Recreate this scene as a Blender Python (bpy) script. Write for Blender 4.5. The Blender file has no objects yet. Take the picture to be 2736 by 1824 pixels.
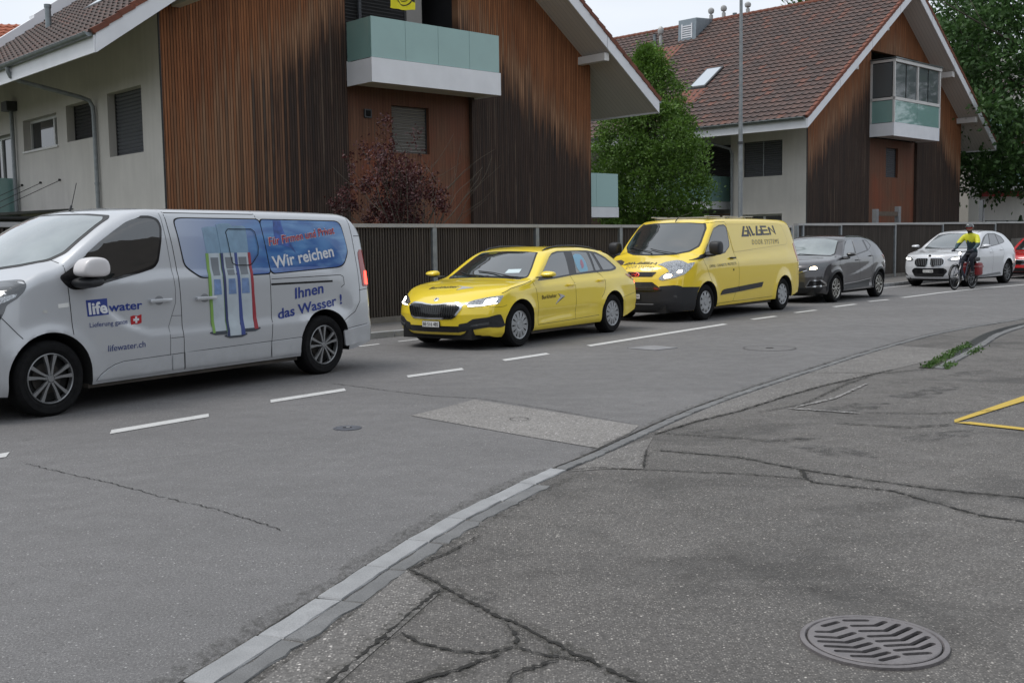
import bpy, bmesh, math, random
import numpy as np
from mathutils import Vector, Matrix
from mathutils.bvhtree import BVHTree
from mathutils.geometry import tessellate_polygon
R = math.radians
rnd = random.Random(7)
scene = bpy.context.scene
COL = scene.collection
# ------------------------------------------------------------------ camera
cam_d = bpy.data.cameras.new('camera'); cam = bpy.data.objects.new('camera', cam_d); COL.objects.link(cam)
cam_d.sensor_width = 36; cam_d.lens = 2883/2736*36; cam_d.clip_end = 2000; cam_d.clip_start = .05
_p, _r = R(5.26), R(-.861)
_f = Vector((0, math.cos(_p), -math.sin(_p))); _u0 = Vector((0, math.sin(_p), math.cos(_p))); _x0 = Vector((1, 0, 0))
_rt = _x0*math.cos(_r)+_u0*math.sin(_r); _up = -_x0*math.sin(_r)+_u0*math.cos(_r)
cam.matrix_world = Matrix(((_rt.x, _up.x, -_f.x, 0), (_rt.y, _up.y, -_f.y, 0), (_rt.z, _up.z, -_f.z, 1.5), (0, 0, 0, 1)))
scene.camera = cam
# ------------------------------------------------------------------ sky and sun (overcast)
SUN_EL, SUN_AZ = 64, -100
w = bpy.data.worlds.new('World'); scene.world = w; w.use_nodes = True
nt = w.node_tree; nt.nodes.clear()
sky = nt.nodes.new('ShaderNodeTexSky'); sky.sky_type = 'NISHITA'; sky.sun_disc = False
sky.sun_elevation = R(SUN_EL); sky.sun_rotation = R(SUN_AZ); sky.air_density = 1.0; sky.dust_density = 3.0; sky.ozone_density = 1.0
tc = nt.nodes.new('ShaderNodeTexCoord')
nz = nt.nodes.new('ShaderNodeTexNoise'); nz.inputs['Scale'].default_value = 2.2; nz.inputs['Detail'].default_value = 5
mpz = nt.nodes.new('ShaderNodeMapping'); mpz.inputs['Scale'].default_value = (1, 1, 3)
cr = nt.nodes.new('ShaderNodeValToRGB'); cr.color_ramp.elements[0].position = .3; cr.color_ramp.elements[1].position = .75
cr.color_ramp.elements[0].color = (8.0, 8.7, 9.6, 1); cr.color_ramp.elements[1].color = (10.6, 11.0, 11.6, 1)
mx = nt.nodes.new('ShaderNodeMixRGB'); mx.inputs[0].default_value = .86
bg = nt.nodes.new('ShaderNodeBackground'); bg.inputs[1].default_value = .088
wo = nt.nodes.new('ShaderNodeOutputWorld')
L = nt.links.new
L(tc.outputs['Generated'], mpz.inputs[0]); L(mpz.outputs[0], nz.inputs['Vector']); L(nz.outputs[0], cr.inputs[0])
L(sky.outputs[0], mx.inputs[1]); L(cr.outputs[0], mx.inputs[2]); L(mx.outputs[0], bg.inputs[0]); L(bg.outputs[0], wo.inputs[0])
sd = bpy.data.lights.new('sun', 'SUN'); sd.energy = 1.5; sd.angle = R(25); sd.color = (1, .97, .93)
so = bpy.data.objects.new('sun', sd); COL.objects.link(so)
_az = R(SUN_AZ); _el = R(SUN_EL)
_sv = Vector((math.sin(_az)*math.cos(_el), math.cos(_az)*math.cos(_el), math.sin(_el)))
so.rotation_euler = _sv.to_track_quat('Z', 'Y').to_euler()
scene.view_settings.view_transform = 'Standard'; scene.view_settings.look = 'None'
scene.view_settings.exposure = 0.22; scene.view_settings.gamma = 1
scene.cycles.max_bounces = 6; scene.cycles.sample_clamp_indirect = 6
# ------------------------------------------------------------------ materials
M = {}
def hexc(r, g, b):
    f = lambda c: (c/255/12.92) if c/255 <= .04045 else ((c/255+.055)/1.055)**2.4
    return (f(r), f(g), f(b), 1)
def mat(name, col, rough=.6, metal=0, spec=.5, emit=None, estr=0, coat=0, ior=None, var=0, vscale=6, bump=0, bscale=40, alpha=None, trans=0):
    if name in M: return M[name]
    m = bpy.data.materials.new(name); m.use_nodes = True; M[name] = m
    n = m.node_tree.nodes; b = n['Principled BSDF']; l = m.node_tree.links.new
    c = tuple(col)+((1,) if len(col) == 3 else ())
    b.inputs['Base Color'].default_value = c; b.inputs['Roughness'].default_value = rough; b.inputs['Metallic'].default_value = metal
    b.inputs['Specular IOR Level'].default_value = spec; b.inputs['Coat Weight'].default_value = coat; b.inputs['Coat Roughness'].default_value = .03
    if ior: b.inputs['IOR'].default_value = ior
    if trans: b.inputs['Transmission Weight'].default_value = trans
    if alpha is not None: b.inputs['Alpha'].default_value = alpha
    if emit: b.inputs['Emission Color'].default_value = tuple(emit)+(1,) if len(emit) == 3 else emit; b.inputs['Emission Strength'].default_value = estr
    if var or bump:
        t = n.new('ShaderNodeTexCoord')
    if var:
        z = n.new('ShaderNodeTexNoise'); z.inputs['Scale'].default_value = vscale; z.inputs['Detail'].default_value = 6
        r = n.new('ShaderNodeMapRange'); r.inputs['From Min'].default_value = .3; r.inputs['From Max'].default_value = .7
        r.inputs['To Min'].default_value = 1-var; r.inputs['To Max'].default_value = 1+var
        x = n.new('ShaderNodeVectorMath'); x.operation = 'SCALE'; x.inputs[0].default_value = c[:3]
        l(t.outputs['Object'], z.inputs['Vector']); l(z.outputs[0], r.inputs[0]); l(r.outputs[0], x.inputs['Scale']); l(x.outputs[0], b.inputs['Base Color'])
    if bump:
        z2 = n.new('ShaderNodeTexNoise'); z2.inputs['Scale'].default_value = bscale; z2.inputs['Detail'].default_value = 4
        bp = n.new('ShaderNodeBump'); bp.inputs['Strength'].default_value = bump; bp.inputs['Distance'].default_value = .02
        l(t.outputs['Object'], z2.inputs['Vector']); l(z2.outputs[0], bp.inputs['Height']); l(bp.outputs[0], b.inputs['Normal'])
    return m
class NB:
    """tiny node builder for procedural materials"""
    def __init__(s, name):
        s.m = bpy.data.materials.new(name); s.m.use_nodes = True; M[name] = s.m
        s.n = s.m.node_tree.nodes; s.l = s.m.node_tree.links.new; s.b = s.n['Principled BSDF']
    def put(s, sock, v):
        if hasattr(v, 'is_output') or isinstance(v, bpy.types.NodeSocket): s.l(v, sock)
        elif v is not None: sock.default_value = v
    def co(s, kind='Object'):
        return s.n.new('ShaderNodeTexCoord').outputs[kind]
    def map(s, v, sc=(1, 1, 1), lo=(0, 0, 0), ro=(0, 0, 0)):
        k = s.n.new('ShaderNodeMapping'); s.l(v, k.inputs[0]); k.inputs['Scale'].default_value = sc; k.inputs['Location'].default_value = lo; k.inputs['Rotation'].default_value = ro
        return k.outputs[0]
    def noise(s, v, scale=5, det=4, rough=.5, dist=0, dim='3D'):
        k = s.n.new('ShaderNodeTexNoise'); k.noise_dimensions = dim
        if dim != '1D': s.l(v, k.inputs['Vector'])
        else: s.l(v, k.inputs['W'])
        k.inputs['Scale'].default_value = scale; k.inputs['Detail'].default_value = det; k.inputs['Roughness'].default_value = rough; k.inputs['Distortion'].default_value = dist
        return k.outputs[0]
    def vor(s, v, scale=5, out='Distance', rnd_=1):
        k = s.n.new('ShaderNodeTexVoronoi'); s.l(v, k.inputs['Vector']); k.inputs['Scale'].default_value = scale; k.inputs['Randomness'].default_value = rnd_
        return k.outputs[out]
    def white(s, v, dim='3D', out='Value'):
        k = s.n.new('ShaderNodeTexWhiteNoise'); k.noise_dimensions = dim
        s.l(v, k.inputs['W' if dim == '1D' else 'Vector']); return k.outputs[out]
    def math(s, op, a, b=None, c=None, clamp=False):
        k = s.n.new('ShaderNodeMath'); k.operation = op; k.use_clamp = clamp
        for i, v in enumerate((a, b, c)):
            if v is not None: s.put(k.inputs[i], v)
        return k.outputs[0]
    def rng(s, v, a, b, c=0, d=1, smooth=False):
        k = s.n.new('ShaderNodeMapRange'); s.l(v, k.inputs[0])
        if smooth: k.interpolation_type = 'SMOOTHSTEP'
        for i, q in zip(('From Min', 'From Max', 'To Min', 'To Max'), (a, b, c, d)): k.inputs[i].default_value = q
        return k.outputs[0]
    def mix(s, f, a, b, mode='MIX'):
        k = s.n.new('ShaderNodeMixRGB'); k.blend_type = mode
        s.put(k.inputs[0], f); s.put(k.inputs[1], a if hasattr(a, 'is_output') else tuple(a)); s.put(k.inputs[2], b if hasattr(b, 'is_output') else tuple(b))
        return k.outputs[0]
    def ramp(s, v, stops):
        k = s.n.new('ShaderNodeValToRGB'); s.l(v, k.inputs[0]); e = k.color_ramp.elements
        while len(e) < len(stops): e.new(.5)
        for i, (p, c) in enumerate(stops): e[i].position = p; e[i].color = tuple(c)+((1,) if len(c) == 3 else ())
        return k.outputs[0]
    def sep(s, v):
        k = s.n.new('ShaderNodeSeparateXYZ'); s.l(v, k.inputs[0]); return k.outputs
    def comb(s, x=0, y=0, z=0):
        k = s.n.new('ShaderNodeCombineXYZ')
        for i, v in enumerate((x, y, z)): s.put(k.inputs[i], v)
        return k.outputs[0]
    def bump(s, h, st=.5, dist=.02):
        k = s.n.new('ShaderNodeBump'); s.l(h, k.inputs['Height']); k.inputs['Strength'].default_value = st; k.inputs['Distance'].default_value = dist
        s.l(k.outputs[0], s.b.inputs['Normal'])
    def col(s, v): s.put(s.b.inputs['Base Color'], v)
    def rough(s, v): s.put(s.b.inputs['Roughness'], v)
# ------------------------------------------------------------------ object helpers
def link(o, parent=None):
    COL.objects.link(o)
    if parent is not None: o.parent = parent
    return o
def tag(o, label=None, cat=None, group=None, kind=None):
    if label: o['label'] = label
    if cat: o['category'] = cat
    if group: o['group'] = group
    if kind: o['kind'] = kind
    return o
def thing(name, label, cat, loc=(0, 0, 0), rz=0, group=None):
    o = bpy.data.objects.new(name, None); o.location = loc; o.rotation_euler = (0, 0, rz); o.empty_display_size = .2
    link(o); return tag(o, label, cat, group)
def mesh(name, V, F, m=None, parent=None, smooth=False, mi=None, uv=None):
    me = bpy.data.meshes.new(name); me.from_pydata([tuple(v) for v in V], [], F)
    if m is not None:
        for q in (m if isinstance(m, (list, tuple)) else [m]): me.materials.append(q)
    if mi is not None: me.polygons.foreach_set('material_index', mi)
    if smooth: me.polygons.foreach_set('use_smooth', [True]*len(F))
    if uv is not None:
        u = me.uv_layers.new(name='UVMap')
        for p in me.polygons:
            for li, vi in zip(p.loop_indices, p.vertices): u.data[li].uv = uv[vi]
    me.update(); o = bpy.data.objects.new(name, me); return link(o, parent)
class MB:
    """collects shapes that become ONE mesh object"""
    def __init__(s): s.V = []; s.F = []; s.I = []; s.mi = 0
    def add(s, V, F):
        b = len(s.V); s.V += [tuple(v) for v in V]; s.F += [tuple(b+i for i in f) for f in F]; s.I += [s.mi]*len(F); return s
    def box(s, x0, x1, y0, y1, z0, z1, bv=0):
        if bv:
            bm = bmesh.new(); bmesh.ops.create_cube(bm, size=1)
            for v in bm.verts: v.co = Vector(((x0+x1)/2+v.co.x*(x1-x0), (y0+y1)/2+v.co.y*(y1-y0), (z0+z1)/2+v.co.z*(z1-z0)))
            bmesh.ops.bevel(bm, geom=bm.edges[:], offset=bv, segments=2, affect='EDGES', profile=.5)
            bm.verts.index_update(); s.add([v.co[:] for v in bm.verts], [tuple(v.index for v in f.verts) for f in bm.faces]); bm.free(); return s
        V = [(x, y, z) for x in (x0, x1) for y in (y0, y1) for z in (z0, z1)]
        return s.add(V, [(0, 1, 3, 2), (4, 6, 7, 5), (0, 4, 5, 1), (2, 3, 7, 6), (0, 2, 6, 4), (1, 5, 7, 3)])
    def prism(s, poly, d, axis='z', o=0):
        """poly of 2D points extruded from o by d along axis (x: points are y,z ; y: x,z ; z: x,y)"""
        def P(a, b, c): return {'x': (c, a, b), 'y': (a, c, b), 'z': (a, b, c)}[axis]
        n = len(poly); V = [P(a, b, o) for a, b in poly]+[P(a, b, o+d) for a, b in poly]
        F = [(i, (i+1) % n, n+(i+1) % n, n+i) for i in range(n)]
        t = tessellate_polygon([[Vector((a, b, 0)) for a, b in poly]])
        F += [tuple(q) for q in t]+[tuple(n+i for i in reversed(q)) for q in t]
        return s.add(V, F)
    def tube(s, pts, r, n=8, cap=True, r2=None):
        pts = [Vector(p) for p in pts]; V = []; F = []; m = len(pts)
        for i, p in enumerate(pts):
            d = (pts[min(i+1, m-1)]-pts[max(i-1, 0)]).normalized()
            a = d.cross(Vector((0, 0, 1)) if abs(d.z) < .95 else Vector((1, 0, 0))).normalized(); b = d.cross(a)
            rr = r if r2 is None else r+(r2-r)*i/max(1, m-1)
            if isinstance(r, (list, tuple)): rr = r[i]
            V += [p+(a*math.cos(2*math.pi*k/n)+b*math.sin(2*math.pi*k/n))*rr for k in range(n)]
        for i in range(m-1):
            F += [(i*n+k, i*n+(k+1) % n, (i+1)*n+(k+1) % n, (i+1)*n+k) for k in range(n)]
        if cap: F += [tuple(range(n))[::-1], tuple((m-1)*n+k for k in range(n))]
        return s.add(V, F)
    def lathe(s, prof, n=32, axis='z', c=(0, 0, 0)):
        """prof: list of (r, h) revolved round axis through c"""
        V = []; F = []
        for r, h in prof:
            for k in range(n):
                a = 2*math.pi*k/n; u, v = r*math.cos(a), r*math.sin(a)
                V.append({'z': (c[0]+u, c[1]+v, c[2]+h), 'y': (c[0]+u, c[1]+h, c[2]+v), 'x': (c[0]+h, c[1]+u, c[2]+v)}[axis])
        for i in range(len(prof)-1):
            F += [(i*n+k, i*n+(k+1) % n, (i+1)*n+(k+1) % n, (i+1)*n+k) for k in range(n)]
        return s.add(V, F)
    def build(s, name, m=None, parent=None, smooth=False):
        o = mesh(name, s.V, s.F, m, parent, False, s.I if isinstance(m, (list, tuple)) and len(m) > 1 else None)
        if smooth: sharp_smooth(o.data)
        return o
def sharp_smooth(me, ang=35):
    me.polygons.foreach_set('use_smooth', [True]*len(me.polygons))
    try: me.set_sharp_from_angle(angle=R(ang))
    except Exception: pass
def lerp(a, b, t): return a+(b-a)*t
def sstep(t): t = max(0, min(1, t)); return t*t*(3-2*t)
def interp(x, pts):
    if x <= pts[0][0]: return pts[0][1]
    for (a, u), (b, v) in zip(pts, pts[1:]):
        if x <= b: return u+(v-u)*(x-a)/(b-a)
    return pts[-1][1]
def spl(pts):
    """monotone cubic through (x, value) points"""
    xs = [p[0] for p in pts]; ys = [p[1] for p in pts]; n = len(xs)
    d = [(ys[i+1]-ys[i])/(xs[i+1]-xs[i]) for i in range(n-1)]
    m = [d[0]]+[0 if d[i-1]*d[i] <= 0 else 2*d[i-1]*d[i]/(d[i-1]+d[i]) for i in range(1, n-1)]+[d[-1]]
    def f(x):
        if x <= xs[0]: return ys[0]
        if x >= xs[-1]: return ys[-1]
        i = 0
        while x > xs[i+1]: i += 1
        h = xs[i+1]-xs[i]; t = (x-xs[i])/h
        return (2*t**3-3*t*t+1)*ys[i]+(t**3-2*t*t+t)*h*m[i]+(-2*t**3+3*t*t)*ys[i+1]+(t**3-t*t)*h*m[i+1]
    return f
# ------------------------------------------------------------------ surface materials
def asphalt(name, base, light, blot=.25, speck=.5, scale=1.0, stain=None, lanes=False):
    b = NB(name); o = b.co(); 
    big = b.noise(o, .55, 5, .6); mid = b.noise(o, 4.5, 5, .65); fine = b.noise(o, 95*scale, 3, .7)
    v = b.vor(o, 120*scale, 'Color'); vs = b.sep(v)[0]
    d = b.vor(o, 120*scale, 'Distance')
    grain = b.math('MULTIPLY', b.rng(vs, .45, .95), b.rng(d, .50, .15))
    v2 = b.sep(b.vor(o, 58*scale, 'Color'))[1]; d2 = b.vor(o, 58*scale, 'Distance')
    pale = b.math('MULTIPLY', b.rng(v2, .90, .95), b.rng(d2, .30, .16))
    pit = b.math('MULTIPLY', b.rng(v2, .10, .03), b.rng(d2, .40, .2))
    c = b.mix(b.rng(big, .3, .7), [q*(1-blot) for q in base], [q*(1+blot) for q in base])
    c = b.mix(b.rng(mid, .3, .75), c, b.mix(.5, c, (base[0]*.75, base[1]*.75, base[2]*.75, 1)))
    c = b.mix(b.rng(fine, .38, .62), b.mix(.48, c, (.02, .019, .018, 1)), c)
    c = b.mix(b.math('MULTIPLY', pit, .7), c, (.03, .028, .027, 1))
    c = b.mix(b.math('MULTIPLY', grain, speck), c, light)
    c = b.mix(b.math('MULTIPLY', pale, speck), c, [min(1, q*1.35) for q in light[:3]]+[1])
    if lanes:
        ln = b.noise(b.map(o, (.05, 1.1, 1), (0, 0, 0), (0, 0, -R(51))), 1.0, 4, .6)
        c = b.mix(b.rng(ln, .38, .66, 0, .30), c, [q*.62 for q in base[:3]]+[1]); oil = b.noise(o, 1.7, 3, .5)
        c = b.mix(b.rng(oil, .70, .80, 0, .5), c, (.04, .038, .036, 1))
    if stain:
        st = b.noise(b.map(o, (1, 1, 1), stain[:3]), stain[3], 4, .6, .6)
        c = b.mix(b.rng(st, .52, .68, 0, stain[4]), c, (.018, .017, .016, 1))
    b.col(c); b.rough(b.rng(mid, .3, .7, .62, .88)); b.b.inputs['Specular IOR Level'].default_value = .35
    h = b.math('ADD', b.math('MULTIPLY', fine, .6), b.math('MULTIPLY', b.rng(d, 0, .5), -.5)); b.bump(h, .75, .008)
    return b.m
asphalt('asphalt_road', (.195, .190, .189, 1), (.50, .49, .475, 1), .13, .6, lanes=True)
asphalt('asphalt_walk', (.136, .128, .120, 1), (.50, .47, .43, 1), .26, .7, .85, (3, 1, 0, .8, .5))
asphalt('asphalt_patch', (.275, .262, .248, 1), (.50, .48, .46, 1), .14, .8, .55)
asphalt('asphalt_far', (.20, .19, .18, 1), (.34, .33, .31, 1), .12, .3)
def granite(name, c0, c1):
    b = NB(name); o = b.co(); f = b.noise(o, 160, 3, .7); m_ = b.noise(o, 7, 5)
    i = b.n.new('ShaderNodeNewGeometry').outputs['Random Per Island']
    c = b.mix(b.rng(f, .35, .65), c0, c1); c = b.mix(b.rng(m_, .3, .75, 0, .5), c, [q*.6 for q in c0[:3]]+[1])
    c = b.mix(b.rng(i, 0, 1, 0, .35), c, [q*.55 for q in c0[:3]]+[1])
    b.col(c); b.rough(.75); b.bump(f, .4, .006); return b.m
granite('granite_light', (.27, .275, .28, 1), (.40, .405, .41, 1)); granite('granite_dark', (.13, .132, .132, 1), (.23, .23, .23, 1))
b = NB('road_paint'); o = b.co(); f = b.noise(o, 60, 4, .7); g = b.noise(o, 9, 4, .6)
b.col(b.mix(b.math('MULTIPLY', b.rng(f, .52, .68), b.rng(g, .35, .65)), (.52, .52, .51, 1), (.16, .155, .15, 1))); b.rough(.75); b.bump(f, .4, .004)
b = NB('yellow_paint'); o = b.co(); f = b.noise(o, 70, 4, .7); g = b.noise(o, 11, 4, .6)
b.col(b.mix(b.math('MULTIPLY', b.rng(f, .50, .66), b.rng(g, .35, .65)), (.52, .36, .05, 1), (.13, .12, .10, 1))); b.rough(.8); b.bump(f, .4, .004)
b = NB('worn_paint'); o = b.co(); f = b.noise(o, 40, 4, .7)
b.col(b.mix(b.rng(f, .46, .56), (.32, .31, .30, 1), (.10, .095, .09, 1))); b.rough(.8)
mat('crack', (.018, .017, .015), .95); mat('crack_moss', (.022, .026, .012), .95)
def plaster(name, c, var=.06):
    b = NB(name); o = b.co(); n = b.noise(o, .9, 5, .6); f = b.noise(o, 60, 3, .7); s = b.noise(b.map(o, (3, 3, .35)), 1.6, 4, .6)
    k = b.math('MULTIPLY', b.rng(n, .3, .7, 1-var, 1+var), b.rng(s, .3, .75, 1+var*.5, 1-var*1.3))
    x = b.n.new('ShaderNodeVectorMath'); x.operation = 'SCALE'; x.inputs[0].default_value = c[:3]; b.l(k, x.inputs['Scale'])
    b.col(x.outputs[0]); b.rough(.9); b.bump(f, .35, .006); return b.m
plaster('plaster_house', (.56, .535, .50)); plaster('plaster_grey', (.44, .44, .43)); plaster('soffit_plain', (.30, .285, .265), .03)
def cladding(name, W, zc, sl, rise, left_fade, seed=0):
    """narrow vertical timber boards, weathered dark grey where the rain reaches them"""
    b = NB(name); o = b.co(); s = b.sep(o); x, z = s[0], s[2]
    bw = .068; bi = b.math('FLOOR', b.math('DIVIDE', b.math('ADD', x, 50), bw)); bf = b.math('FRACT', b.math('DIVIDE', b.math('ADD', x, 50), bw))
    r1 = b.white(b.math('ADD', bi, seed), '1D'); r2 = b.white(b.math('ADD', bi, seed+77.3), '1D')
    grp = b.noise(b.math('MULTIPLY', bi, .13), 1.0, 3, .6, 0, '1D')
    grain = b.noise(b.map(o, (46, 46, .9)), 1.3, 6, .65, .3); streak = b.noise(b.map(o, (13, 13, .5)), 1.0, 6, .68); blot = b.noise(b.map(o, (.8, .8, .5)), 1.0, 4, .6)
    bz = b.noise(b.comb(b.math('MULTIPLY', bi, 1.37), 0, b.math('MULTIPLY', z, .55)), 1.0, 3, .6)          # wear along each board
    d = b.math('ABSOLUTE', b.math('SUBTRACT', x, W/2))
    zr = b.math('SUBTRACT', zc+W/2*sl, b.math('MULTIPLY', d, sl))                # underside of the roof over this board
    below = b.math('SUBTRACT', zr, z)
    t = b.math('ADD', below, b.math('MULTIPLY', b.math('SUBTRACT', r1, .5), .5))
    t = b.math('ADD', t, b.math('MULTIPLY', b.math('SUBTRACT', grp, .5), .5))
    t = b.math('ADD', t, b.math('MULTIPLY', b.math('SUBTRACT', bz, .5), 1.0))
    w_ = b.rng(t, rise-1.1, rise+1.3, 0, .96, True)
    if left_fade: w_ = b.math('MULTIPLY', w_, b.rng(b.math('ADD', x, b.math('MULTIPLY', r1, 1.6)), left_fade[0], left_fade[1], left_fade[2], 1, True))
    w_ = b.math('ADD', w_, b.math('MULTIPLY', b.rng(bz, .50, .75), .22), None, True)
    fresh = b.mix(b.rng(grain, .3, .7), hexc(124, 76, 50), hexc(180, 122, 82)); fresh = b.mix(b.rng(r2, 0, 1, 0, .4), fresh, hexc(92, 62, 46)); fresh = b.mix(b.rng(blot, .45, .7, 0, .4), fresh, hexc(108, 58, 36))
    old = b.mix(b.rng(grain, .3, .72), hexc(42, 35, 33), hexc(88, 75, 67)); old = b.mix(b.rng(r2, .2, 1, 0, .5), old, hexc(48, 42, 42)); old = b.mix(b.math('MULTIPLY', b.rng(r1, .88, .95, 0, .7), b.rng(bz, .42, .6)), old, hexc(112, 96, 84))
    edge = b.math('MULTIPLY', b.math('MULTIPLY', b.rng(w_, .08, .4), b.rng(w_, .9, .5)), b.rng(r2, .1, .8, .15, .6)); 
    c = b.mix(w_, fresh, old); c = b.mix(edge, c, hexc(172, 134, 104))
    gap = b.math('ADD', b.rng(bf, .20, .08), b.rng(bf, .90, .98)); c = b.mix(b.math('MULTIPLY', gap, .9), c, (.010, .008, .007, 1))
    c = b.mix(b.rng(r1, 0, 1, 0, .28), c, b.mix(1, c, (.35, .35, .35, 1), 'MULTIPLY'))
    b.col(c); b.rough(.8); b.b.inputs['Specular IOR Level'].default_value = .2
    h = b.math('SUBTRACT', b.math('MULTIPLY', grain, .25), gap); h = b.math('ADD', h, b.math('MULTIPLY', r1, .35)); b.bump(h, .8, .012)
    return b.m
cladding('cladding_a', 13.35, 6.62, .72, 2.55, (1.0, 4.4, .22)); cladding('cladding_b', 13.44, 6.75, .72, 2.2, None, 33)
def bay(name, seed, red=.5):
    b = NB(name); o = b.co(); s = b.sep(o); x, z = s[0], s[2]
    bw = .09; q = b.math('DIVIDE', b.math('ADD', x, 50), bw); bi = b.math('FLOOR', q); bf = b.math('FRACT', q)
    r1 = b.white(b.math('ADD', bi, seed), '1D'); grain = b.noise(b.map(o, (40, 40, 1.1)), 1.2, 6, .65, .3); bl = b.noise(b.map(o, (.9, .9, .55), (seed, 0, 0)), 1.0, 4, .6)
    c = b.mix(b.rng(grain, .3, .7), hexc(88, 58, 42), hexc(130, 90, 66)); c = b.mix(b.rng(bl, .42, .62, 0, red), c, hexc(132, 66, 38))
    c = b.mix(b.rng(b.math('ADD', z, b.math('MULTIPLY', bl, 2)), 4.9, 6.2, 0, .6), c, hexc(88, 66, 54)); c = b.mix(b.rng(r1, 0, 1, 0, .4), c, hexc(84, 50, 34))
    gap = b.math('ADD', b.rng(bf, .09, .03), b.rng(bf, .95, .99)); c = b.mix(b.math('MULTIPLY', gap, .7), c, (.02, .014, .010, 1))
    b.col(c); b.rough(.8); b.bump(b.math('SUBTRACT', b.math('MULTIPLY', grain, .3), gap), .7, .01); return b.m
bay('bay_wood', 3.3, .75)
def boards(name, c, pitch=.12, axis=0, dark=.6):
    b = NB(name); o = b.co(); s = b.sep(o); q = b.math('DIVIDE', b.math('ADD', s[axis], 60), pitch); f = b.math('FRACT', q); r = b.white(b.math('FLOOR', q), '1D')
    g = b.math('ADD', b.rng(f, .07, .02), b.rng(f, .95, .99)); x = b.mix(b.rng(r, 0, 1, 0, .3), c, [v*.8 for v in c[:3]]+[1])
    b.col(b.mix(b.math('MULTIPLY', g, dark), x, [v*.3 for v in c[:3]]+[1])); b.rough(.75); b.bump(b.math('MULTIPLY', g, -1), .6, .01); return b.m
boards('soffit_boards', (.58, .545, .50, 1), .14, 1); 
boards('blind_slats', (.10, .105, .115, 1), .085, 2, .85); boards('blind_dark', (.035, .035, .036, 1), .085, 2, .85); boards('blind_pale', (.20, .19, .175, 1), .085, 2, .8)
mat('white_trim', (.74, .75, .78), .45, var=.05, vscale=2); mat('white_trim_dull', (.60, .59, .57), .55, var=.06, vscale=2)
mat('zinc', (.20, .225, .235), .42, .7, var=.18, vscale=5); mat('galvanised', (.25, .27, .28), .55, .4, var=.15, vscale=9)
mat('balcony_glass', (.22, .37, .345), .06, 0, .9, coat=.4, var=.05, vscale=1.2); mat('balcony_glass_pale', (.26, .44, .42), .14, 0, .5, coat=.4)
mat('window_glass', (.02, .024, .028), .03, 0, .8, ior=1.7); mat('sky_glass', (.45, .5, .55), .05, 0, .8)
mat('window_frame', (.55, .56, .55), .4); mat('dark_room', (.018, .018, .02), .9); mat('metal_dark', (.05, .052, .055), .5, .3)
b = NB('roof_tile'); uv = b.co('UV'); s = b.sep(uv); fl = b.comb(b.math('FLOOR', s[0]), b.math('FLOOR', s[1])); r = b.white(fl, '2D'); r2 = b.sep(b.white(fl, '2D', 'Color'))[1]
o = b.co(); n1 = b.noise(o, .35, 4, .6); n2 = b.noise(o, 14, 5, .7)
c = b.mix(r, hexc(74, 61, 58), hexc(98, 76, 69)); c = b.mix(b.rng(r2, .80, .96, 0, .7), c, hexc(122, 76, 60)); c = b.mix(b.rng(n1, .5, .72, 0, .35), c, hexc(112, 72, 58))
fv = b.math('FRACT', s[1]); fu = b.math('FRACT', s[0])
c = b.mix(b.rng(n2, .45, .7, 0, .55), c, hexc(62, 54, 52)); c = b.mix(b.math('MULTIPLY', b.rng(fv, .75, 1.0), .35), c, hexc(96, 88, 84)); c = b.mix(b.math('MULTIPLY', b.rng(fu, .12, .02), .6), c, (.02, .016, .015, 1)); c = b.mix(b.math('MULTIPLY', b.rng(fv, .16, .04), .75), c, (.02, .016, .015, 1))  # dark line along each course paints the shade of its step
b.col(c); b.rough(.7); b.bump(n2, .4, .01)
b = NB('tile_orange'); o = b.co(); n1 = b.noise(o, 2.2, 4, .6); n2 = b.noise(o, 20, 4, .7)
b.col(b.mix(b.rng(n2, .35, .7), b.mix(b.rng(n1, .35, .65), hexc(138, 76, 52), hexc(108, 60, 44)), hexc(92, 58, 46))); b.rough(.75)
b = NB('fence_wood'); o = b.co(); g = b.noise(b.map(o, (9, 9, .5)), 1.2, 5, .6); i = b.n.new('ShaderNodeNewGeometry').outputs['Random Per Island']
c = b.mix(b.rng(g, .3, .7), hexc(56, 50, 45), hexc(88, 80, 72)); b.col(b.mix(b.rng(i, 0, 1, 0, .5), c, hexc(48, 42, 38))); b.rough(.85)
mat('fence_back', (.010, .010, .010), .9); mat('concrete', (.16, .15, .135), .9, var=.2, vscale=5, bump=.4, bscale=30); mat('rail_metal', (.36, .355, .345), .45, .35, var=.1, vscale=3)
def leafmat(name, c0, c1, c2, tr=.25):
    b = NB(name); i = b.n.new('ShaderNodeNewGeometry').outputs['Random Per Island']; o = b.co(); n = b.noise(o, 1.1, 3, .6)
    c = b.mix(i, c0, c1); c = b.mix(b.rng(n, .5, .72, 0, .75), c, c2); b.col(c); b.rough(.55)
    t = b.n.new('ShaderNodeBsdfTranslucent'); b.l(c, t.inputs[0]); mxs = b.n.new('ShaderNodeMixShader'); mxs.inputs[0].default_value = tr
    b.l(b.b.outputs[0], mxs.inputs[1]); b.l(t.outputs[0], mxs.inputs[2]); b.l(mxs.outputs[0], b.n['Material Output'].inputs[0]); return b.m
leafmat('leaf_hornbeam', (.055, .12, .014, 1), (.12, .23, .03, 1), (.20, .34, .06, 1)); leafmat('leaf_big', (.032, .08, .02, 1), (.06, .135, .03, 1), (.10, .19, .05, 1))
leafmat('leaf_red', (.030, .007, .009, 1), (.075, .013, .015, 1), (.11, .024, .02, 1), .12); leafmat('leaf_grass', (.04, .09, .012, 1), (.07, .15, .03, 1), (.10, .17, .04, 1)); leafmat('leaf_pot', (.015, .035, .014, 1), (.03, .06, .02, 1), (.03, .06, .02, 1))
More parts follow.
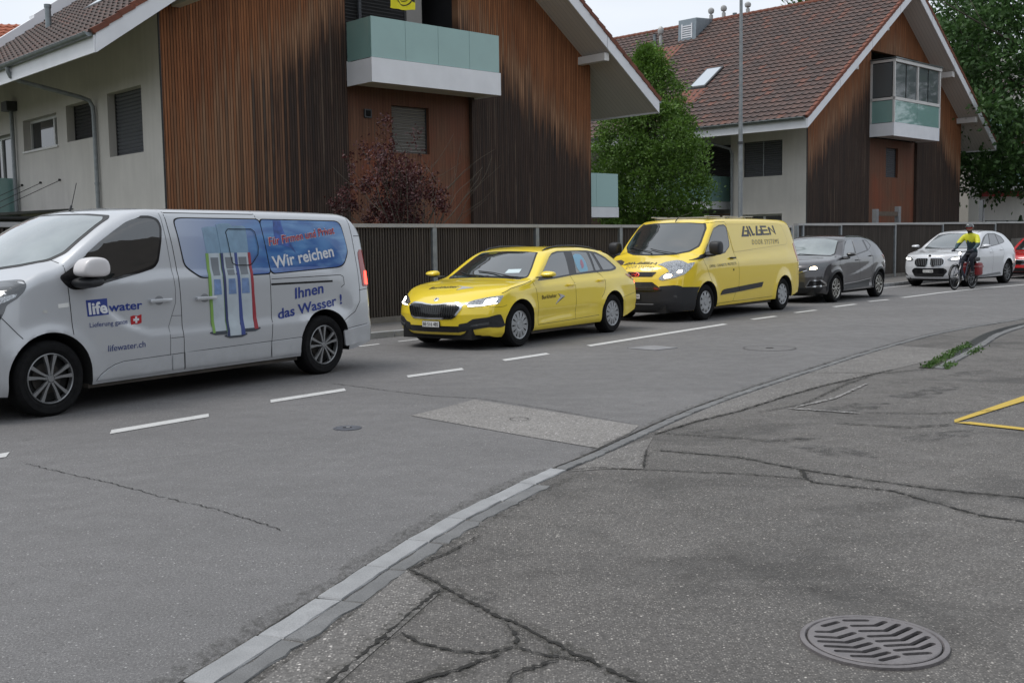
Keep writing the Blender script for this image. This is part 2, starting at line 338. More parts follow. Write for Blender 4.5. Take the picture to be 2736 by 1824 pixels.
mat('bark', (.055, .045, .035), .9, var=.3, vscale=12); mat('twig', (.075, .065, .05), .9)
b = NB('garden_soil'); o = b.co(); b.col(b.mix(b.noise(o, 3, 5), (.05, .07, .025, 1), (.09, .08, .05, 1))); b.rough(.95)
# ------------------------------------------------------------------ ground, road, pavements
def sheet(name, poly, z, m, kind='structure'):
    t = tessellate_polygon([[Vector((a, b_, 0)) for a, b_ in poly]])
    me = mesh(name, [(a, b_, z) for a, b_ in poly], [tuple(q) for q in t], m)
    bm = bmesh.new(); bm.from_mesh(me.data); bmesh.ops.recalc_face_normals(bm, faces=bm.faces)
    if sum(f.normal.z for f in bm.faces) < 0: bmesh.ops.reverse_faces(bm, faces=bm.faces)
    bm.to_mesh(me.data); bm.free(); return tag(me, kind=kind)
sheet('ground', [(-600, -400), (700, -400), (700, 900), (-600, 900)], -.12, M['garden_soil'])
def off(line, d):
    out = []
    for i, p in enumerate(line):
        a = Vector(line[max(i-1, 0)]); c = Vector(line[min(i+1, len(line)-1)]); t = (c-a).normalized(); n = Vector((t.y, -t.x)); q = Vector(p)+n*d; out.append((q.x, q.y))
    return out
def resample(line, step):
    out = [line[0]]; acc = 0
    for a, c in zip(line, line[1:]):
        L_ = math.dist(a, c); n = max(1, round(L_/step))
        for k in range(1, n+1): out.append((lerp(a[0], c[0], k/n), lerp(a[1], c[1], k/n)))
    return out
def smoothline(line, n=8):
    ts = [0]
    for a, c in zip(line, line[1:]): ts.append(ts[-1]+math.dist(a, c))
    fx = spl([(t, p[0]) for t, p in zip(ts, line)]); fy = spl([(t, p[1]) for t, p in zip(ts, line)])
    N = n*(len(line)-1); return [(fx(ts[-1]*k/N), fy(ts[-1]*k/N)) for k in range(N+1)]
KERB = [(-4.6, -6.0), (-3.1, -1.6), (-1.85, 1.75), (-1.15, 3.61), (-.88, 4.37), (-.49, 5.49), (-.18, 6.18), (.16, 6.86), (.56, 7.56), (1.05, 8.51), (1.65, 9.59), (2.37, 10.72), (3.4, 12.26), (4.74, 14.2), (6.56, 16.61), (8.87, 19.0), (14.2, 24.4), (26, 35), (50, 55)]
KS = smoothline(KERB, 10)
FARK = [(-22, -3), (-12, 5.6), (-6.5, 12.0), (-2.29, 16.97), (-1.5, 17.85), (2.5, 22.6), (7.0, 28.0), (11.3, 32.4), (13.2, 34.4), (16.5, 37.6), (26, 45.5), (50, 64)]
FS = smoothline(FARK, 6)
sheet('road', off(KS, -.01)+FS[::-1], 0.0, M['asphalt_road'])
sheet('pavement_near', off(KS, -.02)+[(80, 20), (60, -30), (-4, -30)], .004, M['asphalt_walk'])
# far pavement, raised, with its kerb of granite setts
FW = off(FS, -2.35)
sheet('pavement_far', off(FS, -.12)+FW[::-1], .085, M['asphalt_far'])
mb = MB(); line = resample(FARK[1:-1], .52)
for p, q in zip(line, line[1:]):
    a, c = Vector(p), Vector(q); t = (c-a).normalized(); n = Vector((-t.y, t.x)); a2 = a+t*.01; c2 = c-t*.012; w_ = .15+rnd.uniform(-.012, .012); h = .095+rnd.uniform(-.006, .006)
    P = [a2, c2, c2+n*w_, a2+n*w_]; b0 = [(v.x, v.y, -.03) for v in P]; tp = [(v.x+(n*.012).x*(1 if i < 2 else 0), v.y+(n*.012).y*(1 if i < 2 else 0), h) for i, v in enumerate(P)]
    mb.add(b0+tp, [(4, 5, 6, 7), (0, 1, 5, 4), (1, 2, 6, 5), (2, 3, 7, 6), (3, 0, 4, 7)])
tag(mb.build('kerb_far', M['granite_light']), kind='structure')
sheet('garden', off(FS, -2.33)+off(FS, -60)[::-1], .03, M['garden_soil'])
# near kerb: pale granite slabs with a darker broken second row
def stones(name, line, w0, w1, m, step, z, jit, seed, end=None):
    r = random.Random(seed); mb = MB(); pts = resample(line, step); A = off(pts, w0); B = off(pts, w1)
    for i in range(len(pts)-1):
        g = .006; a0, a1, b0, b1 = Vector(A[i]), Vector(A[i+1]), Vector(B[i]), Vector(B[i+1])
        t = (a1-a0).normalized(); a0 += t*g; b0 += t*g; a1 -= t*g; b1 -= t*g
        nn = 6; top = []; low = []; up_ = r.uniform(-.003, .003)
        e0 = [a0.lerp(a1, k/nn)+Vector((r.uniform(-jit, jit)*.4, r.uniform(-jit, jit)*.4)) for k in range(nn+1)]
        e1 = [b1.lerp(b0, k/nn)+Vector((r.uniform(-jit, jit), r.uniform(-jit, jit))) for k in range(nn+1)]
        ring = e0+e1; c = sum(ring, Vector((0, 0)))/len(ring); n = len(ring)
        V = [(p.x, p.y, -.02) for p in ring]+[(p.x, p.y, z-.006+up_) for p in ring]+[(p.x+(c-p).normalized().x*.006, p.y+(c-p).normalized().y*.006, z+up_) for p in ring]
        F = [(k, (k+1) % n, n+(k+1) % n, n+k) for k in range(n)]+[(n+k, n+(k+1) % n, 2*n+(k+1) % n, 2*n+k) for k in range(n)]+[tuple(range(2*n, 3*n))]
        mb.add(V, F)
    return tag(mb.build(name, m), kind='structure')
def cut(line, y0, y1): return [p for p in line if y0 <= p[1] <= y1]
stones('kerb_near_slabs', cut(KS, -1.7, 7.05), 0.0, .115, M['granite_light'], .62, .012, .005, 4)
stones('kerb_near_second_row', cut(KS, -1.7, 7.0), .125, .215, M['granite_dark'], .31, .010, .013, 5)
stones('kerb_near_setts', cut(KS, 6.93, 36), .03, .11, M['granite_dark'], .20, .016, .008, 6)
def ribbon(mb, line, w_, z, seed=0, jit=.009, wj=.5, dens=.022, taper=True):
    r = random.Random(seed); pts = resample(line, dens); pts = [(p[0]+r.uniform(-jit, jit), p[1]+r.uniform(-jit, jit)) for p in pts]; n = len(pts)
    V = []
    for i, p in enumerate(pts):
        a = Vector(pts[max(i-1, 0)]); c = Vector(pts[min(i+1, n-1)]); t = (c-a).normalized(); nn = Vector((t.y, -t.x))
        k = w_*(1-wj+2*wj*r.random())*.5*(min(1, .25+min(i, n-1-i)/3) if taper else 1); V += [(p[0]+nn.x*k, p[1]+nn.y*k, z), (p[0]-nn.x*k, p[1]-nn.y*k, z)]
    mb.add(V, [(2*i, 2*i+1, 2*i+3, 2*i+2) for i in range(n-1)])
mb = MB()
ribbon(mb, cut(KS, -1.7, 30), .014, .008, 1, .004, .8, .05)
ribbon(mb, [(-3.43, 7.48), (-3.0, 7.12), (-2.57, 6.8), (-2.1, 6.38), (-1.7, 6.07), (-1.22, 5.58)], .006, .004, 2, .012, .8)
ribbon(mb, [(-1.98, 11.65), (-1.3, 11.0), (-.76, 10.53), (-.33, 10.33)], .010, .004, 3, .01, .8)
ribbon(mb, [(-.33, 10.33), (.3, 9.6), (1.02, 8.65)], .008, .0085, 31, .006, .8)
tag(mb.build('road_cracks', M['crack']), kind='structure')
mb = MB(); z = .0085; HALO = MB()
for i, (l, w_) in enumerate([([(1.0, 7.61), (1.55, 7.3), (1.86, 6.88), (2.2, 6.54), (2.5, 6.28), (2.91, 6.04), (3.6, 5.7)], .014), ([(1.86, 6.88), (1.82, 6.6), (1.84, 6.5), (2.23, 6.25), (2.49, 5.67), (2.66, 5.53), (3.1, 5.2)], .013),
        ([(.3, 6.95), (.55, 7.04), (.85, 6.95), (1.44, 6.78), (1.84, 6.6)], .008), ([(-.49, 4.86), (-.33, 4.63), (-.31, 4.58), (-.1, 4.25), (.03, 4.08), (.2, 3.82), (.4, 3.55), (.7, 3.2)], .014),
        ([(-.33, 4.56), (-.45, 4.2), (-.64, 3.59), (-.75, 3.2)], .012), ([(-.03, 4.12), (0, 4.01), (.0, 3.88), (-.11, 3.82), (-.22, 3.84), (-.36, 3.93), (-.45, 4.05)], .011), ([(-.01, 3.88), (.12, 3.78), (.27, 3.74), (.3, 3.68)], .012), ([(-.05, 3.82), (-.18, 3.7), (-.28, 3.62), (-.45, 3.5)], .014),
        ([(-.49, 4.86), (-.3, 5.15), (-.18, 5.42)], .008), ([(-.55, 3.9), (-.45, 4.03)], .008), ([(.15, 3.75), (-.02, 3.62), (-.05, 3.4)], .01),
        ([(1.08, 8.21), (1.5, 8.78), (1.98, 9.3), (2.6, 10.15), (3.2, 10.89), (4.28, 12.06)], .012), ([(1.08, 8.3), (1.5, 8.1), (1.9, 7.9), (2.3, 7.95)], .008), ([(3.25, 11.9), (4.1, 11.75), (4.7, 12.1)], .010), ([(.95, 7.62), (.85, 6.98)], .008), ([(2.1, 9.2), (2.6, 9.6), (3.4, 10.9), (3.9, 11.6)], .009), ([(3.0, 9.1), (3.5, 9.0), (4.2, 9.1)], .01), ([(2.6, 8.6), (3.1, 8.35), (3.5, 8.45)], .014)]):
    ribbon(mb, l, w_, z+.0004*i, 40+i, .008, .9); ribbon(HALO, l, w_*7, .0079+.0001*i, 80+i, .012, .5, .05)
tag(mb.build('pavement_cracks', M['crack']), kind='structure')
b = NB('crack_dirt'); o_ = b.co(); f_ = b.noise(o_, 34, 5, .75); b.col((.035, .034, .026, 1)); b.rough(.9); b.put(b.b.inputs['Alpha'], b.rng(f_, .46, .70, 0, .6))
ribbon(HALO, off(cut(KS, -1.7, 7.2), -.05), .11, .0052, 201, .02, .6, .05); ribbon(HALO, off(cut(KS, 7.2, 30), -.03), .08, .0054, 202, .012, .6, .05); ribbon(HALO, off(cut(KS, -1.7, 7.2), .235), .05, .0056, 203, .012, .6, .05)
tag(HALO.build('crack_dirt', M['crack_dirt']), kind='structure')
# patches of other asphalt
sheet('asphalt_patch', [(-.89, 9.34), (-.6, 9.82), (-.37, 10.25), (.3, 9.5), (1.02, 8.65), (.92, 8.35), (.61, 7.72), (.1, 8.25)], .0045, M['asphalt_patch'])
asphalt('asphalt_seam', (.185, .176, .166, 1), (.50, .47, .44, 1), .2, .9, .7)
CR = [(1.08, 8.21), (1.5, 8.78), (1.98, 9.3), (2.6, 10.15), (3.2, 10.89), (4.28, 12.06), (5.9, 13.9)]
sheet('pavement_seam', off(cut(KS, 8.3, 14.9), .12)+CR[::-1], .0072, M['asphalt_seam'])
sheet('pavement_patch', [(.36, 6.93), (.6, 6.99), (.85, 6.97), (.95, 7.62), (1.06, 8.1), (.78, 7.72)], .0072, M['asphalt_seam'])
sheet('pavement_patch', [(-.62, 3.55), (-.33, 4.5), (-.5, 4.84), (-.68, 4.2), (-.9, 3.55), (-.85, 3.0)], .0074, M['asphalt_seam'])
mb = MB()
for cx_, cy_, a_, b_, an in [(2.95, 9.35, .42, .16, .6), (2.0, 7.9, .3, .1, .2), (3.2, 8.0, .4, .12, .5), (2.25, 7.45, .16, .3, .9), (3.9, 10.2, .6, .14, .7), (-.14, 4.42, .1, .05, 1.0), (1.5, 8.35, .16, .06, .4), (4.9, 11.6, .5, .1, .6)]:
    r = random.Random(int(cx_*100)); N = 26; P = []
    for k in range(N):
        t = 2*math.pi*k/N; q = 1+r.uniform(-.3, .3); x_, y_ = a_*q*math.cos(t), b_*q*math.sin(t); P.append((cx_+x_*math.cos(an)-y_*math.sin(an), cy_+x_*math.sin(an)+y_*math.cos(an)))
    t = tessellate_polygon([[Vector((x, y, 0)) for x, y in P]]); mb.add([(x, y, .0092) for x, y in P], [tuple(q) for q in t])
b = NB('damp_stain'); o_ = b.co(); f_ = b.noise(o_, 9, 5, .7); b.col((.03, .029, .028, 1)); b.rough(.6); b.put(b.b.inputs['Alpha'], b.rng(f_, .42, .72, 0, .6))
tag(mb.build('pavement_stains', M['damp_stain']), kind='structure')
# road markings
def band(mb, p, q, w_, z, skew=0):
    a, c = Vector(p), Vector(q); t = (c-a).normalized(); n = Vector((t.y, -t.x))*w_/2
    V = [a+n, c+n-t*skew, c-n, a-n+t*skew]; mb.add([(v.x, v.y, z) for v in V], [(0, 1, 2, 3)])
mb = MB()
DASH = [((-4.7, 6.4), (-3.68, 7.87)), ((-3.33, 8.68), (-2.68, 9.58)), ((-2.38, 10.29), (-1.7, 11.15)), ((-1.23, 12.08), (-.55, 12.83)), ((-.15, 13.61), (.52, 14.45)), ((1.06, 15.34), (3.81, 19.03)), ((4.42, 19.92), (5.12, 20.77)), ((5.64, 21.55), (6.35, 22.35)), ((6.91, 23.19), (7.73, 24.12)), ((8.24, 24.95), (9.01, 25.68))]
for p, q in DASH: band(mb, p, q, .155, .005, .12)
l = smoothline([(9.54, 26.33), (12.11, 29.25), (15.31, 32.22), (22.5, 38.4), (40, 53)], 8); A = off(l, .07); B = off(l, -.07)
mb.add([(x, y, .005) for x, y in A]+[(x, y, .005) for x, y in B], [(i, i+1, len(A)+i+1, len(A)+i) for i in range(len(A)-1)])
for p, q in [((-2.28, 15.8), (-1.98, 16.18)), ((-1.77, 16.51), (-1.44, 16.9)), ((-3.4, 14.5), (-2.9, 15.1)), ((-.9, 17.6), (-.5, 18.1))]: band(mb, p, q, .1, .005, .06)
mb.add([(10.9, 31.45, .005), (12.3, 33.0, .005), (12.22, 33.08, .005), (10.82, 31.52, .005)], [(0, 1, 2, 3)])
tag(mb.build('road_markings', M['road_paint']), kind='structure')
mb = MB(); z = .0125
for V in ([(3.53, 8.53), (5.6, 10.6), (5.52, 10.75), (3.58, 8.66)], [(3.53, 8.53), (4.3, 7.73), (4.36, 7.82), (3.66, 8.55)]):
    mb.add([(x, y, z) for x, y in V], [(0, 1, 2, 3)]); z += .0006
tag(mb.build('parking_bay_line', M['yellow_paint']), kind='structure')
mb = MB(); ribbon(mb, [(2.42, 9.39), (2.7, 9.22), (2.94, 9.05)], .045, .0125, 3, .008, .4); ribbon(mb, [(2.5, 9.45), (3.0, 9.95), (3.6, 10.9)], .03, .0125, 4, .01, .7)
tag(mb.build('worn_line', M['worn_paint']), kind='structure')
# cast iron covers
def cover(name, label, cx_, cy_, r_, m, rings, z0=.006, rz=0):
    t = thing(name, label, 'manhole cover', (cx_, cy_, 0), rz); mb = MB(); mb.lathe([(r_, -.02), (r_, z0), (r_-.012, z0+.002), (r_-.02, z0), (r_-.024, z0-.004), (r_-.028, z0), (0.001, z0+.001)], 48); mb.build('cover_plate', m, t, True); return t
mat('cast_iron', (.10, .105, .12), .5, .4, var=.2, vscale=30); mat('cast_iron_pale', (.17, .158, .16), .55, .25, var=.16, vscale=10, bump=.25, bscale=60); mat('pit', (.004, .004, .004), 1)
t = cover('manhole_cover', 'small round iron cover with a pale notch in the road near the white dashes', -1.36, 8.75, .115, M['cast_iron'], 1)
MB().box(-.035, .035, -.012, .012, .0075, .010).build('keyhole', M['pit'], t); MB().box(-.01, .02, -.006, .006, .0105, .013).build('notch', M['road_paint'], t)
t = cover('manhole_cover', 'large round cover flush in the road behind the grey rectangular plate', 3.52, 14.68, .36, M['asphalt_road'], 1, .004)
MB().lathe([(.345, .0085), (.352, .0085)], 48).build('rim', M['crack'], t); MB().box(-.05, .05, -.02, .02, .009, .011).build('keyhole', M['pit'], t)
t = thing('valve_plate', 'pale grey rectangular plate set in the road near the long white line', 'plate', (1.95, 14.95, 0), R(-50))
MB().prism([(-.24, -.26), (.24, -.22), (.26, .24), (-.2, .27)], .008, 'z', .001).build('plate', M['concrete_pale'] if 'concrete_pale' in M else mat('concrete_pale', (.22, .22, .225), .8, var=.1), t)
t = cover('manhole_cover', 'faint small cover on the pale asphalt patch in the road', .05, 9.05, .10, M['asphalt_patch'], 1, .006)
MB().lathe([(.075, .0105), (.081, .0105)], 32).build('rim', M['crack'], t)
# drain grating with slanted chevron slots
def grating():
    t = thing('drain_grating', 'round cast iron drain grating with zigzag slots in the near pavement', 'drain grating', (1.321, 3.873, 0), 0)
    MB().lathe([(.264, -.03), (.264, .016), (.258, .019), (.246, .018), (.241, .009)], 72).build('frame_ring', M['cast_iron_pale'], t, True)
    
    plate = MB(); plate.lathe([(.002, .020), (.232, .020), (.236, .017), (.236, .009), (.002, .009), (.002, .020)], 72); po = plate.build('grate', M['cast_iron_pale'], t)
    cut_ = MB()
    def slot(pts, w_):
        pts = [Vector(p) for p in pts]
        for a, c in zip(pts, pts[1:]):
            d = (c-a).normalized(); n = Vector((-d.y, d.x))*w_/2; ang = math.atan2(d.y, d.x); P = []
            for k in range(7): q = ang-math.pi/2+math.pi*k/6; P.append((c.x+math.cos(q)*w_/2, c.y+math.sin(q)*w_/2))
            for k in range(7): q = ang+math.pi/2+math.pi*k/6; P.append((a.x+math.cos(q)*w_/2, a.y+math.sin(q)*w_/2))
            cut_.prism(P, .10, 'z', -.05+len(cut_.V)*1e-6)
    # image-measured layout in the grating's own plane: two columns of chevrons
    SL = GRATE_SLOTS
    for s_ in SL: slot(s_, .024)
    co = cut_.build('slot_cutter', M['pit'], t)
    for q in (co, po):
        bm = bmesh.new(); bm.from_mesh(q.data); bmesh.ops.remove_doubles(bm, verts=bm.verts, dist=1e-6); bmesh.ops.recalc_face_normals(bm, faces=bm.faces); bm.to_mesh(q.data); bm.free()
    m = po.modifiers.new('b', 'BOOLEAN'); m.operation = 'DIFFERENCE'; m.object = co; m.solver = 'EXACT'; m.use_self = True
    dg = bpy.context.evaluated_depsgraph_get(); me = bpy.data.meshes.new_from_object(po.evaluated_get(dg)); po.modifiers.clear(); po.data = me; bpy.data.objects.remove(co)
    if not me.materials: me.materials.append(M['cast_iron_pale'])
    MB().lathe([(.001, .0082), (.238, .0082)], 32).build('pit', M['pit'], t)  # flat black disc, paints the darkness of a shaft seen through the slots
GRATE_SLOTS = [[(-0.1435, 0.1424), (-0.0807, 0.1793)], [(-0.0435, 0.1971), (0.0372, 0.1936)], [(-0.1831, 0.0818), (-0.1358, 0.0774), (-0.0673, 0.1203)], [(-0.0327, 0.1377), (0.0543, 0.1366), (0.1009, 0.1741)], [(-0.1995, 0.0316), (-0.1254, 0.0166), (-0.0545, 0.0618)], [(-0.0197, 0.0811), (0.0731, 0.081), (0.1418, 0.143)], [(-0.2021, -0.0156), (-0.1097, -0.031), (-0.0414, 0.0073)], [(-0.0048, 0.026), (0.0846, 0.0319), (0.1727, 0.1052)], [(-0.1923, -0.0633), (-0.0954, -0.0809), (-0.0278, -0.0436)], [(0.0087, -0.0242), (0.1021, -0.0163), (0.1926, 0.0613)], [(-0.1684, -0.1116), (-0.078, -0.1252), (-0.0135, -0.0898)], [(0.0244, -0.0698), (0.1204, -0.0599), (0.2034, 0.0091)], [(-0.1258, -0.1606), (-0.0606, -0.1675), (0.0071, -0.1341)], [(0.0434, -0.1145), (0.1351, -0.1002), (0.1962, -0.0572)], [(-0.0395, -0.2027), (0.0274, -0.171)], [(0.0631, -0.1528), (0.1502, -0.1431)]]
grating()
# ------------------------------------------------------------------ the two gabled houses
def tile_slope(name, x_e, z_e, x_r, y0, y1, sl, parent, holes=()):
    """pantiled roof slope from eave (x_e,z_e) up to ridge x_r, courses stepped, rolls modelled"""
    sgn = 1 if x_r > x_e else -1; run = abs(x_r-x_e); slen = run*math.hypot(1, sl); nc = round(slen/.335); tl = slen/nc
    ny = round((y1-y0)/.30); tw = (y1-y0)/ny; up = Vector((sgn, 0, sl)).normalized(); nrm = Vector((-sgn*sl, 0, 1)).normalized()
    fr = [0, .10, .2, .32, .55, .85]; hh = [.030, .046, .046, .020, .006, .012]
    ys = [(i, f, h) for i in range(ny) for f, h in zip(fr, hh)]+[(ny, 0, .03)]
    V = []; UV = []; F = []; n = len(ys); r = random.Random(11); base = Vector((x_e, 0, z_e))
    for c in range(nc):
        for k, (a, lift) in enumerate(((0, .046), (1.06, .008), (0.0, .0))):
            for i, f, h in ys:
                hj = lift+(h if k < 2 else -.004); p = base+up*((c+a)*tl)+nrm*hj; V.append((p.x, y0+(i+f)*tw, p.z)); UV.append((i+f+.001, c+min(a, .98)+.001))
        b0 = c*3*n
        for i in range(n-1):
            F.append((b0+i, b0+i+1, b0+n+i+1, b0+n+i)); F.append((b0+2*n+i, b0+2*n+i+1, b0+i+1, b0+i))
    o = mesh(name, V, F, M['roof_tile'], parent, uv=UV); return o
def blind(parent, x0, x1, z0, z1, y, m, axis='y', sill=True, frame=True, rec=.14):
    """window: recess reveal, slatted blind or glass, sill ; axis y -> wall faces -y, axis x -> wall faces -x (x0,x1 are y then)"""
    def B(mb, a0, a1, d0, d1, c0, c1): mb.box(*((a0, a1, d0, d1) if axis == 'y' else (d0, d1, a0, a1)), c0, c1)
    w_ = MB(); s = 1
    B(w_, x0, x1, y-.004, y+.004, z0, z1)
    win = w_.build('window', M['dark_room'], parent)
    bl = MB(); nsl = round((z1-z0)/.085)
    for k in range(nsl):
        zz = z0+(k+.5)*(z1-z0)/nsl; h = (z1-z0)/nsl*.46
        V = [(x0+.03, y-.010, zz-h), (x1-.03, y-.010, zz-h), (x1-.03, y-.040, zz+h*.2), (x0+.03, y-.040, zz+h*.2), (x0+.03, y-.014, zz+h), (x1-.03, y-.014, zz+h)]
        if axis == 'x': V = [(b_, a, c) for a, b_, c in V]
        bl.add(V, [(0, 1, 2, 3), (3, 2, 5, 4)])
    bl.build('blind', m, win)
    fr = MB()
    B(fr, x0-.001, x0+.03, y-.05, y-.006, z0, z1); B(fr, x1-.03, x1+.001, y-.05, y-.006, z0, z1); fr.build('guide_rail', M['metal_dark'], win)
    if sill:
        sb = MB(); B(sb, x0-.05, x1+.05, y-.09, y+.02, z0-.045, z0-.002); sb.build('sill', M['white_trim_dull'], win)
    return win
def gwall(name, x0, x1, y0, y1, z0, ztop, parent, m, holes=()):
    """wall facing -y with rectangular holes (x0,x1,z0,z1); ztop may be a function of x ; real thickness y0..y1"""
    xs = sorted(set([x0, x1]+[h[0] for h in holes]+[h[1] for h in holes]+([ (13.4/2)] if callable(ztop) and x0 < 6.7 < x1 else [])))
    zt = ztop if callable(ztop) else (lambda x: ztop); mb = MB()
    for a, c in zip(xs, xs[1:]):
        mid = (a+c)/2; hs = sorted([h for h in holes if h[0] <= mid <= h[1]], key=lambda h: h[2]); lo = z0; segs = []
        for h in hs: segs.append((lo, h[2])); lo = h[3]
        segs.append((lo, None))
        for s0, s1 in segs:
            za, zb_ = (zt(a), zt(c)) if s1 is None else (s1, s1)
            mb.add([(a, y0, s0), (c, y0, s0), (c, y0, zb_), (a, y0, za), (a, y1, s0), (c, y1, s0), (c, y1, zb_), (a, y1, za)], [(0, 1, 2, 3), (5, 4, 7, 6), (0, 3, 7, 4), (1, 5, 6, 2), (3, 2, 6, 7), (0, 4, 5, 1)])
    return mb.build(name, m, parent)
def swall(name, y0, y1, x0, x1, z0, z1, parent, m, holes=()):
    """wall facing -x (plane x0), holes (ya,yb,za,zb)"""
    ys = sorted(set([y0, y1]+[h[0] for h in holes]+[h[1] for h in holes])); mb = MB()
    for a, c in zip(ys, ys[1:]):
        mid = (a+c)/2; hs = sorted([h for h in holes if h[0] <= mid <= h[1]], key=lambda h: h[2]); lo = z0; segs = []
        for h in hs: segs.append((lo, h[2])); lo = h[3]
        segs.append((lo, z1))
        for s0, s1 in segs: mb.box(x0, x1, a, c, s0, s1)
    return mb.build(name, m, parent)
def gutter(parent, x, y0, y1, z, r=.075, side=-1):
    mb = MB(); N = 8; V = []
    for yy in (y0, y1):
        for k in range(N+1): a = math.pi+math.pi*k/N; V.append((x+r*math.cos(a), yy, z+r*math.sin(a)))
    for yy in (y0, y1):
        for k in range(N+1): a = math.pi+math.pi*k/N; V.append((x+(r-.006)*math.cos(a), yy, z+(r-.006)*math.sin(a)))
    n = N+1; F = [(k, k+1, n+k+1, n+k) for k in range(N)]+[(2*n+k+1, 2*n+k, 3*n+k, 3*n+k+1) for k in range(N)]+[tuple(range(n)), tuple(range(n, 2*n))[::-1]]
    mb.add(V, F); mb.tube([(x-r, y0, z+.004), (x-r, y1, z+.004)], .010, 6)
    k = y0+.4
    while k < y1: mb.box(x-r, x+r, k, k+.02, z-.012, z+.004); k += .9
    g = mb.build('gutter', M['zinc'], parent, True); return g
def roof_trim(root, W, zc, sl, ov, fy, depth, th, left_only=False):
    """soffits, fascias, verge tiles, tiles, purlins. gable at y=0, overhang to y=-fy ; eave corner underside z = zc-ov*sl"""
    mid = W/2; zr = zc+mid*sl; ze = zc-ov*sl
    rf = MB()
    for sg in (-1, 1):                                   # roof slab (boarded underside)
        xe = -ov if sg < 0 else W+ov
        V = [(xe, -fy+.03, ze), (mid, -fy+.03, zr), (mid, depth, zr), (xe, depth, ze), (xe, -fy+.03, ze+th), (mid, -fy+.03, zr+th), (mid, depth, zr+th), (xe, depth, ze+th)]
        rf.add(V, [(0, 1, 2, 3), (4, 7, 6, 5), (0, 3, 7, 4), (3, 2, 6, 7), (0, 4, 5, 1)])
    roof = rf.build('roof', M['soffit_boards'], root)
    for sg in (-1, 1):
        xe = -ov if sg < 0 else W+ov
        f = MB(); x1 = mid+(-.002 if sg < 0 else .002); z1 = zr
        P = [(xe, ze-.05), (x1, z1-.05+.0), (x1, z1+th-.01), (xe, ze+th-.01)]
        f.prism(P, .035, 'y', -fy-.008); f.build('bargeboard', M['white_trim'], roof)
        jm = MB()
        for q in (.27, .56, .83):
            xx = lerp(xe, x1, q); zz = lerp(ze, z1, q); jm.box(xx-.004, xx+.004, -fy-.010, -fy-.007, zz-.04, zz+th-.02)
        jm.build('board_joint', M['metal_dark'], roof)
        e = MB(); e.box(min(xe, xe+sg*.03), max(xe, xe+sg*.03), -fy+.028, depth, ze-.05, ze+th-.06); e.build('fascia', M['white_trim'], roof)
        tile_slope('roof_tiles', xe+sg*.05, ze+th-.05*sl+.01, mid, -fy+.05, depth, sl, roof)
        gutter(roof, xe+sg*.11, -fy+.06, depth, ze+th-.02)
        # verge tiles stepping up the rake
        vt = MB(); up = Vector((-sg, 0, sl)).normalized(); nr = Vector((sg*sl, 0, 1)).normalized(); s_ = Vector((xe+sg*.05, 0, ze+th-.02)); Ls = (abs(mid-xe)+.05)*math.hypot(1, sl); n = round(Ls/.335)
        for k in range(n):
            a = s_+up*(Ls/n*k); c = s_+up*(Ls/n*(k+1.04))
            q = [a+nr*-.03, c+nr*-.05, c+nr*.055, a+nr*.085]
            V = [(v.x, -fy-.035, v.z) for v in q]+[(v.x, -fy+.12, v.z) for v in q]
            vt.add(V, [(0, 1, 2, 3), (7, 6, 5, 4), (3, 2, 6, 7), (0, 3, 7, 4), (1, 5, 6, 2), (0, 4, 5, 1)])
        vt.build('verge_tiles', M['tile_orange'], roof)
    rt = MB(); k = -fy
    while k < depth: rt.lathe([(.10, k), (.115, k+.02), (.10, k+.40)], 12, 'y', (mid, 0, zr+th+.03)); k += .38
    rt.build('ridge_tiles', M['tile_orange'], roof)
    return roof
def balcony(root, x0, x1, out, zf, band, gl, m, glm, panels=3, name='balcony', y0=0):
    b = MB(); b.box(x0, x1, y0-out, y0, zf-band+.05, zf-.06); s = b.build(name, M['white_trim_dull'], root)
    f = MB(); f.box(x0-.02, x1+.02, y0-out-.05, y0-out-.005, zf-band, zf); f.box(x0-.02, x0+.02, y0-out-.004, y0+.0, zf-band, zf-.01); f.box(x1-.02, x1+.02, y0-out-.004, y0, zf-band, zf-.01); f.build('parapet_band', M['white_trim'], s)
    g = MB(); yy = y0-out-.02; w_ = (x1-x0)/panels
    for k in range(panels): g.box(x0+k*w_+.004, x0+(k+1)*w_-.004, yy, yy+.02, zf+.012, zf+gl)
    g.box(x0, x0+.02, yy+.024, y0-.01, zf+.012, zf+gl-.004); g.box(x1-.02, x1, yy+.024, y0-.01, zf+.012, zf+gl-.004); g.build('glass_panel', glm, s)
    return s
# ---- house A
ha = thing('gabled_house', 'nearest house with weathered timber gable, turquoise glass balcony and pale plaster side wall', 'house', (-7.384, 23.347, 0), R(42.7), 'gabled timber houses along the street')
W = 13.35; ZC = 6.62; SL = .72
rt_ = lambda x: ZC+min(x, W-x)*SL-.002
gwall('timber_wall', .031, 4.75, 0, .25, 0, rt_, ha, M['cladding_a'])
gwall('timber_wall', 8.72, W, 0, .25, 0, rt_, ha, M['cladding_a'])
bayw = MB()
def baywall(x0, x1, y0, y1, z0, z1, holes): return gwall('bay_wall', x0, x1, y0, y1, z0, z1, ha, M['bay_wood'], holes)
baywall(4.75, 8.72, .14, .3, 0, 5.86, [(6.16, 7.36, 3.80, 4.98)])
MB().box(4.752, 8.3, 0.002, .30, 5.862, 5.9).build('lintel', M['white_trim_dull'], ha)
gwall('loggia_wall', 8.3, 8.72, .0, .25, 5.862, rt_, ha, M['cladding_a'])
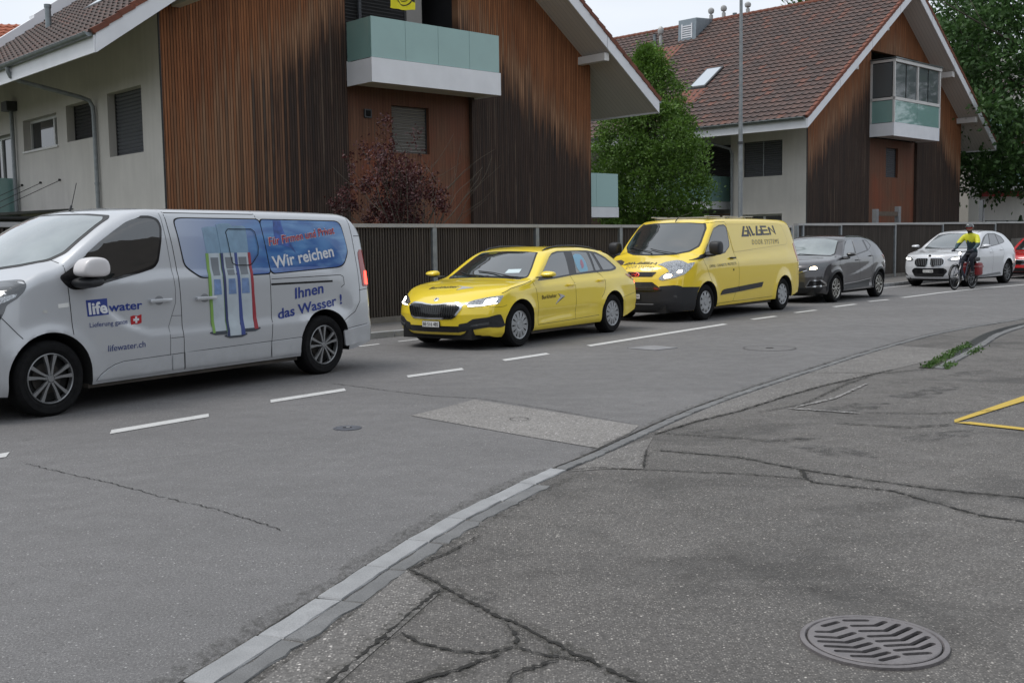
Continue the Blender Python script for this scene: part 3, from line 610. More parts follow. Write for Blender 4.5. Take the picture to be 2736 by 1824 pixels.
up_ = MB(); up_.add([(4.75, .03, 8.6), (8.3, .03, 8.6), (8.3, .03, rt_(8.3)), (6.675, .03, rt_(6.675)), (4.75, .03, rt_(4.75)), (4.75, .25, 8.6), (8.3, .25, 8.6), (8.3, .25, rt_(8.3)), (6.675, .25, rt_(6.675)), (4.75, .25, rt_(4.75))], [(0, 1, 2, 3, 4), (9, 8, 7, 6, 5), (0, 5, 6, 1)])
up_.build('timber_wall', M['cladding_a'], ha)
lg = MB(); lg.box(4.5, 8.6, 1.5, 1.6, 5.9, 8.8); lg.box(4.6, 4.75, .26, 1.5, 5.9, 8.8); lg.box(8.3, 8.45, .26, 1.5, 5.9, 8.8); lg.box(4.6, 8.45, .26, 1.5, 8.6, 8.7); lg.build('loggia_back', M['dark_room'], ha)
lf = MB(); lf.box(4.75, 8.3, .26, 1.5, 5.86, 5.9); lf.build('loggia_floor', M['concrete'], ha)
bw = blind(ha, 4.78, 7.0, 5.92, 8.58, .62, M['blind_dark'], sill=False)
MB().box(5.50, 5.58, .50, .56, 5.92, 8.58).build('mullion', M['blind_slats'], bw)
MB().box(7.02, 7.52, .55, .95, 5.9, 8.6).build('loggia_pillar', M['soffit_plain'], ha)
blind(ha, 6.16, 7.36, 3.80, 4.98, .30, M['blind_pale'])
vb = MB(); vb.box(5.31, 5.52, .09, .138, 4.61, 4.82); v_ = vb.build('wall_vent', M['metal_dark'], ha); MB().box(5.345, 5.485, .085, .0895, 4.645, 4.785).build('vent_grille', M['pit'], v_)
swall('plaster_wall', .03, 14, 0.0, .3, 0, ZC, ha, M['plaster_house'], [(.98, 2.82, 3.60, 5.05), (3.72, 5.36, 4.14, 5.03), (6.0, 8.45, 4.12, 4.94), (9.25, 12.0, 2.2, 4.7)])
MB().box(-.004, .030, -.003, .029, 0, ZC).build('corner_board', M['blind_dark'], ha)
swall('plaster_wall', .03, 14, W-.28, W-.002, 0, ZC, ha, M['plaster_house'])
gwall('rear_wall', .28, W-.28, 13.7, 13.95, 0, rt_, ha, M['plaster_house'])
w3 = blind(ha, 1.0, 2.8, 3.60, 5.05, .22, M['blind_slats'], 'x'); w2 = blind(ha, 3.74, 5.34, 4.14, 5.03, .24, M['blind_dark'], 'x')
for o_ in (w3, w2):
    pass
def sash(parent, y0, y1, z0, z1, x, splits, glass='window_glass', sill=True, fw=.07):
    w_ = MB(); w_.box(x-.005, x+.02, y0, y1, z0, z1); win = w_.build('window', M[glass], parent); f = MB()
    f.box(x-.05, x-.006, y0, y0+fw, z0, z1); f.box(x-.05, x-.006, y1-fw, y1, z0, z1); f.box(x-.05, x-.006, y0+fw, y1-fw, z0, z0+fw); f.box(x-.05, x-.006, y0+fw, y1-fw, z1-fw, z1)
    for s in splits: f.box(x-.055, x-.006, s-fw*.6, s+fw*.6, z0+fw, z1-fw)
    f.build('window_frame', M['window_frame'], win)
    if sill: MB().box(x-.28, x-.0, y0-.04, y1+.04, z0-.05, z0-.003).build('sill', M['white_trim_dull'], win)
    return win
sash(ha, 6.0, 8.45, 4.12, 4.94, .24, [6.7]); sash(ha, 9.25, 12.0, 2.2, 4.7, .26, [9.9, 10.9], sill=False)
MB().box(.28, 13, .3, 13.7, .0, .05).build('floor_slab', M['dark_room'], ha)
rfa = roof_trim(ha, W, ZC, SL, 1.80, 1.12, 13.9, .34)
for x_, z_ in ((12.93, 6.60+.20), (.42, 6.6+.2)):
    MB().box(x_-.10, x_+.10, -1.04, .02, z_-.20, z_+.02, .01).build('purlin', M['white_trim_dull'], ha)
sb_ = balcony(ha, 4.77, 8.82, .98, 5.87, .57, .95, None, M['balcony_glass'], 4)
# yellow pennant above the loggia rail
fl = thing('club_flag', 'yellow flag with black band and round emblem hanging over the nearer glass balcony', 'flag', (0, 0, 0), 0)
fl.matrix_world = Matrix.Translation((-7.384, 23.347, 0)) @ Matrix.Rotation(R(42.7), 4, 'Z')
def clothgrid(x0, x1, z0, z1, yf, n=14):
    V = []; F = []; 
    for j in range(n+1):
        for i in range(n+1): x, z = lerp(x0, x1, i/n), lerp(z0, z1, j/n); V.append((x+.012*math.sin(j*.9), yf+.025*math.sin(x*16+z*3)+.012*math.sin(x*31), z+.05*(i/n)*(1-j/n)-.03*math.sin(i/n*3.1)*(1-j/n)))
    return V, [(j*(n+1)+i, j*(n+1)+i+1, (j+1)*(n+1)+i+1, (j+1)*(n+1)+i) for j in range(n) for i in range(n)]
V, F = clothgrid(5.42, 6.17, 7.10, 8.3, -.93); mesh('flag_cloth', V, F, mat('flag_yellow', hexc(225, 215, 40), .8), fl, True)
def wave(x, z): return -.93+.025*math.sin(x*16+z*3)+.012*math.sin(x*31)-.008
em = MB(); cx_, cz_ = 5.80, 7.45
for r0, r1 in ((.26, .235), (.165, .150)):
    N = 40; b0 = len(em.V); V = []
    for k in range(N):
        a = 2*math.pi*k/N
        for r_ in (r0, r1): x, z = cx_+r_*math.cos(a), cz_+r_*math.sin(a); V.append((x, wave(x, z), z))
    em.add(V, [(2*k, 2*k+1, 2*((k+1) % N)+1, 2*((k+1) % N)) for k in range(N)])
def bar(mb, x0, x1, z0, z1, n=6):
    V = []
    for k in range(n+1): x = lerp(x0, x1, k/n); V += [(x, wave(x, z0)-.002, z0), (x, wave(x, z1)-.002, z1)]
    mb.add(V, [(2*k, 2*k+2, 2*k+3, 2*k+1) for k in range(n)])
bar(em, 5.43, 5.56, 7.320, 7.500); bar(em, 6.04, 6.165, 7.320, 7.500); bar(em, 5.72, 5.75, 7.330, 7.560, 2); bar(em, 5.75, 5.87, 7.330, 7.355, 4); bar(em, 5.75, 5.86, 7.430, 7.450, 4); bar(em, 5.86, 5.885, 7.350, 7.430, 2); bar(em, 5.75, 5.85, 7.530, 7.555, 3); bar(em, 5.845, 5.87, 7.460, 7.540, 2)
em.build('emblem', mat('flag_black', (.02, .02, .02), .8), fl)
# side balcony beyond the right corner, awning box
def side_balcony(root, x0, x1, y0, y1, zf, band, gl, glm, sgn=1):
    b = MB(); b.box(x0, x1, y0, y1, zf-band+.04, zf-.05); s = b.build('balcony', M['white_trim_dull'], root)
    f = MB(); f.box(x0, x1+.02, y0-.04, y0-.003, zf-band, zf); f.box((x1 if sgn > 0 else x0-.04), (x1+.04 if sgn > 0 else x0), y0, y1, zf-band, zf-.002); f.build('parapet_band', M['white_trim'], s)
    g = MB(); m_ = (x0+x1)/2-.2*sgn; g.box(x0+.01, m_-.004, y0-.03, y0-.01, zf+.01, zf+gl); g.box(m_+.004, x1, y0-.03, y0-.01, zf+.01, zf+gl); xx = x1-.0 if sgn > 0 else x0
    k = y0+.0
    while k < y1-.1: g.box(xx-.01, xx+.01, k+.004, min(k+1.3, y1)-.004, zf+.01, zf+gl-.003); k += 1.3
    g.build('glass_panel', glm, s); return s
side_balcony(ha, W, 14.9, .35, 5.5, 2.52, .31, 1.02, M['balcony_glass_pale'])
side_balcony(ha, -1.35, .03, 9.25, 13, 2.2, .4, 1.25, M['balcony_glass'], -1)
aw = MB(); aw.prism([(6.0, 4.9), (6.05, 5.35), (6.35, 5.42), (6.4, 4.98)], 2.3, 'x', W); aw.build('awning_box', M['soffit_plain'], ha)
MB().box(W, W+1.5, 4.4, 4.75, 5.02, 5.18).build('purlin', M['soffit_plain'], ha)
# downpipes on the side wall
dp = MB(); dp.tube([(-1.9, 3.62, 5.64), (-1.9, 3.64, 5.5), (-1.84, 3.66, 5.38), (-1.66, 3.66, 5.30), (-.34, 3.54, 5.03), (-.15, 3.50, 4.96), (-.08, 3.47, 4.82), (-.075, 3.45, 4.6), (-.075, 3.44, .05)], .05, 10)
dp.tube([(-.08, 3.44, 3.0), (-.08, 3.44, 3.05)], .06, 10); dp.build('downpipe', M['galvanised'], ha, True)
dp = MB(); dp.tube([(-.10, 9.0, 5.5), (-.10, 9.0, .05)], .055, 10); dp.build('downpipe', M['galvanised'], ha, True); MB().box(-.28, .0, 8.8, 9.25, 5.25, 5.5).build('hopper', M['metal_dark'], ha)
# roof furniture on the left slope: long white flashing strip, soil pipe, skylight
def on_slope(x, h=0): return ZC+.34+x*SL+h
ls = MB(); 
for (y_a, y_b, x_a, x_b, hh) in ((-0.0, 0, 0, 0, 0),): pass
P = [(-1.0, .0), (4.2, .0)]
V = []
for x_, h0, h1 in ((-1.6, .05, .34), (1.2, .05, .34), (1.2, .05, .42), (5.2, .05, .42)):
    for y_, h_ in ((10.55, h0), (10.55, h1), (10.95, h1), (10.95, h0)): V.append((x_, y_, on_slope(x_, h_)))
ls.add(V, [(0, 4, 5, 1), (1, 5, 6, 2), (2, 6, 7, 3), (8, 12, 13, 9), (9, 13, 14, 10), (10, 14, 15, 11), (0, 1, 2, 3), (12, 15, 14, 13), (4, 8, 9, 5), (5, 9, 10, 6)])
ls.build('roof_light_strip', M['white_trim'], rfa)
vp_ = MB(); vp_.lathe([(.075, 0), (.075, .62), (.09, .62), (.09, .70), (.001, .71)], 16, 'z', (.2, 6.75, on_slope(.2)-.05)); vp_.build('vent_pipe', M['zinc'], rfa, True)
sk = MB(); V = [(x_, y_, on_slope(x_, .12)) for x_, y_ in ((.45, 4.1), (1.1, 4.1), (1.1, 5.1), (.45, 5.1))]; sk.add(V+[(x, y, z-.2) for x, y, z in V], [(0, 1, 2, 3), (0, 4, 5, 1), (1, 5, 6, 2), (2, 6, 7, 3), (3, 7, 4, 0)]); so_ = sk.build('skylight', M['metal_dark'], rfa)
V = [(x_, y_, on_slope(x_, .124)) for x_, y_ in ((.53, 4.2), (1.02, 4.2), (1.02, 5.0), (.53, 5.0))]; mesh('pane', V, [(0, 1, 2, 3)], M['sky_glass'], so_)
# glass canopy on stays at the side
cn = thing('entrance_canopy', 'dark glass entrance canopy hung on steel stays from the pale wall behind the silver van', 'canopy')
cn.matrix_world = Matrix.Translation((-7.384, 23.347, 0)) @ Matrix.Rotation(R(42.7), 4, 'Z')
c_ = MB(); c_.add([(-2.1, 5.2, 2.36), (-2.1, 13.5, 2.36), (0, 13.5, 2.50), (0, 5.2, 2.50)]+[(-2.1, 5.2, 2.30), (-2.1, 13.5, 2.30), (0, 13.5, 2.44), (0, 5.2, 2.44)], [(0, 3, 2, 1), (4, 5, 6, 7), (0, 4, 7, 3), (1, 2, 6, 5), (0, 1, 5, 4)])
c_.build('canopy_roof', mat('canopy_glass', (.06, .065, .06), .25, var=.2, vscale=3), cn)
r_ = MB()
for k in range(9): r_.box(-2.12, 0, 5.25+k, 5.31+k, 2.24, 2.30)
r_.box(-2.16, -2.10, 5.15, 13.5, 2.24, 2.40); r_.build('canopy_frame', M['metal_dark'], cn)
for yy in (5.95, 7.3, 8.7):
    s_ = MB(); s_.tube([(0, yy, 3.24), (-1.7, yy, 2.42)], .009, 6); s_.lathe([(.03, 0), (.03, -.06)], 8, 'x', (0.01, yy, 3.24)); s_.build('stay_rod', M['metal_dark'], cn)
# ---- house B
hb = thing('gabled_house', 'farther timber gabled house with large red brown tiled roof and glazed white balcony', 'house', (11.047, 40.454, 0), R(44.5), 'gabled timber houses along the street')
W2 = 13.44; ZB = 6.55; SB = .70
rt2 = lambda x: ZB+min(x, W2-x)*SB-.002
gwall('timber_wall', .031, 4.81, 0, .25, 0, rt2, hb, M['cladding_b']); gwall('timber_wall', 9.05, W2, 0, .25, 0, rt2, hb, M['cladding_b'])
gwall('bay_wall', 4.81, 9.05, .13, .3, 0, 5.47, hb, M['bay_wood'], [(6.47, 7.54, 3.94, 5.15), (6.3, 7.6, 1.2, 1.95)])
u2 = MB(); u2.add([(4.81, .0, 8.9), (9.05, .0, 8.9), (9.05, .0, rt2(9.05)), (6.72, .0, rt2(6.72)), (4.81, .0, rt2(4.81)), (4.81, .25, 8.9), (9.05, .25, 8.9), (9.05, .25, rt2(9.05)), (6.72, .25, rt2(6.72)), (4.81, .25, rt2(4.81))], [(0, 1, 2, 3, 4), (9, 8, 7, 6, 5), (0, 5, 6, 1)]); u2.build('timber_wall', M['cladding_b'], hb)
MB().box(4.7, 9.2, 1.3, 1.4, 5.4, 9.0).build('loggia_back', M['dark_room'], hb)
blind(hb, 6.47, 7.54, 3.94, 5.15, .28, M['blind_slats']); blind(hb, 6.3, 7.6, 1.2, 1.95, .28, M['blind_dark'], sill=False)
swall('plaster_wall', .03, 3.35, .0, .3, 0, ZB, hb, M['plaster_house'], [(1.05, 2.76, 3.86, 5.20), (1.05, 2.9, 1.6, 2.42)])
MB().box(-.004, .030, -.003, .029, 0, ZB).build('corner_board', M['blind_dark'], hb)
swall('plaster_wall', 3.35, 14.6, .9, 1.1, 0, ZB+.6, hb, M['plaster_grey']); MB().box(.03, 1.1, 3.1, 3.349, 0, ZB).build('return_wall', M['plaster_house'], hb)
blind(hb, 3.5, 5.6, 3.0, 5.25, .88, M['blind_dark'], 'x', sill=False); blind(hb, 5.9, 8.5, 3.0, 5.25, .88, M['blind_slats'], 'x', sill=False)
MB().box(.3, .89, 3.4, 14, .3, 2.5).build('ground_floor_wall', mat('shade_wood', (.10, .065, .045), .8, var=.2), hb)  # wood coloured darker to hold the shade below the balcony
wb = blind(hb, 1.05, 2.76, 3.86, 5.20, .10, M['blind_slats'], 'x'); MB().box(.035, .06, 1.87, 1.91, 3.86, 5.2).build('mullion', M['galvanised'], wb)
sash(hb, 1.05, 2.9, 1.6, 2.42, .2, [1.9], sill=False)
swall('plaster_wall', .03, 14.6, W2-.25, W2-.002, 0, ZB, hb, M['plaster_house']); gwall('rear_wall', .3, W2-.3, 14.3, 14.55, 0, rt2, hb, M['plaster_house'])
side_balcony(hb, -.55, .9, 4.0, 10.5, 2.98, .31, 1.0, M['balcony_glass'], -1)
rfb = roof_trim(hb, W2, ZB, SB, 1.62, .95, 14.8, .34)
for x_, z_, d_ in ((10.55, 8.86, -.85), (13.05, 7.0-.2, -.85), (4.7, 9.2, -.75), (2.2, 7.9, -.8)):
    zz = ZB+min(x_, W2-x_)*SB-.04; MB().box(x_-.11, x_+.11, d_, .02, zz-.26, zz-.02, .01).build('purlin', M['white_trim_dull'], hb)
dp = MB(); dp.tube([(-1.6, 3.9, 5.6), (-1.6, 3.9, 5.45), (-1.4, 3.8, 5.3), (-.1, 3.32, 5.0), (-.05, 3.27, 4.8), (-.05, 3.27, .1)], .05, 10); dp.build('downpipe', M['galvanised'], hb, True)
# glazed balcony of house B
bb = MB(); bb.box(4.80, 8.86, -.98, .0, 5.50, 5.93); gb = bb.build('balcony', M['white_trim_dull'], hb)
f = MB(); f.box(4.78, 8.88, -1.02, -.985, 5.45, 5.98); f.box(4.77, 4.80, -.98, 0, 5.46, 5.97); f.box(8.86, 8.89, -.98, 0, 5.46, 5.97); f.build('parapet_band', M['white_trim'], gb)
g = MB(); 
for a, c in ((4.82, 6.82), (6.84, 8.86)): g.box(a, c, -1.0, -.98, 5.99, 6.84)
g.box(4.79, 4.81, -.96, 0, 5.99, 6.84); g.box(8.85, 8.87, -.96, 0, 5.99, 6.84); g.build('glass_panel', M['balcony_glass'], gb)
g = MB(); mat('winter_glass', (.10, .115, .12), .06, 0, .7)
for a, c in ((4.90, 5.80), (5.88, 6.76), (6.88, 7.78), (7.86, 8.78)): g.box(a, c, -.975, -.965, 6.99, 8.30)
g.box(4.80, 4.815, -.9, -.05, 6.99, 8.30); g.box(8.85, 8.865, -.9, -.05, 6.99, 8.3); g.build('winter_glazing', M['winter_glass'], gb)
f = MB(); f.box(4.77, 8.90, -1.03, -.95, 6.85, 6.97); f.box(4.77, 8.95, -1.06, -.95, 8.32, 8.44); f.box(6.79, 6.86, -1.03, -.95, 6.97, 8.32); f.box(4.77, 4.84, -1.03, -.95, 5.98, 8.32); f.box(8.84, 8.91, -1.03, -.95, 5.98, 8.32)
f.box(4.77, 4.83, -.95, 0, 6.86, 6.96); f.box(4.77, 4.83, -.95, 0, 8.33, 8.43); f.box(8.85, 8.91, -.95, 0, 6.86, 6.96); f.box(8.85, 8.91, -.95, 0, 8.33, 8.43); f.box(4.77, 4.83, -.08, 0, 5.98, 8.4)
f.build('glazing_frame', M['white_trim_dull'], gb)
MB().box(4.72, 8.98, -1.1, 0, 8.45, 8.49).build('glazing_roof', M['winter_glass'], gb)
# roof furniture of house B, on the left slope
def osl(x, h=0): return ZB+.34+x*SB+h
def slopebox(name, x0, x1, y0, y1, h, m, parent):
    V = [(x, y, osl(x, hh)) for hh in (-.1, h) for x, y in ((x0, y0), (x1, y0), (x1, y1), (x0, y1))]
    return mesh(name, V, [(4, 5, 6, 7), (0, 1, 5, 4), (1, 2, 6, 5), (2, 3, 7, 6), (3, 0, 4, 7)], m, parent)
s1 = slopebox('skylight', 1.0, 2.35, 5.3, 6.15, .15, M['metal_dark'], rfb); 
V = [(x, y, osl(x, .155)) for x, y in ((1.08, 5.38), (2.27, 5.38), (2.27, 6.07), (1.08, 6.07))]; mesh('pane', V, [(0, 1, 2, 3)], M['sky_glass'], s1)
slopebox('new_tile_patch', .0, .95, 5.1, 6.3, .085, mat('tile_new', hexc(116, 72, 58), .8, var=.25, vscale=9), rfb); slopebox('new_tile_patch', 3.2, 4.9, 9.2, 11.0, .085, M['tile_new'], rfb)
dm = MB(); zt_ = osl(6.55, .12); V = [(5.3, 8.85, osl(5.3)), (5.3, 9.85, osl(5.3)), (6.6, 9.85, osl(6.6)), (6.6, 8.85, osl(6.6)), (5.35, 8.85, zt_), (5.35, 9.85, zt_), (6.6, 9.85, zt_+.1), (6.6, 8.85, zt_+.1)]
dm.add(V, [(0, 4, 5, 1), (4, 7, 6, 5), (0, 3, 7, 4), (1, 5, 6, 2)]); dmo = dm.build('vent_dormer', mat('dormer_metal', (.23, .27, .30), .5, .4, var=.1), rfb)
lv = MB(); 
for k in range(6): lv.box(5.29, 5.335, 9.1, 9.6, osl(5.2, .22)+k*.1, osl(5.2, .27)+k*.1)
lv.box(5.28, 5.34, 9.05, 9.1, osl(5.2, .18), osl(5.2, .85)); lv.box(5.28, 5.34, 9.6, 9.65, osl(5.2, .18), osl(5.2, .85)); lv.build('louvre', M['white_trim'], dmo)
for (x_, y_, h_, kind_) in ((6.72, 9.0, .55, 1), (6.72, 8.3, .55, 1), (6.72, 7.0, .5, 1), (5.3, 10.85, .75, 1), (5.3, 11.2, .5, 0), (6.72, 7.7, .15, 0)):
    m_ = MB(); zb_ = osl(x_); 
    if kind_: m_.lathe([(.09, -.1), (.09, h_*.55), (.05, h_*.6), (.05, h_*.66), (.12, h_*.72), (.15, h_*.9), (.13, h_*1.05), (.06, h_*1.16), (.001, h_*1.18)], 16, 'z', (x_, y_, zb_))
    else: m_.lathe([(.08, -.1), (.08, h_), (.10, h_), (.10, h_+.05), (.001, h_+.06)], 14, 'z', (x_, y_, zb_))
    m_.build('vent_cowl' if kind_ else 'vent_pipe', M['rail_metal'] if kind_ else M['zinc'], rfb, True)
# ------------------------------------------------------------------ fences, lamp post, far houses
def V2(x, y): return Vector((x, y))
def fence(label, pts, posts, ztop, thick_first=False, pitch=.066, gz=.09, group='slatted screens along the pavement'):
    """pts: polyline; posts: distances of posts along it; ztop(d) top of rail"""
    ds = [0]
    for a, c in zip(pts, pts[1:]): ds.append(ds[-1]+math.dist(a, c))
    def at(d):
        for i in range(len(pts)-1):
            if d <= ds[i+1] or i == len(pts)-2:
                t = (Vector(pts[i+1])-Vector(pts[i])).normalized(); return Vector(pts[i])+t*(d-ds[i]), t
    root = thing('slat_fence', label, 'fence', (pts[0][0], pts[0][1], 0), 0, group); o = Vector(pts[0])
    def bx(mb, d0, d1, n0, n1, z0, z1, z1b=None):
        (p, t), (q, t2) = at(d0), at(d1); n = Vector((t.y, -t.x)); n2 = Vector((t2.y, -t2.x)); z1b = z1 if z1b is None else z1b
        P = [p+n*n0-o, q+n2*n0-o, q+n2*n1-o, p+n*n1-o]; mb.add([(v.x, v.y, z0) for v in P]+[(P[0].x, P[0].y, z1), (P[1].x, P[1].y, z1b), (P[2].x, P[2].y, z1b), (P[3].x, P[3].y, z1)], [(3, 2, 1, 0), (4, 5, 6, 7), (0, 1, 5, 4), (1, 2, 6, 5), (2, 3, 7, 6), (3, 0, 4, 7)])
    L_ = ds[-1]
    mb = MB(); n = len(pts)
    for i in range(n-1): bx(mb, ds[i]+.001, ds[i+1]-.001, -.10, .045, -.03, gz+.085)
    mb.build('plinth', M['concrete'], root)
    rails = MB(); cuts = sorted(set([0, L_]+list(ds)+[p for p in posts if 0 < p < L_]))
    for a, c in zip(cuts, cuts[1:]): bx(rails, a+.004, c-.004, -.075, .065, ztop(a)-.065, ztop(a), ztop(c))
    rails.build('top_rail', M['rail_metal'], root)
    for p in posts:
        pb = MB(); z1 = ztop(p)-.067
        if thick_first and p == posts[1]:
            bx(pb, p-.115, p-.035, -.05, .055, gz-.06, z1); bx(pb, p+.035, p+.115, -.05, .055, gz-.06, z1)
            k = gz+.1
            while k < z1: bx(pb, p-.034, p+.034, -.04, .050, k, k+.06); k += .62
        else: bx(pb, p-.055, p+.055, -.05, .055, gz-.06, z1)
        pb.build('post', M['galvanised'], root)
    ps = sorted(set([0]+[p for p in posts if 0 <= p <= L_]+[L_]))
    for a, c in zip(ps, ps[1:]):
        if c-a < .3: continue
        sl_ = MB(); a2, c2 = a+.07, c-.07; k = a2
        while k < c2-pitch*.5:
            w_ = pitch*.50+rnd.uniform(-.003, .003); jz = rnd.uniform(-.004, .004); bx(sl_, k, k+w_, -.012, .020, gz+.10+jz, ztop(a)-.075, ztop(c)-.075); k += pitch
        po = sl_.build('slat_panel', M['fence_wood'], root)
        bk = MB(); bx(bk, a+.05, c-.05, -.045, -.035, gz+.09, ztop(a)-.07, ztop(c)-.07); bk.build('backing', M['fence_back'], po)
    return root
F0 = V2(-1.923, 19.937); FD = V2(math.cos(R(50)), math.sin(R(50)))
A0 = F0-FD*14; A1 = F0+FD*15.95
fence('nearer slatted timber fence with grey posts behind the yellow estate car', [tuple(A0), tuple(A1)], [1.6+3.12*k+.0 for k in range(4)]+[14.71, 17.82, 20.94, 24.06, 27.2, 29.9], lambda d: 1.86, True)
e_root = COL.objects['slat_fence']
B0 = F0+FD*16.25; P6 = F0+FD*24.19
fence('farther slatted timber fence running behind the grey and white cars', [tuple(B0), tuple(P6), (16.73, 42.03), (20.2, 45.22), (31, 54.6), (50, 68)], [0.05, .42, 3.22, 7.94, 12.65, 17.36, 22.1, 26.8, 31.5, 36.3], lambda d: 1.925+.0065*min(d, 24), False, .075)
lp = thing('lamp_post', 'tall slim grey street lamp column behind the yellow van', 'street lamp', (6.13, 28.93, .085))
mb = MB(); mb.tube([(0, 0, 0), (0, 0, 1.2)], .085, 16); mb.tube([(0, 0, 1.19), (0, 0, 9.2)], .066, 16, True, .036); mb.tube([(0, 0, 9.18), (.3, -.25, 9.4), (.9, -.75, 9.5)], .03, 10); mb.build('column', M['galvanised'], lp, True)
MB().box(-.02, .35, -.16, .16, 9.44, 9.56, .03).build('lamp_head', M['galvanised'], lp).location = (.85, -.7, 0)
mb = MB(); mb.lathe([(.072, 3.9), (.072, 3.97)], 14); mb.build('band', M['metal_dark'], lp)
# timber frame rising behind the fence before house B
tf = thing('timber_frame', 'low frame of two grey posts and a crossbeam showing above the farther fence', 'frame', (13.46, 40.0, 0), R(44.5))
for x_ in (0.0, 1.78): MB().box(x_-.09, x_+.09, -.09, .09, 0, 2.50 if x_ == 0 else 2.62, .01).build('post', M['concrete_pale'], tf)
MB().box(.09, 1.69, -.04, .04, 2.26, 2.42).build('crossbeam', mat('beam_wood', (.10, .075, .055), .8, var=.2), tf)
# house C far right: grey wall, then a white block with balconies
hc = thing('grey_house', 'plain grey rendered house wall right of the farther timber house', 'house', (18.6, 54.0, 0), R(20))
MB().box(0, 4.05, 0, 10, 0, 7.6).build('wall', M['plaster_grey'], hc); MB().box(-.4, 4.3, -.4, 10.4, 7.61, 7.9).build('roof', M['zinc'], hc)
hd = thing('white_apartment_block', 'white apartment block with dark downpipe and pale glass balcony at the right edge', 'building', (25.75, 61, 0), R(20))
b_ = MB(); b_.box(0, .75, 0, 12, 0, 12); b_.box(.75, 9, 2.2, 12, 0, 12); b_.build('wall', M['plaster_house'], hd)
MB().box(.28, .42, -.06, -.005, 1.2, 1.5).build('wall_box', M['metal_dark'], hd)
mb = MB(); mb.tube([(1.05, 1.9, 0), (1.05, 1.9, 12)], .12, 10); mb.build('downpipe', M['metal_dark'], hd, True)
for k, z_ in enumerate((1.25, 4.3, 7.3)):
    s_ = MB(); s_.box(1.35, 8, .1, 2.19, z_-.25, z_); so2 = s_.build('balcony', M['white_trim_dull'], hd)
    g_ = MB(); 
    for q in range(5): g_.box(1.37+q*1.25, 2.57+q*1.25, .10, .12, z_+.08, z_+1.0)
    g_.build('glass_panel', M['balcony_glass_pale'], so2); r_ = MB(); r_.box(1.33, 8, .08, .14, z_+1.02, z_+1.06); r_.box(1.33, 1.38, .08, .14, z_, z_+1.02); r_.build('handrail', M['metal_dark'], so2)
    wz = sash(hd, 0, .01, 0, .01, 0, [], sill=False); bpy.data.objects.remove(wz.children[0]); bpy.data.objects.remove(wz)
    g2 = MB(); g2.box(1.6, 3.1, 2.16, 2.185, z_+.1, z_+2.3); gg = g2.build('window', M['window_glass'], hd); f2 = MB(); f2.box(1.55, 1.6, 2.13, 2.18, z_, z_+2.35); f2.box(3.1, 3.16, 2.13, 2.18, z_, z_+2.35); f2.box(1.6, 3.1, 2.13, 2.18, z_+2.3, z_+2.36); f2.build('window_frame', M['white_trim'], gg)
    MB().prism([(1.0, z_+2.75), (1.0, z_+2.45), (2.15, z_+2.75)], 3.4, 'x', 1.45).build('awning', mat('awning_red', (.28, .03, .03), .8), hd)
def potted(x, y, z, h, lab):
    t = thing('potted_conifer', lab, 'plant', (x, y, z)); r = random.Random(int(x*100)); V = []; F = []
    for k in range(500):
        q = r.random(); rr = (1-q)*.24*math.sqrt(r.random())+.02; a = r.uniform(0, 6.28); c = Vector((rr*math.cos(a), rr*math.sin(a), .22+q*h)); d = Vector((r.gauss(0, 1), r.gauss(0, 1), r.gauss(.5, 1))).normalized()*.05; e = d.cross(Vector((r.random(), r.random(), r.random()))).normalized()*.018; b0 = len(V); V += [c-d, c+e, c+d, c-e]; F.append((b0, b0+1, b0+2, b0+3))
    mesh('foliage', V, F, M['leaf_pot'], t); MB().lathe([(.001, 0), (.13, 0), (.17, .26), (.001, .26)], 16).build('pot', M['metal_dark'], t, True); return t
potted(21.35, 46.6, 1.35, .5, 'small pointed conifer nearer the grey wall, just above the farther fence'); potted(22.2, 47.2, 1.35, .75, 'taller pointed conifer just above the farther fence at the right edge')
MB().box(20.9, 24, 46.2, 48, 0, 1.34).build('raised_bed', M['concrete']); tag(COL.objects['raised_bed'], 'low concrete planter wall behind the farther fence at the right edge', 'planter')
# house E far left: orange tiled roof behind house A
he = thing('orange_roofed_house', 'distant house with bright orange tiled roof at the upper left edge', 'house', (-25.0, 43, 0), R(8))
MB().box(0, 9, 0, 8, 0, 8.6).build('wall', M['plaster_house'], he)
o_ = tile_slope('roof_tiles', 0, 0, 4.6, 0, 9.4, .62, he); o_.matrix_local = Matrix.Translation((-.2, -.4, 8.3)) @ Matrix(((0, 1, 0, 0), (1, 0, 0, 0), (0, 0, 1, 0), (0, 0, 0, 1)))
o_.data.materials.clear(); o_.data.materials.append(mat('tile_bright', hexc(150, 84, 58), .8, var=.25, vscale=6))
mb = MB(); mb.tube([(1.25, -1, 8.4), (1.25, -1, 11.6)], .12, 10); mb.build('flue', M['metal_dark'], he, True)
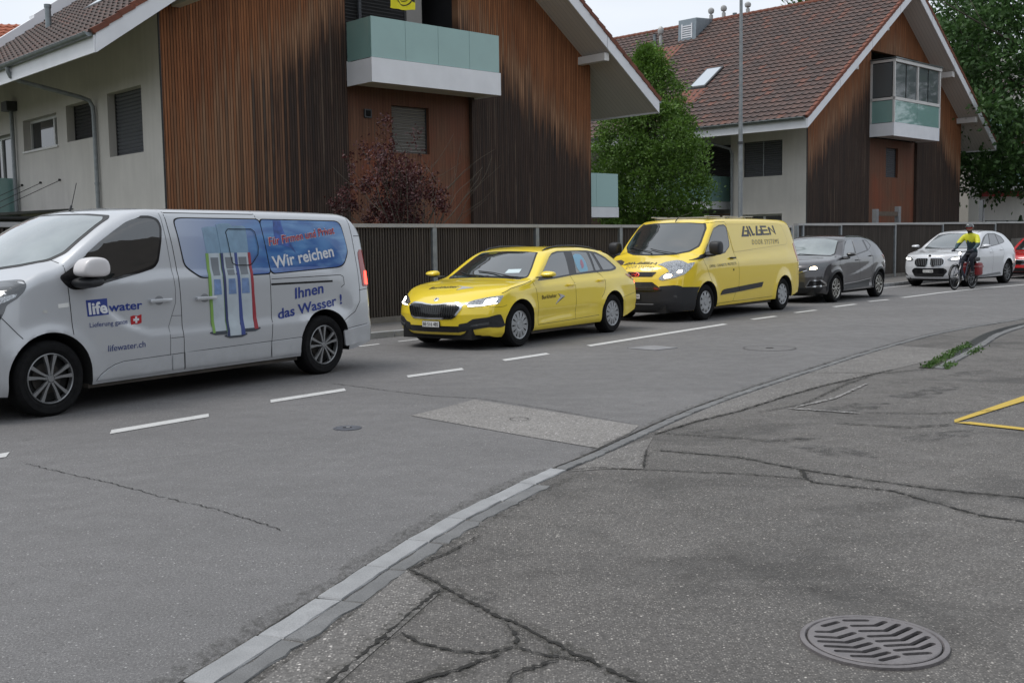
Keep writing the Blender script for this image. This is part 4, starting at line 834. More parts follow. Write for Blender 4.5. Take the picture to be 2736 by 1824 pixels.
# ------------------------------------------------------------------ trees and shrubs
def leaves(name, pts, size, m, parent, seed=1, up=.25, fold=.35, asp=.55):
    """one mesh of many small folded leaves at the given points (numpy Nx3)"""
    g = np.random.default_rng(seed); n = len(pts); P = np.asarray(pts, float)
    d = g.normal(size=(n, 3)); d[:, 2] += up; d /= np.linalg.norm(d, axis=1)[:, None]
    e = np.cross(d, g.normal(size=(n, 3))); e /= np.linalg.norm(e, axis=1)[:, None]; nn = np.cross(d, e)
    s = size*(.6+.8*g.random(n))[:, None]; A = P-d*s*.5; C = P+d*s*.5; B_ = P+e*s*asp*.5+nn*s*fold*.3; D_ = P-e*s*asp*.5+nn*s*fold*.3
    V = np.stack([A, B_, C, D_], 1).reshape(-1, 3); me = bpy.data.meshes.new(name)
    me.vertices.add(4*n); me.vertices.foreach_set('co', V.ravel()); me.loops.add(6*n); me.polygons.add(2*n)
    idx = np.arange(n)[:, None]*4+np.array([0, 1, 2, 0, 2, 3]); me.loops.foreach_set('vertex_index', idx.ravel().astype(np.int32))
    me.polygons.foreach_set('loop_start', np.arange(0, 6*n, 3, dtype=np.int32)); me.polygons.foreach_set('loop_total', np.full(2*n, 3, dtype=np.int32)); me.update(calc_edges=True); me.validate()
    me.materials.append(m); o = bpy.data.objects.new(name, me); return link(o, parent)
def limb(mb, r, p, d, L_, rad, depth, tips, spread=.55, n=5, up=.12, fork=3):
    pts = [p]; rs = [rad]; q = p; dd = d
    for k in range(n):
        dd = (dd+Vector((r.gauss(0, .10), r.gauss(0, .10), r.gauss(up, .06)))).normalized(); q = q+dd*(L_/n); pts.append(q); rs.append(rad*(1-.45*(k+1)/n))
    mb.tube(pts, rs, 6 if depth > 1 else 4, False)
    if depth == 0: tips.append((q, dd)); tips.append((pts[-2], dd)); return
    for f in range(fork):
        a = pts[-1-(f % 3)] if n > 3 else q
        nd = (dd+Vector((r.gauss(0, spread), r.gauss(0, spread), r.gauss(.05, spread*.6)))).normalized()
        limb(mb, r, a, nd, L_*r.uniform(.55, .8), rs[-1]*.75, depth-1, tips, spread, n, up, fork)
def tree(name, label, cat, loc, H, trunk, r0, crown, nleaf, size, m, seed, shape=None, clump=.35, group=None):
    """crown(z01, angle) -> radius ; tapering trunk with limbs, leaf clumps spread through the volume"""
    r = random.Random(seed); g = np.random.default_rng(seed); t = thing(name, label, cat, loc, 0, group); mb = MB(); tips = []
    mb.tube([(0, 0, -.1), (.03, .02, trunk*.5), (0, 0, trunk), (.05, 0, H*.6), (0, .05, H*.92)], [r0*1.25, r0, r0*.9, r0*.5, r0*.12], 10)
    nl = 14
    for k in range(nl):
        z = lerp(trunk*.9, H*.85, k/nl); a = k*2.4+r.random(); q = (z-trunk)/(H-trunk); R_ = crown(max(0.02, min(.98, q+.12)), a)
        limb(mb, r, Vector((0, 0, z)), Vector((math.cos(a), math.sin(a), .55)).normalized(), R_*.75, r0*.38*(1-.5*q), 2, tips, .5, 4, .1, 3)
    mb.build('trunk', M['bark'], t, True)
    pts = []; nc = int(nleaf/55)
    while len(pts) < nleaf:
        q = r.random(); a = r.uniform(0, 6.283); Rm = crown(q, a)
        if r.random() > Rm/crown(.45, 0)+.15: continue
        rr = Rm*(1-abs(r.gauss(0, .30))); rr = max(0, rr); c = np.array([rr*math.cos(a), rr*math.sin(a), trunk+q*(H-trunk)]); k = int(r.uniform(25, 85)); s_ = clump*r.uniform(.5, 1.2)
        pts += list(c+g.normal(size=(k, 3))*np.array([s_, s_, s_*.7]))
    leaves('crown', np.array(pts[:nleaf]), size, m, t, seed); return t
def cr1(q, a):
    base = interp(q, [(0, 1.0), (.12, 1.6), (.3, 1.95), (.5, 1.85), (.68, 1.45), (.82, .95), (.93, .5), (1, .15)])
    return base*(1+.10*math.sin(3*a+q*9)+.08*math.sin(7*a-q*15))
tree('hornbeam_tree', 'bright green leafy tree standing between the two timber houses', 'tree', (4.72, 37.2, 0), 7.95, 1.3, .11, cr1, 62000, .098, M['leaf_hornbeam'], 3, None, .20)
def cr2(q, a):
    base = interp(q, [(0, 3.6), (.1, 5.2), (.3, 6.2), (.6, 5.6), (.85, 3.4), (1, 1)])
    return base*(1+.13*math.sin(3*a+q*7)+.10*math.sin(6*a-q*13))
tree('lime_tree', 'large dark green tree behind the farther timber house at the right edge', 'tree', (25.9, 53.5, 0), 17.5, 3.6, .35, cr2, 62000, .25, M['leaf_big'], 5, None, .55)
tree('lime_tree', 'tree whose leaf tips show above the ridge of the farther timber house', 'tree', (21.5, 70, 0), 18.3, 5, .3, cr2, 14000, .32, M['leaf_big'], 8, None, .6)
# purple leaved shrub before house A
sh = thing('purple_shrub', 'dark purple leaved shrub growing before the nearer timber gable', 'shrub', (-2.1, 22.6, 0)); mb = MB(); tips = []; r = random.Random(21)
for k in range(11):
    a = k*2.39; limb(mb, r, Vector((0, 0, .1)), Vector((.42*math.cos(a), .42*math.sin(a), 1.1)).normalized(), r.uniform(1.5, 2.2), .03, 2, tips, .42, 5, .05, 3)
mb.build('branches', M['twig'], sh); pts = []; g = np.random.default_rng(4)
for (p, d) in tips:
    if p.x > .75 or (p.x > .45 and p.z > 2.6): continue
    if r.random() < .30 and p.z > 2.4: continue
    n = r.randint(40, 130) if p.z < 2.8 else r.randint(8, 60); pts += list(np.array(p)[None, :]+g.normal(size=(n, 3))*.075)
for k in range(46):
    q = r.random(); a = r.uniform(0, 6.28); z = r.uniform(1.0, 2.9); rr = r.uniform(.1, 1.0)*(1.05-.30*(z-1.0)); pts += list(np.array([rr*math.cos(a)*1.0-.1, rr*math.sin(a)*.7, z])+g.normal(size=(90, 3))*np.array([.12, .12, .09]))
leaves('foliage', np.array(pts), .062, M['leaf_red'], sh, 9)
s2 = thing('purple_shrub', 'low dark purple hedge shrub rising just over the fence beside the silver van', 'shrub', (-4.05, 20.6, 0)); pts = []; mb = MB(); tips = []
for k in range(7): a = k*2.39; limb(mb, r, Vector((0, 0, .1)), Vector((.5*math.cos(a), .5*math.sin(a), 1.2)).normalized(), 1.1, .025, 1, tips, .4, 4, .05, 3)
mb.build('branches', M['twig'], s2)
for k in range(60): a = r.uniform(0, 6.28); rr = r.uniform(0, 1.0); pts += list(np.array([rr*math.cos(a)*1.35, rr*math.sin(a)*.6, r.uniform(.9, 2.05-.35*rr)])+g.normal(size=(60, 3))*.12)
leaves('foliage', np.array(pts), .075, M['leaf_red'], s2, 10)
# channel drain with weeds along the near pavement
ch = thing('channel_drain', 'narrow slotted channel drain overgrown with weeds along the near pavement', 'drain', (4.68, 12.15, 0)); GL = smoothline([(4.68, 12.15), (6.11, 14.43), (7.25, 16.3), (8.5, 17.9), (10.5, 19.7), (13.5, 22.2)], 6)
est = stones('edge_stone', off(GL, .10), 0, .10, M['granite_dark'], .45, .022, .006, 12); del est['kind']; est.parent = ch; est.location = (-4.68, -12.15, 0); g = np.random.default_rng(4)
gm = MB()
for k in range(4):
    A_ = off([p for p in GL if p[1] > 13.2], -.055+.04*k); B2_ = off([p for p in GL if p[1] > 13.2], -.035+.04*k); gm.add([(x, y, .017+.0003*k) for x, y in A_]+[(x, y, .017+.0003*k) for x, y in B2_], [(i, i+1, len(A_)+i+1, len(A_)+i) for i in range(len(A_)-1)])
gr_ = gm.build('grate', M['metal_dark'], ch); gr_.location = (-4.68, -12.15, 0)
gm = MB(); A_ = off(GL, -.075); B2_ = off(GL, .09); gm.add([(x, y, .0105) for x, y in A_]+[(x, y, .0105) for x, y in B2_], [(i, i+1, len(A_)+i+1, len(A_)+i) for i in range(len(A_)-1)]); gr_ = gm.build('channel', M['crack_moss'], ch); gr_.location = (-4.68, -12.15, 0)
def along(d, o_):
    t = d/2.69; a_ = Vector((4.68, 12.15))+Vector((1.43, 2.28))*t; n_ = Vector((2.28, -1.43)).normalized()*o_; return (a_.x+n_.x, a_.y+n_.y)
pts = []
for cnt, m0, sd_, o0, so_, hz in ((230, .40, .35, 0, .03, .012), (260, 1.5, .5, -.01, .035, .018), (160, 2.5, .25, 0, .04, .022), (120, .3, .2, .2, .03, .015), (130, 2.1, .25, .2, .03, .015)):
    for _ in range(cnt): x_, y_ = along(abs(g.normal(m0, sd_)), g.normal(o0, so_)); pts.append((x_, y_, .012+abs(g.normal(0, hz))))
tag(leaves('weeds', np.array(pts), .035, M['leaf_grass'], None, 3, 1.2), kind='stuff')
# litter of tiny stones and straw
# ------------------------------------------------------------------ the houses across the forecourt, behind the photographer
mat('opposite_wall', (.07, .062, .055), .9, var=.15, vscale=.8); mat('opposite_dark', (.07, .055, .045), .85, var=.2, vscale=2)
for k, (x_, y_, rz_, w_, d_, h_, lab) in enumerate([(-34, -16, 48, 22, 11, 6.5, 'gabled house across the road, beyond the left of the picture'), (-6, -19, 8, 24, 11, 6.8, 'long gabled house behind the photographer'), (24, -12, -22, 20, 11, 6.5, 'gabled house at the right, behind the photographer'), (40, 12, -75, 20, 10, 6.5, 'gabled house far to the right of the forecourt')]):
    oh = thing('opposite_house', lab, 'house', (x_, y_, 0), R(rz_), 'houses across the forecourt')
    b_ = MB(); b_.box(-w_/2, w_/2, -d_, 0, 0, h_); b_.build('wall', M['opposite_wall'], oh)
    rf_ = MB(); rf_.prism([(.9, h_-.4), (-d_/2, h_+3.6), (-d_-.9, h_-.4)], w_+1.6, 'x', -w_/2-.8); rf_.build('roof', M['opposite_dark'], oh)
    for q in range(int(w_/3)):
        for zz in (.9, 3.7):
            wn = MB(); wn.box(-w_/2+1+q*3, -w_/2+2.5+q*3, .005, .03, zz, zz+1.5); wo_ = wn.build('window', M['window_glass'], oh)
            fr_ = MB(); fr_.box(-w_/2+.92+q*3, -w_/2+1+q*3, .005, .06, zz-.08, zz+1.58); fr_.box(-w_/2+2.5+q*3, -w_/2+2.58+q*3, .005, .06, zz-.08, zz+1.58); fr_.box(-w_/2+.92+q*3, -w_/2+2.58+q*3, .005, .055, zz-.08, zz-.001); fr_.build('window_frame', M['white_trim'], wo_)
# ------------------------------------------------------------------ vehicle building tools
# local frame of a vehicle: x towards its rear (0 at front axle), near side (facing the street camera) at -y, z up
mat('rubber', (.010, .010, .0105), .85, spec=.15, var=.25, vscale=20); mat('arch_black', (.008, .008, .008), .9); mat('trim_black', (.022, .023, .025), .5, spec=.4); mat('gloss_black', (.01, .01, .011), .12, spec=.6)
mat('chrome', (.75, .76, .78), .12, 1.0); mat('rim_silver', (.27, .275, .28), .35, .7); mat('cap_silver', (.36, .37, .38), .38, .6); mat('rim_dark', (.010, .010, .010), .8); mat('brake_disc', (.05, .045, .04), .6, .5)
mat('car_glass', (.012, .015, .016), .03, 0, 1.0, ior=1.62, coat=.6); mat('car_glass_pale', (.022, .030, .031), .03, 0, 1.0, ior=1.75, coat=.8); mat('privacy_glass', (.02, .02, .024), .05, 0, 1.0, ior=1.6, coat=.5)
mat('seam', (.006, .006, .006), .9); mat('plate_white', (.72, .72, .70), .4); mat('ink', (.012, .012, .014), .6); mat('lamp_red', (.20, .006, .008), .12, 0, .6, coat=1, emit=(1, .02, .02), estr=.04); mat('lamp_red_lit', (.4, .01, .01), .2, emit=(1, .06, .04), estr=3.5)
b = NB('lens'); o_ = b.co(); v_ = b.vor(o_, 70, 'Color'); b.col(b.mix(b.sep(v_)[0], (.16, .165, .17, 1), (.50, .52, .54, 1))); b.b.inputs['Metallic'].default_value = .75; b.rough(.12); b.b.inputs['Coat Weight'].default_value = 1; mat('lens_dark', (.05, .055, .06), .08, .3, .8, coat=1); mat('lamp_white', (1, 1, 1), .3, emit=(1, .97, .92), estr=6); mat('lamp_warm', (1, .9, .7), .3, emit=(1, .74, .46), estr=9); mat('lamp_amber', (1, .5, .2), .3, emit=(1, .5, .25), estr=5)
def paint(name, col, metal=0, rough=.35, dirt=.12):
    b = NB(name); o = b.co(); n = b.noise(o, 3.0, 5, .65); z = b.sep(o)[2]
    d = b.math('MULTIPLY', b.rng(z, .55, .22), b.rng(n, .3, .75)); c = b.mix(b.math('MULTIPLY', d, dirt*3), tuple(col)+(1,), (.12, .11, .10, 1)); c = b.mix(b.rng(n, .4, .8, 0, dirt*.5), c, [q*.8 for q in col]+[1])
    b.col(c); b.b.inputs['Metallic'].default_value = metal; b.rough(b.math('ADD', b.math('MULTIPLY', d, .3), rough)); b.b.inputs['Coat Weight'].default_value = 1; b.b.inputs['Coat Roughness'].default_value = .04; return b.m
def body_mesh(sp):
    x0, x1 = sp['x0'], sp['x1']; zt = spl(sp['top']) if not sp.get('lin') else (lambda x: interp(x, sp['top'])); zb = spl(sp['bot']); hw = spl(sp['hw']); mz = spl(sp['mz'])
    ws0, ws1, wsc = sp['ws']; rx = spl(sp['rad']); crown = sp.get('crown', .03); flare = sp.get('flare', [])
    ff, fr_ = sp['front'], sp['rear']; rr = sp.get('rr', .05)
    xs = []; s = 0
    a = [x0+rr*(1-math.cos(math.pi/2*k/4)) for k in range(5)]; z_ = [x1-rr*(1-math.cos(math.pi/2*k/4)) for k in range(5)][::-1]
    n = round((z_[0]-a[-1])/.045); mid = [lerp(a[-1], z_[0], k/n) for k in range(1, n)]; xs = a+mid+z_
    ny, ns, na = 9, 30, 5
    def T(x, y, W):
        k = sstep((x-ws0)/(max(.01, (ws1-ws0)*.35)))*(1-sstep((x-ws1)/.5)) if x > ws0 else 0
        return zt(x-wsc*k*(y/W)**2)
    def section(x, ins):
        W = hw(x); r = rx(x); b_ = zb(x); ze = T(x, W, W)-crown
        for _ in range(6): ye = W*mz(ze); ze = T(x, ye, W)-crown
        ze = max(ze, b_+.1); ye = W*mz(ze); ys = W*mz(b_); pts = []
        r = min(r, (ze-b_)*.4)
        bot = [(ys*k/ny, b_) for k in range(ny)]
        side = [(W*mz(b_+(ze-r-b_)*k/ns), b_+(ze-r-b_)*k/ns) for k in range(ns+1)]
        pa = side[-1]; pc = (ye-.0, ze); yb = ye-r; tb = (yb, T(x, yb, W)-crown*(yb/ye)**2)
        arc = [((1-t)**2*pa[0]+2*t*(1-t)*pc[0]+t*t*tb[0], (1-t)**2*pa[1]+2*t*(1-t)*pc[1]+t*t*tb[1]) for t in [k/na for k in range(1, na)]]
        top = [(yb*(1-k/ny), T(x, yb*(1-k/ny), W)-crown*(yb*(1-k/ny)/ye)**2) for k in range(ny+1)]
        P = bot+side+arc+top; zc = (ze+b_)/2; H = (ze-b_)/2; sp['edge'].append((x, ze, ye, r))
        return [(y*(1-ins/W), zc+(z-zc)*(1-ins/H)) for y, z in P]
    NP = None; V = []; rings = []; sp['edge'] = []
    for i, x in enumerate(xs):
        sF = x-x0; sR = x1-x; ins = 0
        for s_ in (sF, sR):
            if s_ < rr: q = 1-s_/rr; ins = max(ins, rr*(1-math.sqrt(max(0, 1-q*q))))
        P = section(x, ins); ring = [(x, y, z) for y, z in P]+[(x, -y, z) for y, z in P[-2:0:-1]]; rings.append(ring)
    NP = len(rings[0])
    def dfm(p):
        x, y, z = p; W = hw(max(x0+.3, min(x1-.3, x)))
        kf = max(0, 1-(x-x0)/ff['len'])**1.5; kr = max(0, 1-(x1-x)/fr_['len'])**1.5
        x += kf*(ff['c']*abs(y/W)**ff['p']+interp(z, ff['prof'])); x -= kr*(fr_['c']*abs(y/W)**fr_['p']+interp(z, fr_['prof']))
        for xc, rw, am in flare:
            d = math.hypot(x-xc, z-sp['wr']); g = math.exp(-((d-rw)/.075)**2)*am if z > sp['wr']*.4 else 0
            if d < rw: g = am*.9
            if abs(y) > W*.8 and z < sp['belt']: y += math.copysign(g*min(1, max(0, (sp['belt']-z)/.25)), y)
        for pts, am, wd in sp.get('crease', []):
            if pts[0][0] < x < pts[-1][0] and abs(y) > W*.7:
                k = min(1, (x-pts[0][0])/.25, (pts[-1][0]-x)/.25); y -= math.copysign(am*k*sstep((z-interp(x, pts))/wd+.5)*max(0, 1-max(0, z-interp(x, pts)-wd)/.35), y)
        return (x, y, z)
    for r_ in rings: V += [dfm(p) for p in r_]
    F = []
    for i in range(len(rings)-1):
        for k in range(NP): F.append((i*NP+k, i*NP+(k+1) % NP, (i+1)*NP+(k+1) % NP, (i+1)*NP+k))
    # caps
    nb = ny; nside = ns+na-1     # side index from nb .. nb+nside, top end index
    for ri, flip in ((0, False), (len(rings)-1, True)):
        ring = rings[ri]; half = ring[:NP//2+1]; x = ring[0][0]
        nt_ = len(half); sidei = list(range(nb, nb+ns+na)); topi = list(range(nb+ns+na, nt_)); # topi[0] is at yb
        sidei = sidei+[topi[0]]; b_ = half[0][1:]; cols = ny
        grid = []
        yt = [half[i][1] for i in topi]; ztp = [half[i][2] for i in topi]; yb_ = [half[i][1] for i in range(0, nb+1)]; zb_ = half[0][2]; z1 = half[topi[0]][2]
        for j, si in enumerate(sidei):
            row = []; yj, zj = half[si][1], half[si][2]; v = (zj-zb_)/(z1-zb_)
            for c in range(-cols, cols+1):
                t = c/cols; it = cols-abs(c); zz = lerp(zb_, ztp[min(it, len(ztp)-1)], v)
                if j == 0: idx = (abs(c)) if c >= 0 else NP-abs(c)
                elif j == len(sidei)-1: idx = topi[it] if c >= 0 else NP-topi[it]
                elif abs(c) == cols: idx = si if c > 0 else NP-si
                else: idx = ('n', (x, yj*t, zz))
                if isinstance(idx, int): row.append(ri*NP+(idx % NP))
                else: V.append(dfm(idx[1])); row.append(len(V)-1)
            grid.append(row)
        for j in range(len(grid)-1):
            for c in range(2*cols):
                f = (grid[j][c], grid[j][c+1], grid[j+1][c+1], grid[j+1][c]); F.append(f if flip else f[::-1])
    return V, F
def fixn(o):
    bm = bmesh.new(); bm.from_mesh(o.data); bmesh.ops.remove_doubles(bm, verts=bm.verts, dist=1e-5); bmesh.ops.recalc_face_normals(bm, faces=bm.faces); bm.to_mesh(o.data); bm.free()
class Car:
    nrm = True
    def __init__(s, name, label, cat, loc, deg, sp, paint_, group=None):
        s.root = thing(name, label, cat, loc, R(deg), group); s.sp = sp; s.paint = paint_
        V, F = body_mesh(sp); o = mesh('body', V, F, [paint_, M['arch_black']], s.root)
        bm = bmesh.new(); bm.from_mesh(o.data); bmesh.ops.remove_doubles(bm, verts=bm.verts, dist=1e-5); bmesh.ops.recalc_face_normals(bm, faces=bm.faces)
        V2_ = [v.co.copy() for v in bm.verts]; bm.verts.index_update(); s.bvh = BVHTree.FromBMesh(bm); bm.to_mesh(o.data); bm.free()
        cut_ = MB(); k = 0
        for xw in (0, sp['wb']):
            for sg in (-1, 1):
                P = [(xw+sp['wa']*math.cos(math.pi*q/28), sp['wr']+.01+sp['wa']*math.sin(math.pi*q/28)) for q in range(29)]+[(xw-sp['wa'], -.3), (xw+sp['wa'], -.3)]
                cut_.prism(P, sg*.74, 'y', sg*.56)
        co = cut_.build('cutter', M['arch_black'], s.root); fixn(co)
        m = o.modifiers.new('b', 'BOOLEAN'); m.operation = 'DIFFERENCE'; m.object = co; m.solver = 'EXACT'; m.use_self = True; m.material_mode = 'TRANSFER'
        dg = bpy.context.evaluated_depsgraph_get(); me = bpy.data.meshes.new_from_object(o.evaluated_get(dg)); o.modifiers.clear(); o.data = me; bpy.data.objects.remove(co)
        names = [q.name if q else '' for q in me.materials]; ai = names.index('arch_black') if 'arch_black' in names else 0
        for p in me.polygons:
            if p.normal.z < -.75 and p.center.z < .45: p.material_index = ai
        sharp_smooth(me, 38); s.body = o
    def tum(s, P, yp, X0, Y0):
        """outline taken on the flat side plane y=yp moved onto the leaning glasshouse side"""
        out = []; hw = spl(s.sp['hw']); mz = spl(s.sp['mz'])
        for x, z in P:
            x1, z1 = x, z
            for _ in range(4): d = yp-hw(x1)*mz(z1); x1 = x+d*(x+X0)/(Y0-yp); z1 = 1.5+(z-1.5)*(Y0-yp+d)/(Y0-yp)
            out.append((x1, z1))
        E = s.sp['edge']; mid = (s.sp['ws'][1]+s.sp['wb'])/2
        def lim(z, front):
            c = [e[0] for e in E if (e[0] < mid) == front and e[1] > z+.03]
            return (min(c) if front else max(c)) if c else None
        o2 = []
        for x, z in out:
            z = min(z, max(e[1] for e in E)-.045)
            a, b_ = lim(z, True), lim(z, False)
            if a is not None and z > s.sp['belt']-.02: x = max(x, a+.030)
            if b_ is not None: x = min(x, b_-.05)
            o2.append((x, z))
        return o2
    def wsc(s, P, marg=.038):
        """keep a windscreen outline inside the pillars"""
        E = [e for e in s.sp['edge'] if e[0] < s.sp['wb']*.6]; out = []
        for u, z in P:
            c = [e for e in E if e[1] >= z]; lim = (min(c, key=lambda e: e[1])[2] if c else E[-1][2])-marg
            out.append((math.copysign(min(abs(u), lim), u), z))
        return out
    def ray(s, view, u, v):
        if view in 'LR': o, d = Vector((u, -3 if view == 'L' else 3, v)), Vector((0, 1 if view == 'L' else -1, 0))
        elif view == 'F': o, d = Vector((-4, -u, v)), Vector((1, 0, 0))
        elif view == 'B': o, d = Vector((9, -u, v)), Vector((-1, 0, 0))
        elif view == 'T': o, d = Vector((u, -v, 5)), Vector((0, 0, -1))
        h = s.bvh.ray_cast(o, d)
        if h[0] is None:
            n = s.bvh.find_nearest(o+d*(2.2 if view in 'LR' else 3.3)); return n[0], n[1]
        return h[0], h[1]
    def put(s, view, u, v, off, flip=False):
        p, n = s.ray(view, u, v)
        if not s.nrm: n = {'L': Vector((0, -1, 0)), 'R': Vector((0, 1, 0)), 'F': Vector((-.8, 0, .6)), 'B': Vector((1, 0, 0)), 'T': Vector((0, 0, 1))}[view]
        if n.dot({'L': Vector((0, -1, 0)), 'R': Vector((0, 1, 0)), 'F': Vector((-1, 0, 0)), 'B': Vector((1, 0, 0)), 'T': Vector((0, 0, 1))}[view]) < 0: n = -n
        return p+n*off
    def patch(s, name, view, poly, m, off=.003, step=.05, rd=0, parent=None, skirt=.02, both=False, mb=None, nrm=True):
        """a panel following the body surface; poly is 2D in the view plane (F,B: u = distance towards the near side)"""
        if both:
            a = s.patch(name, view, poly, m, off, step, rd, parent, skirt)
            return a, s.patch(name, {'L': 'R', 'R': 'L'}[view] if view in 'LR' else view, poly if view in 'LR' else [(-u, v) if view != 'T' else (u, -v) for u, v in poly][::-1], m, off, step, rd, parent, skirt)
        for _ in range(3 if rd else 0):
            q = []
            for i, p in enumerate(poly):
                a, c = Vector(poly[i-1]), Vector(poly[(i+1) % len(poly)]); p = Vector(p)
                k1 = min(.25, rd/max(1e-6, (a-p).length)); k2 = min(.25, rd/max(1e-6, (c-p).length)); q += [tuple(p.lerp(a, k1)), tuple(p.lerp(c, k2))]
            poly = q; rd *= .5
        bm = bmesh.new(); vs = [bm.verts.new((a, b_, 0)) for a, b_ in poly]
        for t in tessellate_polygon([[Vector((a, b_, 0)) for a, b_ in poly]]):
            try: bm.faces.new([vs[i] for i in t])
            except ValueError: pass
        lo = [min(p[i] for p in poly) for i in (0, 1)]; hi = [max(p[i] for p in poly) for i in (0, 1)]
        for ax in (0, 1):
            k = lo[ax]+step
            while k < hi[ax]-1e-4:
                co = [0, 0, 0]; co[ax] = k; no = [0, 0, 0]; no[ax] = 1
                bmesh.ops.bisect_plane(bm, geom=bm.verts[:]+bm.edges[:]+bm.faces[:], plane_co=co, plane_no=no, dist=1e-5); k += step
        be = [e for e in bm.edges if len(e.link_faces) == 1]; uv = {v: (v.co.x, v.co.y) for v in bm.verts}
        for v in bm.verts: v.co = s.put(view, uv[v][0], uv[v][1], off)
        if skirt:
            bv = {}
            for e in be:
                for v in e.verts:
                    if v not in bv: bv[v] = bm.verts.new(s.put(view, uv[v][0], uv[v][1], -skirt*.35 if off > 0 else off-skirt))
            for e in be:
                a, c = e.verts
                try: bm.faces.new((a, c, bv[c], bv[a]))
                except ValueError: pass
        bmesh.ops.recalc_face_normals(bm, faces=bm.faces)
        me = bpy.data.meshes.new(name); bm.to_mesh(me); bm.free(); me.materials.append(m); sharp_smooth(me, 40)
        # make the outer sheet face outwards
        o = bpy.data.objects.new(name, me); return link(o, parent or s.root)
    def line(s, mb, view, pts, w_=.006, off=.0015, step=.03, closed=False):
        pts = [Vector(p) for p in pts]; pts = pts+[pts[0]] if closed else pts; q = [pts[0]]
        for a, c in zip(pts, pts[1:]):
            n = max(1, round((c-a).length/step)); q += [a.lerp(c, k/n) for k in range(1, n+1)]
        V = []
        for i, p in enumerate(q):
            t = (q[min(i+1, len(q)-1)]-q[max(i-1, 0)]).normalized(); n = Vector((-t.y, t.x))*w_/2
            V += [s.put(view, *(p+n), off), s.put(view, *(p-n), off)]
        mb.add(V, [(2*i, 2*i+1, 2*i+3, 2*i+2) for i in range(len(q)-1)])
    def seams(s, name, lines, m=None, w_=.007, off=.0015, both=True, parent=None):
        for v in ('LR' if both else 'L'):
            mb = MB()
            for l in lines: s.line(mb, v, l, w_, off)
            mb.build(name, m or M['seam'], parent or s.body, True)
    def text(s, name, txt, view, p0, p1, pt, m, off=.004, bold=0, parent=None, step=.035, sp=1.0, shear=0):
        V, F = text2d(txt, bold, sp, shear); p0, p1, pt = Vector(p0), Vector(p1), Vector(pt)
        bm = bmesh.new(); vs = [bm.verts.new((*(p0+(p1-p0)*a+(pt-p0)*b_), 0)) for a, b_ in V]
        for f in F:
            try: bm.faces.new([vs[i] for i in f])
            except ValueError: pass
        xs = [v.co.x for v in bm.verts]; k = min(xs)+step
        while k < max(xs): bmesh.ops.bisect_plane(bm, geom=bm.verts[:]+bm.edges[:]+bm.faces[:], plane_co=(k, 0, 0), plane_no=(1, 0, 0), dist=1e-5); k += step
        ys = [v.co.y for v in bm.verts]; k = min(ys)+step
        while k < max(ys): bmesh.ops.bisect_plane(bm, geom=bm.verts[:]+bm.edges[:]+bm.faces[:], plane_co=(0, k, 0), plane_no=(0, 1, 0), dist=1e-5); k += step
        s.nrm = False
        for v in bm.verts: v.co = s.put(view, v.co.x, v.co.y, off)
        s.nrm = True
        me = bpy.data.meshes.new(name); bm.to_mesh(me); bm.free(); me.materials.append(m); return link(bpy.data.objects.new(name, me), parent or s.root)
def text2d(txt, bold=0, sp=1.0, shear=0):
    def mk(t):
        c = bpy.data.curves.new('t', 'FONT'); c.body = t; c.offset = bold; c.space_character = sp; c.resolution_u = 3; c.shear = shear; o = bpy.data.objects.new('t', c); COL.objects.link(o)
        dg = bpy.context.evaluated_depsgraph_get(); me = bpy.data.meshes.new_from_object(o.evaluated_get(dg)); V = [(v.co.x, v.co.y) for v in me.vertices]; F = [tuple(p.vertices) for p in me.polygons]
        bpy.data.objects.remove(o); bpy.data.curves.remove(c); bpy.data.meshes.remove(me); return V, F
    H = max(y for x, y in mk('H')[0]); V, F = mk(txt); x0 = min(x for x, y in V); x1 = max(x for x, y in V)
    return [((x-x0)/(x1-x0), y/H) for x, y in V], F
def plate(car, txt, u, z, w_=.30, h=.08, off=.02, lean=0, parent=None):
    p = car.put('F', u, z, off); t = thing_part('number_plate', parent or car.root, p)
    MB().box(-.008, .004, -w_/2-.006, w_/2+.006, -h/2-.006, h/2+.006).build('holder', M['trim_black'], t)
    t.data = MB_mesh(MB().box(-.011, -.0085, -w_/2, w_/2, -h/2, h/2), 'number_plate', M['plate_white'])
    V, F = text2d(txt, .006, 1.0); W = w_*.90; mesh('plate_text', [(-.0135, W/2-a*W, -h*.31+b_*h*.62) for a, b_ in V], F, M['ink'], t); return t
def MB_mesh(mb, name, m):
    me = bpy.data.meshes.new(name); me.from_pydata(mb.V, [], mb.F); me.materials.append(m); return me
def thing_part(name, parent, loc):
    me = bpy.data.meshes.new(name); o = bpy.data.objects.new(name, me); o.location = loc; return link(o, parent)
